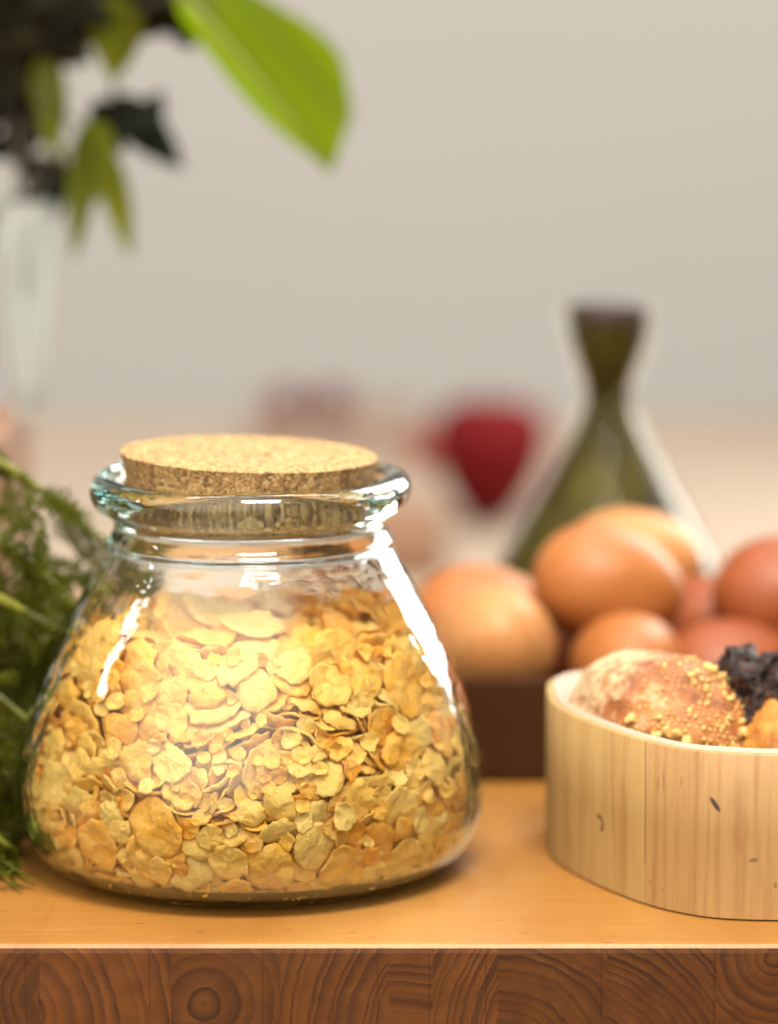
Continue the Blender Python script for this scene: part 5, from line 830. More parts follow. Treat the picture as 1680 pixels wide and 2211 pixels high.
 (0,29,-2166,4893,7169,117,-40,-26,15),(1,26,5406,-3523,1665,24,-6,104,-69),(1,21,-292,-5655,6433,65,19,-83,68),(9,29,4616,3109,6658,-22,47,52,104),(10,28,-412,-5870,4781,101,63,25,36),
 (9,22,574,-5959,5789,83,37,-57,68),(4,35,1420,-5906,5244,68,55,48,-79),(12,31,-3013,4532,6717,82,-69,-67,-7),(13,24,6146,-2585,3055,100,35,57,41),(8,31,-3494,-5159,911,54,106,-29,-33),
 (13,22,-838,-5073,7425,35,42,-29,111),(0,26,5969,-2996,3207,21,69,-10,104),(3,26,-437,-6566,3444,-9,24,-83,92),(12,21,-4075,-3641,6998,71,44,13,-95),(0,37,4539,-4171,5238,-36,39,-53,103),
 (12,37,5512,-341,6765,48,65,52,83),(11,38,-2841,5990,2168,49,-45,-93,-55),(6,32,5224,-4045,3208,98,49,57,-29),(13,32,-6037,-2327,4234,71,-49,-57,74),(7,39,6264,144,1579,10,84,-21,92),
 (7,36,6134,-75,1130,76,-54,84,-20),(5,31,5791,-3080,2795,-39,48,-43,102),(6,35,4034,-3340,7350,77,48,-11,88),(11,24,-370,5155,7378,-117,30,0,-39),(1,23,390,-6534,3868,51,70,57,-73),
 (10,29,-5534,3202,3863,-19,62,16,-108),(6,35,-5835,600,6016,104,-40,-56,23),(4,27,6087,-662,1310,3,72,-46,94),(0,30,-5100,-1216,7153,88,-2,-92,-3),(4,32,6527,108,2749,110,3,63,-3),
 (1,37,-6048,-1779,4760,-41,58,32,-100),(10,30,5784,-3366,3092,-45,31,-65,94),(12,31,4407,-3824,5607,79,30,94,-6),(9,30,1742,-6380,3405,80,61,-26,73),(8,21,-4820,-1882,7430,57,-63,-73,60),
 (13,39,-1451,-6439,3701,24,-15,-87,88),(3,31,-3556,-5490,3964,63,27,-86,64),(6,37,6446,1832,2813,23,64,57,91),(11,24,-1074,-6145,4716,19,-12,-47,116),(8,39,-783,6492,2261,95,-65,-45,-30),
 (11,23,4520,-2729,7395,74,64,-18,78),(0,24,-5581,-2025,5905,84,2,-87,40),(4,31,6251,-2121,1950,74,25,96,-31),(9,35,-6466,-65,4051,25,83,-37,-85),(7,35,4384,-4753,3873,112,52,25,18),
 (6,37,-3367,-5703,3458,37,6,-93,78),(0,38,-4941,-3658,4988,86,42,-75,37),(3,40,-5176,-4111,3393,-2,74,34,-98),(3,35,6246,-573,4168,52,37,48,99),(5,34,-3149,-5653,2290,39,38,-78,84),
 (2,23,1295,-5556,6208,90,62,-54,34),(0,36,-1067,-5301,7147,33,28,-63,101),(7,29,4396,4530,4437,109,-38,43,-32),(1,26,5230,-2984,4452,-51,81,-47,69),(10,23,-6439,399,2121,-20,56,41,-104),
 (8,20,994,-5962,5311,58,93,-16,62),(7,37,-1417,5759,5878,-92,78,4,-39),(6,36,5940,-2606,2681,79,47,58,67),(4,22,-6342,-1386,4025,81,-1,-98,7),(13,27,-2630,4545,7341,-83,36,-21,-86),
 (12,38,3682,-5446,1719,66,103,33,1),(0,37,1735,-5965,4822,93,54,-19,65),(2,37,4915,-4301,3979,-1,48,-67,97),(3,33,4386,5013,2518,-7,42,74,94),(1,36,-4722,4617,1824,67,-6,-101,-38),
 (4,33,-5361,1873,6550,112,-9,-59,-5),(4,35,-2693,-5065,6425,32,-24,-59,105),(2,31,-6156,72,5185,34,56,-19,-107),(1,33,3080,-5671,4235,73,-1,72,-75),(0,27,-5714,-2917,2231,31,118,-5,-34),
 (9,33,-719,-6054,5141,91,37,-63,51),(0,21,4476,4287,913,76,-77,67,8),(4,34,-5151,-3344,4671,3,31,41,-116),(12,27,6300,-197,4371,84,-58,72,-24),(5,23,5019,-1677,7387,45,43,13,110),
 (10,21,6494,-1388,2628,106,41,52,23),(4,20,2657,-5598,4960,69,100,-8,36),(11,32,-5822,-3064,1717,64,98,-30,-39),(7,30,3643,-5067,4966,52,59,-49,86),(10,32,597,6645,2834,5,-19,97,79),
 (5,37,-3124,5186,5389,39,-12,-71,-97),(7,33,-6467,1455,2713,79,-31,-93,-17),(10,40,6407,-923,3759,86,48,78,16),(13,22,-4260,-5065,3443,96,26,-79,12),(4,31,6604,781,2253,64,-42,95,-35),
 (2,36,-5770,2439,4859,-27,82,8,-93),(7,36,-5190,-680,7477,64,-50,-64,73),(1,24,1740,6385,3226,11,48,81,84),(6,40,4982,-1632,6931,104,41,51,-31),(12,26,904,-5291,7267,76,65,51,-59),
 (9,33,-5980,-2836,2606,-31,70,35,-95),(12,20,4516,2846,6926,-26,92,-24,80),(11,31,-2371,5168,6551,27,-6,-77,-97),(9,30,-279,-5209,7536,68,36,67,-75),(2,35,-5261,-4037,2447,4,91,27,-84),
 (7,35,-5293,-170,6984,81,14,-96,-15),(4,37,2983,4415,7320,-101,60,7,48),(13,36,-1888,5759,4947,-4,34,-40,-116),(1,24,-5726,-2295,1123,43,73,-34,-88),(2,39,-5155,776,7550,53,66,-41,-85),
 (8,31,6583,-237,3546,43,69,64,73),(6,36,-3389,3784,7445,-32,64,4,-105),(13,22,2063,5916,1610,0,102,55,51),(3,32,2209,-5895,4814,45,-12,70,-95),(2,38,-4983,-2555,6683,-5,54,53,-102),
 (1,31,-1712,-6177,3953,7,-13,72,-104),(1,35,5080,-3141,5441,75,80,50,40),(12,23,5750,-2981,2034,49,2,78,-87),(0,31,12,-6471,3618,54,64,-36,88),(12,27,6328,-430,1088,58,87,46,55),
 (13,28,-4574,-4830,2972,-19,56,51,-100),(3,36,-2713,4872,6714,33,34,-66,-97),(13,32,1219,-6092,4597,49,20,-81,82),(5,25,-4398,4886,2032,9,76,-81,-60),(0,38,-4630,3898,5559,92,-37,-68,-41),
 (3,27,-120,-6209,4883,47,13,-51,105),(9,23,4539,3929,5692,90,-72,53,2),(0,30,3597,-4342,5802,42,-51,84,-69),(2,29,3512,5015,4358,33,-32,86,81),(9,38,4755,-4475,3465,86,56,65,-39),
 (9,39,-4991,4300,1736,-61,89,-15,-65),(10,27,1874,-6290,3808,95,75,34,20),(9,25,-3861,-5110,4002,68,93,-43,-31),(7,37,6676,-266,2931,32,96,17,75),(6,34,3457,-4026,7392,78,56,6,82),
 (8,38,6401,1782,3455,91,-6,88,1),(9,38,239,4914,7384,68,-88,22,58),(9,40,2575,6122,2444,-4,20,99,77),(6,25,-1661,5926,951,2,26,-96,-80),(6,32,5140,-2619,6329,-23,45,-62,98),
 (3,30,4945,-4327,3033,55,89,-38,61),(5,28,-4947,-4374,1967,59,82,-14,-76),(6,38,-6384,-144,4500,-65,65,56,-68),(1,38,-2390,-5876,4035,60,-14,-61,93),(3,21,103,-5866,5667,67,54,-83,42),
 (11,36,2886,5822,4047,-59,86,27,68),(7,32,-5010,2538,6578,37,63,-32,-99),(2,33,5388,-2063,6221,-45,65,-54,83),(3,35,2420,5777,3648,-35,44,16,113),(3,31,1867,-5725,5595,16,40,-80,88),
 (9,29,-4973,1442,7473,51,49,-74,-75),(3,33,6355,-1780,1755,58,71,54,69),(7,23,429,6611,2413,1,36,72,98),(2,28,2568,-6188,2619,2,55,-67,93),(10,28,-207,-6357,4445,23,44,57,-102),
 (6,30,-604,-6210,4809,78,23,-67,71),(3,26,2985,5965,2664,23,32,99,69),(11,23,-6138,2621,2739,81,-82,-50,19),(13,29,3893,5425,2446,64,-27,77,74),(0,39,3832,-3646,6657,75,55,61,-61),
 (3,23,174,-5769,5156,66,5,86,-67),(12,33,-3731,-4003,6994,73,85,4,-60),(6,35,897,6404,3243,-107,53,16,41),(0,25,1748,-5714,5187,88,64,28,60),(0,37,-1447,6144,4773,-69,47,-51,-80),
 (12,21,-3623,4383,6382,-105,59,-14,-38),(2,22,-5961,-500,5176,70,41,-97,-8),(1,21,3572,-5544,2120,104,57,44,17),(9,25,-5710,-1830,1179,57,-11,-111,-22),(12,29,-5691,-2233,5314,12,64,0,-109),
 (8,39,-1876,-6221,1548,61,88,-67,8),(8,20,-4692,-3953,5094,40,7,-90,80),(3,37,6101,2588,1989,-15,81,39,88),(6,39,-4113,-4120,6145,94,57,-28,-57),(1,29,3909,-5404,3016,69,66,-36,75),
 (10,22,-6539,753,2279,23,62,-90,-60),(12,29,535,-5034,7413,26,11,-95,79),(1,33,5493,-3493,2059,91,43,69,34),(7,24,6439,-1750,2310,-9,95,-1,84),(7,31,-4549,2663,7239,31,29,-29,-116),
 (13,35,1138,5777,5990,85,-69,47,44),(11,23,-839,6499,3049,57,6,-59,-97),(8,23,3721,5086,4767,-96,63,14,51),(8,31,5527,969,6631,100,-5,75,-23),(3,29,-5613,-3617,2397,64,30,-100,33),
 (10,26,-6008,2007,4297,-34,88,39,-76),(1,22,-6356,1485,4030,91,-6,-71,-52),(11,23,5097,-1281,7347,91,-17,86,-6),(1,20,-491,5792,6144,91,-53,-63,-33),(8,34,-3071,4441,7098,-52,60,-10,-99),
 (0,26,4369,4870,2997,-40,93,53,56),(2,22,6596,412,2032,64,-19,108,9),(10,36,-1594,-5255,6879,82,65,44,-56),(3,29,123,6623,2781,64,-64,80,39),(11,27,-2729,-5982,3836,15,27,56,-110),
 (2,37,6672,390,3003,78,57,60,56),(8,21,443,-6298,4683,16,-8,-58,111),(2,31,-6173,-2394,3286,72,-8,-99,34),(1,39,-6412,-1848,2260,-26,82,35,-87),(8,22,5644,504,6593,107,-36,58,-6),
 (4,20,-390,-6096,5378,58,46,-41,95),(6,29,-4114,3607,6724,1,83,-47,-84),(8,37,-5429,306,6498,107,46,-41,-30),(6,20,-6461,1719,3121,94,-14,-78,31),(2,33,-2341,-4919,7075,94,48,-65,26),
 (6,22,-4907,-3237,5985,20,75,-5,-101),(10,31,-1130,-5980,5264,16,10,88,-89),(6,32,-5946,1912,4944,107,-12,-66,12),(9,35,-6375,-514,1218,-17,88,43,-79),(8,21,-3682,-3747,7520,-1,69,50,-94),
 (9,20,4023,4735,4091,-2,30,97,76),(0,28,2929,-4586,7120,101,18,61,-44),(5,40,-5296,3480,3191,-94,59,-5,-62),(13,26,-3063,-5117,5780,-23,16,49,-114),(9,38,2003,5983,4616,-73,49,36,85),
 (1,32,697,5893,5857,-109,58,-5,27),(2,28,6235,341,1171,-2,84,50,81),(5,27,-5693,134,6000,58,49,6,-101),(8,40,-955,-5990,4314,65,103,16,-30),(4,30,4643,4660,2252,72,-73,68,31),
 (8,38,-4259,-3833,6362,99,4,-68,42),(3,29,5562,-1584,6213,-63,46,-33,94),(7,29,-5283,-544,7109,41,49,-56,-94),(6,29,1988,-5585,4698,70,64,82,-21),(7,23,-5072,-1202,7545,63,37,-32,-98),
 (6,23,1411,6377,1663,60,-65,90,14),(8,39,-3907,3395,7525,81,23,-58,-76),(9,35,5915,-325,5095,91,-27,26,-80),(11,33,3360,-4748,6143,56,11,84,-76),(12,26,-2187,-6104,3532,11,83,50,-81),
 (1,34,-6071,-2685,3020,-22,47,54,-103),(6,27,-2496,-5712,4970,42,69,59,-79),(7,23,6345,392,4546,34,57,5,108),(2,21,-4071,2761,7297,-39,80,-48,-77),(13,32,5520,-3271,1351,70,56,85,27),
 (12,38,-2597,5647,4709,92,-25,-73,-42),(3,25,-4742,-2230,6714,-16,95,20,-80),(6,31,4752,3521,5936,-34,75,36,90),(8,29,-1139,-6595,3086,21,20,67,-104),(0,23,4960,-3587,4173,-59,69,-56,69),
 (13,25,1325,-6251,3873,86,29,26,-85),(12,34,6497,-1404,3366,56,74,56,66),(13,38,-5690,-1043,6234,-10,55,28,-110),(1,33,-5767,2617,4260,33,29,-78,-90),(6,35,5314,1528,6764,73,41,39,87),
 (8,29,-6357,276,1135,58,58,-76,-61),(10,39,5319,1143,7068,100,-16,71,-29),(2,21,2614,5428,5395,56,-53,86,52),(9,21,-6472,-1409,3578,14,96,24,-78),(7,37,6457,1205,2702,31,91,56,62),
 (4,34,-930,-6536,3490,7,41,84,-86),(4,25,-5913,-2073,3353,44,104,-37,-44),(3,28,5613,1731,5907,14,83,37,88),(13,25,-2925,-5558,3377,-42,45,49,-100),(9,35,-3937,4818,3733,102,-76,5,4),
 (0,24,-4773,4619,2336,-77,74,18,-66),(0,39,5876,3071,3295,-36,85,27,83),(5,31,-1911,4865,7507,35,26,-66,-99),(5,33,-5715,1327,5166,73,25,-100,-12),(13,24,-4721,4100,1286,76,23,-97,-17),
 (2,23,-3485,4170,6761,24,19,-101,-71),(5,35,3989,-5299,3454,30,-32,89,-79),(8,37,3449,5414,4434,-29,48,41,106),(6,27,-1097,-6134,1036,44,13,-102,60),(12,30,5450,3818,3220,-74,68,-36,69),
 (9,23,6509,1203,2141,-24,91,32,79),(1,28,2870,5442,994,-55,91,37,59),(12,37,5918,-1776,874,48,81,85,8),(0,29,5745,-2791,2403,14,49,-67,95),(6,23,3425,5644,1756,53,24,93,64),
 (6,27,-6543,-71,1580,80,28,-95,-1),(2,31,3127,5643,4331,48,21,68,94),(5,28,5906,-1637,4863,-31,26,-65,101),(5,35,-5045,-2365,6351,3,76,-9,-102),(10,28,-3896,-5265,3375,38,-13,-104,61),
 (5,21,-6130,-89,4820,27,87,31,-83),(13,30,339,-6665,2362,12,3,82,-96),(6,33,-1078,-4776,7347,118,25,-38,-5),(0,30,-6172,1398,1229,-16,96,46,-67),(1,23,5112,-3991,2580,14,-26,108,-60),
 (12,23,-642,-6381,4458,24,-2,77,-98),(4,26,6337,-1039,4205,98,18,70,-36),(12,26,755,-6424,3904,108,46,21,-44),(12,31,4891,1099,7452,80,-36,90,18),(10,21,2476,6025,3960,40,-20,97,69),
 (7,30,-4935,3139,5971,116,-18,-46,-16),(3,37,-2290,4705,7487,70,-13,-78,-71),(10,27,4798,4663,2995,95,-50,58,36),(9,39,-6206,-1591,4348,103,25,-60,-36),(9,39,2276,-5545,5154,16,59,-36,105),
 (3,22,5296,-467,7402,22,48,23,113),(2,22,40,5306,7333,115,-37,20,34),(4,28,5552,-3198,4443,-42,44,-41,104),(2,31,870,6443,3924,-39,52,46,99),(4,37,2618,-5635,3658,60,102,36,29),
 (5,38,-6644,-749,2885,16,80,-17,-96),(0,32,-414,-6011,4354,71,100,-9,33),(1,31,-6037,-2739,3512,-2,88,39,-83),(11,26,-5765,-2166,3983,116,-15,-45,20),(12,32,-3954,5295,3732,-33,54,-60,-93),
 (10,27,-314,-6598,2774,86,82,-1,-45),(0,39,-1387,5726,1139,7,92,-61,-62),(1,39,2906,-6044,2978,58,69,-48,76),
)
def flake_proto(seed, NS=22):
    rnd = random.Random(1000+seed)
    asp = rnd.uniform(.70, 1.0)
    hs = [(k, rnd.uniform(-1, 1)*a, rnd.uniform(0, 6.28)) for k, a in ((2,.10),(3,.09),(4,.05),(5,.04),(7,.03),(9,.03),(12,.025))]
    def rad(t): return 1+sum(a*math.sin(k*t+p) for k, a, p in hs)
    cup = rnd.uniform(.02, .30); bend = rnd.uniform(-.15, .30); ba = rnd.uniform(0, 3.14)
    wv = [(rnd.uniform(1.5, 4.2), rnd.uniform(0, 6.28), rnd.uniform(0, 6.28), rnd.uniform(.01, .04)) for _ in range(6)]
    def mid(x, y):
        u = x*math.cos(ba)+y*math.sin(ba)
        z = cup*(x*x+y*y)+bend*u*u
        for k, d, p, a in wv: z += a*math.sin(k*(x*math.cos(d)+y*math.sin(d))*1.6+p)
        return z
    V = []; F = []
    rings = [0.0, .2, .4, .6, .78, .92, 1.0]; NS = 44
    off = Vector((seed*7.1, seed*3.3, 1.7))
    for side in (1, -1):
        for i, q in enumerate(rings):
            n = 1 if i == 0 else NS
            for j in range(n):
                t = 6.28318*j/NS
                jag = 1+.06*noise.noise(Vector((math.cos(t)*5, math.sin(t)*5, seed*2.3)))*q*q+.075*noise.noise(Vector((math.cos(t)*11, math.sin(t)*13, seed*1.3)))*q*q
                r = rad(t)*q*jag; x = r*math.cos(t); y = r*math.sin(t)*asp
                th = (.100*math.sqrt(max(0, 1-q**4))+.012)*(1+.25*noise.noise(Vector((x*4, y*4, side*3))+off))
                b = .075*noise.noise(Vector((x*3.1, y*3.1, 0))+off)+.050*noise.noise(Vector((x*8, y*8, 5))+off)
                V.append(Vector((x, y, mid(x, y)+b+side*th)))
    half = 1+NS*(len(rings)-1)
    for s in (0, 1):
        o = s*half
        def add(*f): F.append(tuple(f if s == 0 else f[::-1]))
        for j in range(NS): add(o, o+1+j, o+1+(j+1) % NS)
        for i in range(len(rings)-2):
            b0 = o+1+NS*i; b1 = b0+NS
            for j in range(NS): add(b0+j, b1+j, b1+(j+1) % NS, b0+(j+1) % NS)
    r0 = 1+NS*(len(rings)-2); r1 = half+r0
    for j in range(NS): F.append((r0+j, r1+j, r1+(j+1) % NS, r0+(j+1) % NS))
    return V, F
FLAKE = mat_flake()
protos = [flake_proto(k) for k in range(14)]
SV = []; SF = []; made = {}
rnd = random.Random(77)
for _ in range(420):
    r = .049*math.sqrt(rnd.random()); a = rnd.uniform(0, 6.2832); z = rnd.uniform(.010, .066)
    if z > .04 and r > .049-(z-.04)*.75: continue
    M = Matrix.Translation((XJ+r*math.cos(a), r*math.sin(a), z)) @ Quaternion((rnd.gauss(0, 1), rnd.gauss(0, .5), rnd.gauss(0, .5), rnd.gauss(0, 1))).normalized().to_matrix().to_4x4() @ Matrix.Scale(.0072, 4)
    b0 = len(SV); pv, pf = protos[rnd.randrange(14)]
    SV += [M @ v for v in pv]; SF += [tuple(q+b0 for q in f) for f in pf]
for i, (k, s, x, y, z, qw, qx, qy, qz) in enumerate(SETTLED):
    M = Matrix.Translation((XJ+x*1e-5, y*1e-5, z*1e-5)) @ Quaternion((qw, qx, qy, qz)).normalized().to_matrix().to_4x4() @ Matrix.Scale(s*1e-4, 4)
    if i < 296:
        if k not in made:
            o = mesh("corn_flake", *protos[k], FLAKE); made[k] = o
            tag(o, "crisp golden corn flake heaped with others inside the glass jar", "corn flake", "corn flakes in the jar")
        else:
            o = made[k].copy(); COL.objects.link(o)
        o.matrix_world = M
    else:
        b0 = len(SV); pv, pf = protos[k]
        SV += [M @ v for v in pv]; SF += [tuple(a+b0 for a in f) for f in pf]
tag(mesh("heaped_corn_flakes", SV, SF, FLAKE), "mass of golden corn flakes deep inside the glass jar", "corn flakes", kind="stuff")
# ------------------------------------------------------------------ wooden box with rolls
BOX_PLAN = [(.0508,.020),(.0512,.006),(.0545,-.008),(.0615,-.025),(.0700,-.0410),(.0790,-.0540),(.0880,-.0622),(.0980,-.0672),(.1140,-.0692),
            (.1300,-.0672),(.1450,-.0610),(.1580,-.0500),(.1690,-.0340),(.1760,-.0150),(.1780,.008),(.1740,.030),(.1630,.046),(.1480,.054),(.1260,.0565),(.0980,.0560),(.0740,.0550),(.0600,.0510),(.0530,.0420),(.0508,.030)]
VENEER_LINES = [(.0768, .00030, -.012, .92, .012, 1), (.0768, .00022, -.012, .35, 0, .013), (.0535, .00040, .05, .38, .022, 1), (.0618, .00042, -.06, .42, .018, 1), (.0440, .0006, .04, .22, .02, 1), (.1240, .00050, .02, .50), (.1222, .0022, .02, .16)]
VENEER_KNOTS = [(.0528, .0200, .0018, .0022, 0.5, -1.0), (.1015, .0345, .0030, .0009, -.95, 1.0), (.1130, .0185, .0016, .0007, .2, .55), (.1195, .0110, .0006, .0010, 0, .5),
                (.0790, .0075, .0004, .0005, 0, .7), (.0840, .0060, .0004, .0006, 0, .5), (.0840, .0400, .0006, .0040, 0, .3), (.0818, .0380, .0005, .0030, 0, .3), (.0905, .0400, .0006, .0020, 0, .25)]
loop = spline([(p[0], p[1], 0) for p in BOX_PLAN+[BOX_PLAN[0]]], 6)[:-1]
cx = sum(p.x for p in loop)/len(loop); cyy = sum(p.y for p in loop)/len(loop)
HB = .050
def ring_wall(name, loop, off0, off1, z0, z1, mat, parent):
    """closed band of wall between two offsets of the plan, with its UVs in metres"""
    n = len(loop); nor = []
    for i in range(n):
        d = (loop[(i+1) % n]-loop[i-1]).normalized(); nor.append(Vector((d.y, -d.x, 0)))
    bm = bmesh.new(); uvl = bm.loops.layers.uv.new("UVMap")
    secs = [(off0, z0), (off0, z0+(z1-z0)*.5), (off0, z1-.0003), (off0-.0003 if off0 > off1 else off0+.0003, z1), (off1, z1), (off1, z0)]
    S = [0.0]
    for i in range(n): S.append(S[-1]+(loop[(i+1) % n]-loop[i]).length)
    R = [[bm.verts.new((loop[i].x+nor[i].x*o, loop[i].y+nor[i].y*o, z+.0004*noise.noise(Vector((loop[i].x*60, loop[i].y*60, z*5))) if z > z0+.001 else z)) for (o, z) in secs] for i in range(n)]
    m = len(secs)
    for i in range(n):
        for k in range(m):
            f = bm.faces.new((R[i][k], R[(i+1) % n][k], R[(i+1) % n][(k+1) % m], R[i][(k+1) % m]))
            zs = [secs[k][1], secs[k][1], secs[(k+1) % m][1], secs[(k+1) % m][1]]
            us = [S[i], S[i+1], S[i+1], S[i]]
            for l, u, z in zip(f.loops, us, zs): l[uvl].uv = (u, z)
    return from_bm(name, bm, mat, parent)
VEN = mat_veneer()
bread_box = empty("bread_box", (0, 0, 0))
tag(bread_box, "pale bent wood box holding crusty rolls, at the right edge of the table", "box")
side = ring_wall("side_wall", loop, 0, -.0022, .0006, HB, VEN, bread_box)
sp_ = side.modifiers.new("edge", 'EDGE_SPLIT'); sp_.split_angle = math.radians(50)
LINER = simple("liner_paper", (.55, .42, .33), .8, .05, 90)
ring_wall("paper_liner", loop, -.0024, -.0030, .004, HB+.0012, LINER, bread_box)
bm = bmesh.new()
n_ = len(loop)
lo = [bm.verts.new((p.x*.985+cx*.015, p.y*.985+cyy*.015, .0012)) for p in loop]; hi = [bm.verts.new((p.x*.955+cx*.045, p.y*.955+cyy*.045, .0040)) for p in loop]
bm.faces.new(lo[::-1]); bm.faces.new(hi)
for i in range(n_): bm.faces.new((lo[i], lo[(i+1) % n_], hi[(i+1) % n_], hi[i]))
from_bm("box_floor", bm, VEN, bread_box, smooth=False)

def blob(rx, ry, rz, amp, sc, seed, sub=5, pw=2.0):
    bm = bmesh.new(); bmesh.ops.create_icosphere(bm, subdivisions=sub, radius=1)
    for v in bm.verts:
        p = v.co.copy()
        d = 1+amp*noise.noise(p*sc+Vector((seed, 0, 0)))+amp*.45*noise.noise(p*sc*2.7+Vector((0, seed, 0)))+amp*.2*noise.noise(p*sc*7+Vector((0, 0, seed)))
        v.co = Vector((p.x*rx*d, p.y*ry*d, p.z*rz*d))
    return bm
BREAD = mat_bread()
roll = empty("bread_roll", (.0840, -.006, .0450))
roll.rotation_euler = (0, math.radians(15), math.radians(-38))
tag(roll, "golden crusty roll dusted with flour and sprinkled with chopped nuts, in the wooden box", "bread roll", "rolls in the wooden box")
bm = blob(.0320, .0232, .0228, .075, 1.7, 3.0)
crust_pts = [(v.co.copy(), v.normal.copy()) for v in bm.verts]
from_bm("crust", bm, BREAD, roll)
NUT = simple("chopped_nut", (.70, .43, .14), .7, .3, 160)
rnd = random.Random(8)
bm = bmesh.new(); k = 0
for _ in range(14000):
    if k >= 950: break
    co, no = rnd.choice(crust_pts)
    if co.z < -.002 and no.z < -.1: continue
    if rnd.random() > min(1, max(0, (co.x+.004)/.016)): continue
    if rnd.random() > max(0, .62+1.0*noise.noise(co*150)): continue
    r = .00030*(1-rnd.random())**-.45; r = min(r, .0019)
    q = Quaternion((rnd.gauss(0, 1), rnd.gauss(0, 1), rnd.gauss(0, 1), rnd.gauss(0, 1))).normalized()
    m = Matrix.Translation(co+no.normalized()*r*.35) @ q.to_matrix().to_4x4() @ Matrix.Diagonal((r, r*rnd.uniform(.6, 1), r*rnd.uniform(.45, .9), 1))
    g = bmesh.ops.create_icosphere(bm, subdivisions=2, radius=1, matrix=m)
    for v in g["verts"]: w = v.co/r*.9; v.co += Vector((noise.noise(w), noise.noise(w+Vector((9, 0, 0))), noise.noise(w+Vector((0, 9, 0)))))*r*.85
    k += 1
tag(from_bm("nut_crumbs", bm, NUT, roll), kind="stuff")

roll2 = empty("bread_roll", (.1330, -.012, .0430))
roll2.rotation_euler = (0, math.radians(-8), math.radians(30))
tag(roll2, "golden roll topped with a charred black crust, cut off by the right edge", "bread roll", "rolls in the wooden box")
t = NT("golden_crumb"); c = t.coord(); f = t.noise(c, 130, 4, .6)
GOLD = t.end(t.bsdf(Base_Color=t.ramp(f, [(.3, (.24, .07, .010)), (.5, (.46, .19, .03)), (.7, (.56, .30, .07))]), Roughness=.6, Normal=t.bump(f, .5, .002)).outputs[0])
from_bm("crust", blob(.030, .025, .0185, .09, 1.8, 8.0), GOLD, roll2)
t = NT("charred_crust"); c = t.coord(); f = t.noise(c, 240, 5, .7)
CHAR = t.end(t.bsdf(Base_Color=t.ramp(f, [(.35, (.010, .005, .004)), (.55, (.028, .012, .008)), (.68, (.16, .055, .018))]), Roughness=.42, Specular_IOR_Level=.35, Normal=t.bump(t.noise(c, 500, 4, .7), .8, .002)).outputs[0])
bm = bmesh.new()
for px, py, Y, r in ((1600,1450,-.004,.0068),(1622,1478,-.012,.0072),(1660,1462,-.006,.0080),(1700,1470,-.004,.0082),(1740,1468,-.002,.009),(1604,1510,-.012,.0066),(1610,1556,-.016,.0056),(1618,1600,-.018,.0050),(1650,1520,-.016,.0070),(1690,1508,-.018,.0074),(1750,1515,-.018,.009),(1588,1480,-.006,.0050),(1625,1640,-.018,.005)):
    g = bmesh.ops.create_icosphere(bm, subdivisions=4, radius=r, matrix=Matrix.Translation(at(px, py, Y)))
    for v in g["verts"]:
        v.co += Vector((noise.noise(v.co*230), noise.noise(v.co*230+Vector((7, 0, 0))), noise.noise(v.co*230+Vector((0, 7, 0)))))*.0034
        v.co += Vector((noise.noise(v.co*640), noise.noise(v.co*640+Vector((7, 0, 0))), noise.noise(v.co*640+Vector((0, 7, 0)))))*.0016
bpy.context.view_layer.update()
inv = roll2.matrix_world.inverted()
for v in bm.verts: v.co = inv @ v.co
from_bm("charred_topping", bm, CHAR, roll2)

# ------------------------------------------------------------------ eggs in a dark tray
TRAYW = simple("dark_wood", (.040, .014, .0035), .9, .3, 45, Specular_IOR_Level=.12)
tray = empty("egg_tray", (0, 0, 0))
tag(tray, "dark brown wooden tray heaped with brown eggs behind the bread box", "tray")
X0, X1, Y0, Y1, HT = -.030, .262, .1085, .275, .0358
for nm, a in (("front_panel", (X0, X1, Y0, Y0+.007, 0.0006, HT)), ("back_panel", (X0, X1, Y1-.007, Y1, .0006, HT)), ("side_panel", (X0, X0+.007, Y0+.0072, Y1-.0072, .0006, HT)),
              ("side_panel", (X1-.007, X1, Y0+.0072, Y1-.0072, .0006, HT)), ("tray_floor", (X0+.0072, X1-.0072, Y0+.0072, Y1-.0072, .0008, .0058))):
    bm = bmesh.new(); box(bm, *a, .0012); from_bm(nm, bm, TRAYW, tray, smooth=False)

EV, EF = lathe([(0, -.0275)]+[(.0222*math.sqrt(max(0, 1-u*u))*(1-.11*u), .0285*u+.001) for u in [math.sin(a*math.pi/36) for a in range(-17, 18)]]+[(0, .0295)], 48)
EGGM = [mat_egg("brown_egg", (.34, .112, .026), (.39, .142, .038)), mat_egg("pale_brown_egg", (.45, .195, .062), (.50, .24, .09)), mat_egg("red_brown_egg", (.235, .055, .016), (.28, .075, .023))]
def egg(px, py, Y, rx, rz, sc, mat, label):
    o = mesh("egg", EV, EF, EGGM[mat], loc=at(px, py, Y))
    o.scale = (sc, sc, sc)
    o.rotation_euler = (math.radians(rx), 0, math.radians(rz)) if not isinstance(rx, tuple) else tuple(math.radians(a) for a in rx)
    tag(o, label, "egg", "brown eggs in the dark tray")
    return o
egg(1066, 1402, .146, (62, 12, 0), 0, 1.03, 1, "pale brown egg nearest the jar at the front of the dark tray")
egg(1036, 1345, .205, (0, 90, 10), 0, 1.0, 0, "brown egg mostly hidden behind the pale egg beside the jar")
egg(1309, 1264, .172, (0, 104, 8), 0, 1.0, 0, "large brown egg lying on its side on top of the heap, with a pale highlight")
egg(1355, 1222, .235, (0, 80, -20), 0, 1.0, 1, "pale brown egg at the back whose top rises highest, before the bottle")
egg(1700, 1288, .180, (10, 90, 14), 0, 1.02, 2, "dark red brown egg on top at the right edge of the photo")
egg(1355, 1448, .150, (75, 10, 0), 0, .96, 0, "brown egg low in front, just above the nut covered roll")
egg(1575, 1462, .158, (0, 85, 10), 0, .96, 2, "red brown egg low in front, left of the charred roll")
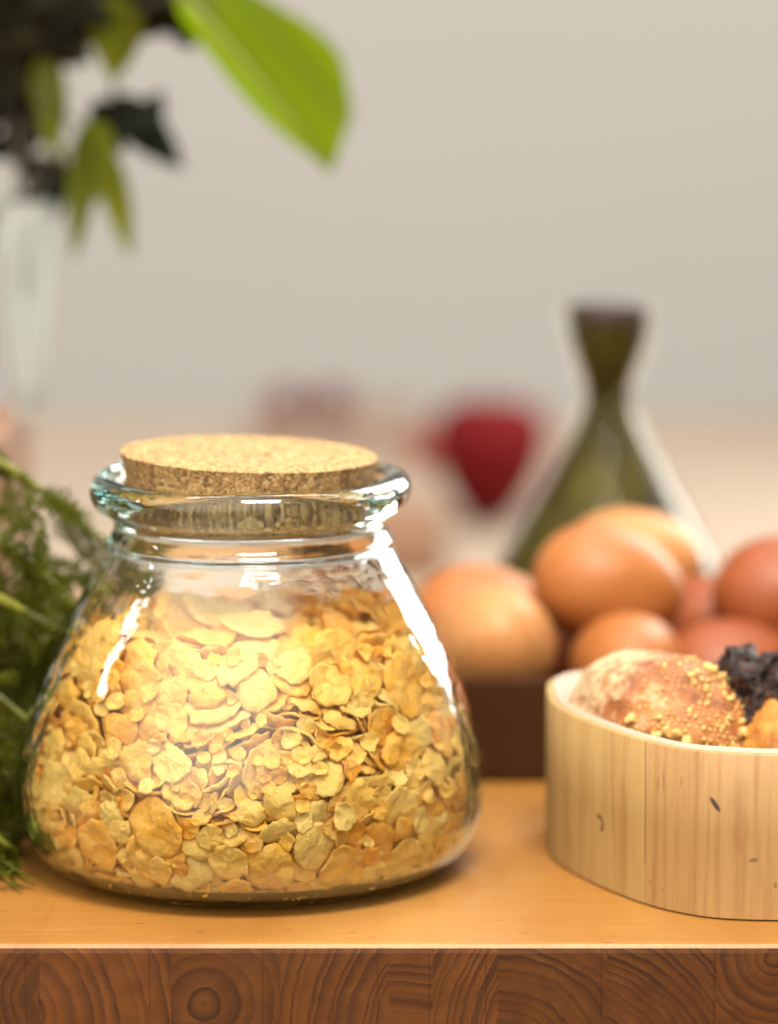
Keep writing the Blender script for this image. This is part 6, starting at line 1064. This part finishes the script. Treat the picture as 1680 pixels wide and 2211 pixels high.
egg(1520, 1352, .215, (40, 70, 0), 0, .86, 2, "small dark egg deep in the gap below the big egg and the right one")
egg(1216, 1420, .215, (0, 90, 40), 0, .95, 2, "shaded egg at the bottom of the gap between the pale egg and the big one")

# ------------------------------------------------------------------ bottle of oil
YB = .38
def hz(y): return at(840, y, YB).z
kpx = (YB+.95)*1.01/6684
bx = at(1312, 900, YB).x
bottle = empty("oil_bottle", (bx, YB, 0)); tag(bottle, "flared clear glass bottle of dark olive oil behind the eggs", "bottle")
o_prof = [(120,664),(114,690),(93,750),(66,820),(60,850),(72,900),(110,975),(156,1060),(218,1170),(243,1212),(256,1250)]
OUT = [(w*kpx, hz(y)) for w, y in o_prof]
OUT += [(260*kpx, .020), (260*kpx, .010), (254*kpx, .0005)]
INN = [(r-.0022, z) for r, z in OUT[:-1]]
pr = [(0, .0006)]+[(p[0], p[1]) for p in spline([(r, z, 0) for r, z in OUT[::-1]], 4)]+[(p[0], p[1]) for p in spline([(r, z, 0) for r, z in INN], 4)]+[(240*kpx, .004), (0, .004)]
CLEAR = mat_glass("pale_green_glass", (.55, .85, .60), 10.0, .02, 1.05)
mesh("glass_body", *lathe(pr, 64), CLEAR, bottle)
i_prof = [(84,700),(74,745),(51,810),(44,850),(54,900),(90,980),(130,1060),(180,1140),(226,1225)]
IN = [(w*kpx, hz(y)) for w, y in i_prof]+[(218*kpx, .020), (218*kpx, .010), (215*kpx, .0045)]
t = NT("olive_oil"); c = t.coord(); f = t.rng(t.noise(t.scale(c, 1, 1, .5), 55, 4, .65), .38, .66)
OIL = t.end(t.bsdf(Base_Color=t.mix(f, (.020, .014, .002), (.075, .062, .007)), Roughness=.6, Specular_IOR_Level=.15).outputs[0])
mesh("oil_filling", *lathe([(0, .0045)]+[(p[0], p[1]) for p in spline([(r, z, 0) for r, z in IN[::-1]], 4)]+[(0, IN[0][1])], 64), OIL, bottle)
STOP = simple("dark_stopper", (.030, .014, .010), .6, .2)
mesh("stopper", *lathe([(0, hz(704)), (79*kpx, hz(704)), (84*kpx, hz(690)), (86*kpx, hz(664)), (83*kpx, hz(658)), (0, hz(656))], 48), STOP, bottle)

# ------------------------------------------------------------------ far things on the table, all out of focus
RED = simple("red_skin", (.11, .0040, .006), .8, .25, 30, Specular_IOR_Level=.1)
GREEN = simple("green_stalk", (.05, .09, .02), .6)
pp = on_counter(1052, 1135)
pep = empty("red_pepper", pp); tag(pep, "dark red pepper tapering downward, standing behind the bottle's left side", "pepper")
pw = (pp.y+.95)/6684*1.22
ph = at(1045, 862, pp.y).z-pp.z
V, F = lathe([(0, 0), (24*pw, .015*ph), (52*pw, .12*ph), (80*pw, .32*ph), (98*pw, .55*ph), (103*pw, .72*ph), (96*pw, .88*ph), (64*pw, .975*ph), (25*pw, .985*ph), (0, .96*ph)], 48,
             lambda v: Vector((v.x*(1+.05*math.cos(3*math.atan2(v.y, v.x))), v.y*(1+.05*math.cos(3*math.atan2(v.y, v.x))), v.z)))
mesh("flesh", V, F, RED, pep)
bm = bmesh.new(); tube(bm, [(0, 0, ph*.95), (0, .004, ph*1.02), (-.004, .006, ph*1.06)], .003, .002); from_bm("stalk", bm, GREEN, pep)
ORG = simple("orange_red_skin", (.24, .028, .014), .6, .2, 30, Specular_IOR_Level=.2)
def tomato(px, py, rpx, mat, label, lift=0.0):
    """(px, py) is where its underside stands on the counter"""
    q = on_counter(px, py); r = rpx*(q.y+.95)/6684
    o = empty("tomato", q+Vector((0, 0, .86*r+lift))); tag(o, label, "tomato", "red tomatoes behind the jar")
    prof_ = [(0, -.86*r)]+[(r*math.cos(a)*1.0, r*.86*math.sin(a)) for a in [math.radians(d) for d in range(-80, 81, 10)]]+[(.05*r, .78*r), (0, .74*r)]
    mesh("flesh", *lathe(prof_, 36), mat, o)
    bm = bmesh.new()
    for k in range(5):
        a = k*1.2566
        tube(bm, [(0, 0, .80*r), (.3*r*math.cos(a), .3*r*math.sin(a), .86*r), (.55*r*math.cos(a), .55*r*math.sin(a), .82*r)], .06*r, .02*r, 6)
    from_bm("calyx", bm, GREEN, o)
tomato(925, 1010, 46, ORG, "orange red tomato touching the left side of the dark red pepper")
BRD = simple("brown_board", (.24, .165, .125), .55, .25, 26)
board = empty("serving_board", (0, 0, 0)); tag(board, "low brown wooden board lying at the far end of the counter behind the cork", "board")
q0 = on_counter(530, 985); q1 = on_counter(905, 985)
bm = bmesh.new(); box(bm, q0.x, q1.x, q0.y, 2.20, CZ+.0006, CZ+.028, .004); from_bm("plank", bm, BRD, board, smooth=False)
bm = bmesh.new(); box(bm, q1.x+.0005, q1.x+.06, q0.y+.06, q0.y+.13, CZ+.004, CZ+.024, .004); from_bm("handle", bm, BRD, board, smooth=False)
for px, py, rp, lb in ((620, 968, 38, "red tomato on the left end of the far brown board"), (715, 968, 40, "red tomato on the right half of the far brown board")):
    tomato(px, py, rp, RED, lb, .029)
CB = simple("walnut_board", (.20, .095, .045), .5, .25, 40)
c0 = on_counter(560, 1250); c1 = on_counter(962, 1250)
bm = bmesh.new(); box(bm, c0.x, c1.x, c0.y, c0.y+.20, CZ+.0006, CZ+.03, .004)
tag(from_bm("cutting_board", bm, CB, smooth=False), "dark brown cutting board lying flat close behind the jar", "board")
# ------------------------------------------------------------------ carrot greens left of the jar
STEM = simple("green_stem", (.19, .20, .02), .5, .25, 60)
FEATHER = mat_leaf("feathery_leaf", (.017, .021, .0025), (.090, .100, .007), .5)
greens = empty("carrot_greens", (-.13, .05, 0)); tag(greens, "bunch of feathery carrot greens lying against the left side of the jar", "greens")
GO = greens.location
def stem(pts, r0, r1):
    P = spline([at(x, y, Y)-GO for x, y, Y in pts], 8)
    bm = bmesh.new(); tube(bm, P, r0, r1, 10); from_bm("stem", bm, STEM, greens)
    return P
rnd = random.Random(21)
LV = []; LF = []
def leaflet(p, d, up, L, w):
    d = d.normalized(); s = d.cross(up)
    if s.length < 1e-4: return
    s.normalize(); n = s.cross(d)
    b = len(LV)
    c = rnd.uniform(-.25, .25)*L
    for a, k in ((0, .12), (.35, 1), (.7, .75), (1, .05)):
        q = p+d*L*a+n*c*a*a
        LV.append(q+s*w*k); LV.append(q-s*w*k)
    for i in range(3): LF.append((b+2*i, b+2*i+2, b+2*i+3, b+2*i+1))
def frond(p, d, L, depth=0):
    """pinnate frond: side twigs shorten towards the tip"""
    d = d.normalized(); up = Vector((rnd.gauss(0, .5), -1+rnd.gauss(0, .4), rnd.gauss(0, .6))).normalized()
    s = d.cross(up).normalized()
    n = 7 if depth == 0 else 5
    leaflet(p, d, up, L*.5, .00045); leaflet(p+d*L*.45, d, up, L*.55, .00040)
    for i in range(1, n+1):
        q = p+d*L*i/n+Vector((0, 0, -1))*L*.10*(i/n)**2
        for sg in (1, -1):
            dd = d*.75+s*sg*.8+up*rnd.gauss(0, .2)
            l = L*(.48 if depth == 0 else .62)*(1-.65*i/n)*rnd.uniform(.8, 1.2)
            if depth == 0: frond(q, dd, l, 1)
            else: leaflet(q, dd, up, max(l, .0028), .00038+.026*l)
for pts, r0, r1 in (([(-160,930,.05),(0,1000,.06),(110,1075,.07),(235,1175,.09)], .0017, .0012),
                    ([(-200,1080,.02),(0,1176,.025),(90,1245,.04),(185,1350,.07)], .0025, .0017),
                    ([(-200,1210,.01),(0,1295,.02),(70,1335,.03),(160,1385,.06)], .0022, .0017),
                    ([(-220,1400,-.02),(-60,1470,0),(60,1560,.02)], .0022, .0012),
                    ([(-220,1650,-.03),(-90,1740,-.02),(30,1840,-.01)], .0018, .0010),
                    ([(-220,1000,.06),(-60,1110,.08),(60,1200,.09),(150,1260,.10)], .0020, .0012)):
    P = stem(pts, r0, r1)
    for k in range(len(P)//4):
        p = P[min(len(P)-1, 1+k*4)]
        frond(p, Vector((rnd.uniform(-.5, 1), rnd.gauss(.2, .5), rnd.uniform(-1.0, .2))), rnd.uniform(.013, .022))
# the bushy mass below and behind the stalks
for _ in range(420):
    px = rnd.uniform(-150, 150); py = rnd.uniform(1330, 1860); Y = rnd.uniform(-.01, .15) if py > 1560 else rnd.uniform(.05, .17)
    if px > 60 and Y < .02: Y = rnd.uniform(.03, .10)
    p = at(px, py, Y)
    if p.z < .004: continue
    if (p.x-XJ)**2+p.y**2 < .085**2: continue
    frond(p-GO, Vector((rnd.gauss(.25, .7), rnd.gauss(-.2, .6), rnd.gauss(-.35, .6))), rnd.uniform(.014, .028))
for px, py, Y in [(60,1080,.02),(95,1095,.02),(20,1090,.02),(125,1225,.06),(165,1228,.07),(60,1245,.05),(190,1245,.08),(150,1262,.07),(10,1270,.02),(100,1300,.06)]:
    frond(at(px, py, Y)-GO, Vector((rnd.uniform(-.2, .9), .2, rnd.uniform(-.9, .1))), rnd.uniform(.016, .026))
for k in range(34):   # sprays trailing on the table
    px = rnd.uniform(-90, 85); py = rnd.uniform(1800, 1885); q = at(px, py, 0)
    tt = (.004-CAM.z)/(q.z-CAM.z); p = CAM+(q-CAM)*tt
    if (p.x-XJ)**2+p.y**2 < .076**2: continue
    d = Vector((rnd.uniform(-.3, 1), rnd.gauss(-.3, .4), rnd.uniform(-.12, .12)))
    for _ in range(5): leaflet(p-GO+Vector((rnd.gauss(0, .003), rnd.gauss(0, .003), rnd.uniform(-.001, .004))), d+Vector((rnd.gauss(0, .5), rnd.gauss(0, .5), rnd.gauss(0, .12))), Vector((0, -.3, 1)), rnd.uniform(.009, .018), .0007)
def lift(v):
    w = v+GO
    if w.z < .0012: w.z = .0012+.001*rnd.random()
    r = math.hypot(w.x-XJ, w.y)
    # keep clear of the glass
    rr = .0735 if w.z < .06 else .0735-(w.z-.06)*.55
    if r < rr:
        f = rr/r; w = Vector((XJ+(w.x-XJ)*f, w.y*f, w.z))
    return w-GO
LV = [lift(v) for v in LV]
mesh("foliage", LV, LF, FEATHER, greens)

# ------------------------------------------------------------------ vase of leafy branches, upper left
YV = .34
kv = (YV+.95)/6684
STAND = simple("brown_block", (.26, .135, .075), .6, .25, 30)
zs = at(0, 905, YV).z
bm = bmesh.new(); box(bm, at(-190, 900, YV).x, at(34, 900, YV).x, YV-.05, YV+.06, .0006, zs, .004)
tag(from_bm("wooden_block", bm, STAND, smooth=False), "brown wooden block under the pale vase at the left edge", "block")
vx = at(58, 700, YV).x-.0
FROST = NT("pale_vase_glass"); c = FROST.coord()
g_ = FROST.bsdf(Base_Color=(.78, .84, .84), Roughness=.35, IOR=1.3); FROST.s(g_, "Transmission Weight", .85)
FROSTM = FROST.end(g_.outputs[0])
vase = mesh("flower_vase", *lathe([(0, 0), (24*kv, 0), (26*kv, .002), (40*kv, at(0, 780, YV).z-zs), (54*kv, at(0, 640, YV).z-zs), (62*kv, at(0, 500, YV).z-zs), (64*kv, at(0, 440, YV).z-zs),
                   (61*kv, at(0, 438, YV).z-zs), (58*kv, at(0, 500, YV).z-zs), (36*kv, at(0, 780, YV).z-zs), (23*kv, .004), (0, .004)], 48), FROSTM, loc=(vx, YV, zs+.0003))
tag(vase, "slim pale bluish vase tapering down, below the leaves at the left edge", "vase")

SHADED = mat_leaf("shaded_leaf", (.005, .005, .002), (.014, .013, .004), .10, .9)  # green leaves in shade: the shade is put into this near-black colour
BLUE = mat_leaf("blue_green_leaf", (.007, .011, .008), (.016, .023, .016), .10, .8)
OLIVE = mat_leaf("olive_leaf", (.085, .105, .008), (.130, .140, .010), .45)
LIME = mat_leaf("lime_leaf", (.115, .185, .002), (.165, .245, .003), .6)
bunch = empty("leafy_branches", (vx, YV, zs+.10)); tag(bunch, "leafy green branches hanging over the pale vase at the upper left", "branches")
BO = bunch.location
def leaf(x0, y0, x1, y1, wpx, mat, Y=YV, dY=0.0, curl=.12, name="leaf", roll=0.0):
    """leaf blade from base pixel to tip pixel at about depth Y; the width follows a leaf profile"""
    A = at(x0, y0, Y); B = at(x1, y1, Y+dY)
    d = (B-A); L = d.length; d.normalize()
    s = d.cross(Vector((0, 1, 0))).normalized(); n = s.cross(d)
    s = (s*math.cos(roll)+n*math.sin(roll)); n = s.cross(d)
    W = wpx*(Y+.95)/6684*1.08
    NU, NVv = 22, 8; V = []; F = []
    for i in range(NU+1):
        u = i/NU; w = W*max(.02, math.sin(math.pi*u**.8)**.75*(1-.15*u))
        for j in range(-NVv, NVv+1):
            q = j/NVv
            V.append(A+d*L*u+s*w*.5*q+n*(L*curl*(4*u*(1-u))*.35+abs(q)*w*.18+.02*w*math.sin(u*30)*abs(q))-BO)
    m = 2*NVv+1
    for i in range(NU):
        for j in range(m-1): F.append((i*m+j, i*m+j+1, (i+1)*m+j+1, (i+1)*m+j))
    return mesh(name, V, F, mat, bunch)
# the big bright leaf: outline as seen, blade bent along its midrib
big = [(372,-30),(455,-40),(540,-20),(610,18),(668,52),(715,92),(740,130),(752,190),(760,245),(744,290),(728,340),(712,370),(672,338),(620,300),(560,248),(512,195),(468,140),(428,90),(392,40)]
Cn = Vector((570, 150)); V = []; F = []
NR = 9; NP = 0
ol = spline([(x, y, 0) for x, y in big+[big[0]]], 4)[:-1]; NP = len(ol)
def bigY(x, y):
    s = ((x-390)*(370+20)-(y+20)*(712-390))/500.0     # signed distance from the midrib
    return .315+.00012*abs(s)+.00002*(x-390)+.0012*math.sin(s*.06)
V.append(at(Cn.x, Cn.y, bigY(Cn.x, Cn.y))-BO)
for i in range(1, NR+1):
    for p in ol:
        x = Cn.x+(p.x-Cn.x)*i/NR; y = Cn.y+(p.y-Cn.y)*i/NR
        V.append(at(x, y, bigY(x, y))-BO)
for j in range(NP): F.append((0, 1+j, 1+(j+1) % NP))
for i in range(NR-1):
    for j in range(NP):
        a = 1+i*NP; F.append((a+j, a+NP+j, a+NP+(j+1) % NP, a+(j+1) % NP))
bl = mesh("leaf", V, F, LIME, bunch); bl["label"] = "big bright lime green leaf lit from behind"
RIB = simple("pale_midrib", (.30, .36, .06), .5, .1)
bm = bmesh.new(); tube(bm, [at(x, y, bigY(x, y)-.0008)-BO for x, y in ((384, -22), (460, 60), (540, 155), (620, 255), (706, 362))], .0011, .0004, 8); from_bm("midrib", bm, RIB, bl)
for a in ((250,-10,245,175,118,OLIVE,.33,.01), (185,260,160,560,62,OLIVE,.34,0), (215,300,282,555,66,OLIVE,.345,.01), (205,255,205,440,88,OLIVE,.342,0),
          (95,100,118,350,75,OLIVE,.34,0),
          (240,210,395,365,95,BLUE,.37,.01), (300,290,350,195,60,BLUE,.37,0), (190,300,330,255,70,BLUE,.37,0), (205,215,265,330,80,BLUE,.365,0),
          (90,330,85,515,75,BLUE,.36,0), (130,330,110,490,55,BLUE,.37,0), (-30,480,95,400,34,BLUE,.36,0), (-40,330,110,290,60,SHADED,.36,0),
          (20,230,60,400,60,SHADED,.36,0)):
    leaf(*a)
rnd = random.Random(5)
for k in range(95):
    x = rnd.uniform(-160, 370); y = rnd.uniform(-120, 105)
    a = rnd.uniform(.2, 2.6); L = rnd.uniform(110, 190)
    if x > 130: a = rnd.uniform(-.3, .5) if rnd.random() < .6 else 2.8; L *= .8
    x1 = x+math.cos(a)*L; y1 = y+math.sin(a)*L
    if x > 130 and y1 > 150: y1 = 150
    if x1 > 420: x1 = 420
    leaf(x, y, x1, y1, rnd.uniform(60, 110), SHADED, rnd.uniform(.33, .40), rnd.uniform(-.01, .02))
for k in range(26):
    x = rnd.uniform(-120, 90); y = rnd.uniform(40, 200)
    leaf(x, y, x+rnd.uniform(-40, 70), y+rnd.uniform(90, 150), rnd.uniform(50, 85), SHADED, rnd.uniform(.34, .39))
TW = simple("dark_twig", (.045, .032, .016), .7)
def twig(pts, r=.0011):
    bm = bmesh.new(); tube(bm, [p-BO for p in spline([at(*q) for q in pts], 8)], r, r*.7, 8); from_bm("twig", bm, TW, bunch)
twig([(58, 640, YV), (64, 430, YV), (90, 200, YV), (180, 40, .35), (300, -40, .34)])
twig([(52, 640, YV), (40, 420, YV), (20, 180, .36), (-60, 0, .37)])
twig([(180, 40, .35), (300, 20, .335), (385, -15, .315), (470, 30, .315)], .0013)
twig([(90, 200, YV), (150, 255, .342), (215, 290, .345)], .0009)
twig([(66, 430, YV), (140, 330, .36), (240, 215, .37), (230, 120, .37)], .0009)
twig([(245, 150, .345), (252, 215, .35), (262, 262, .36)], .0008)
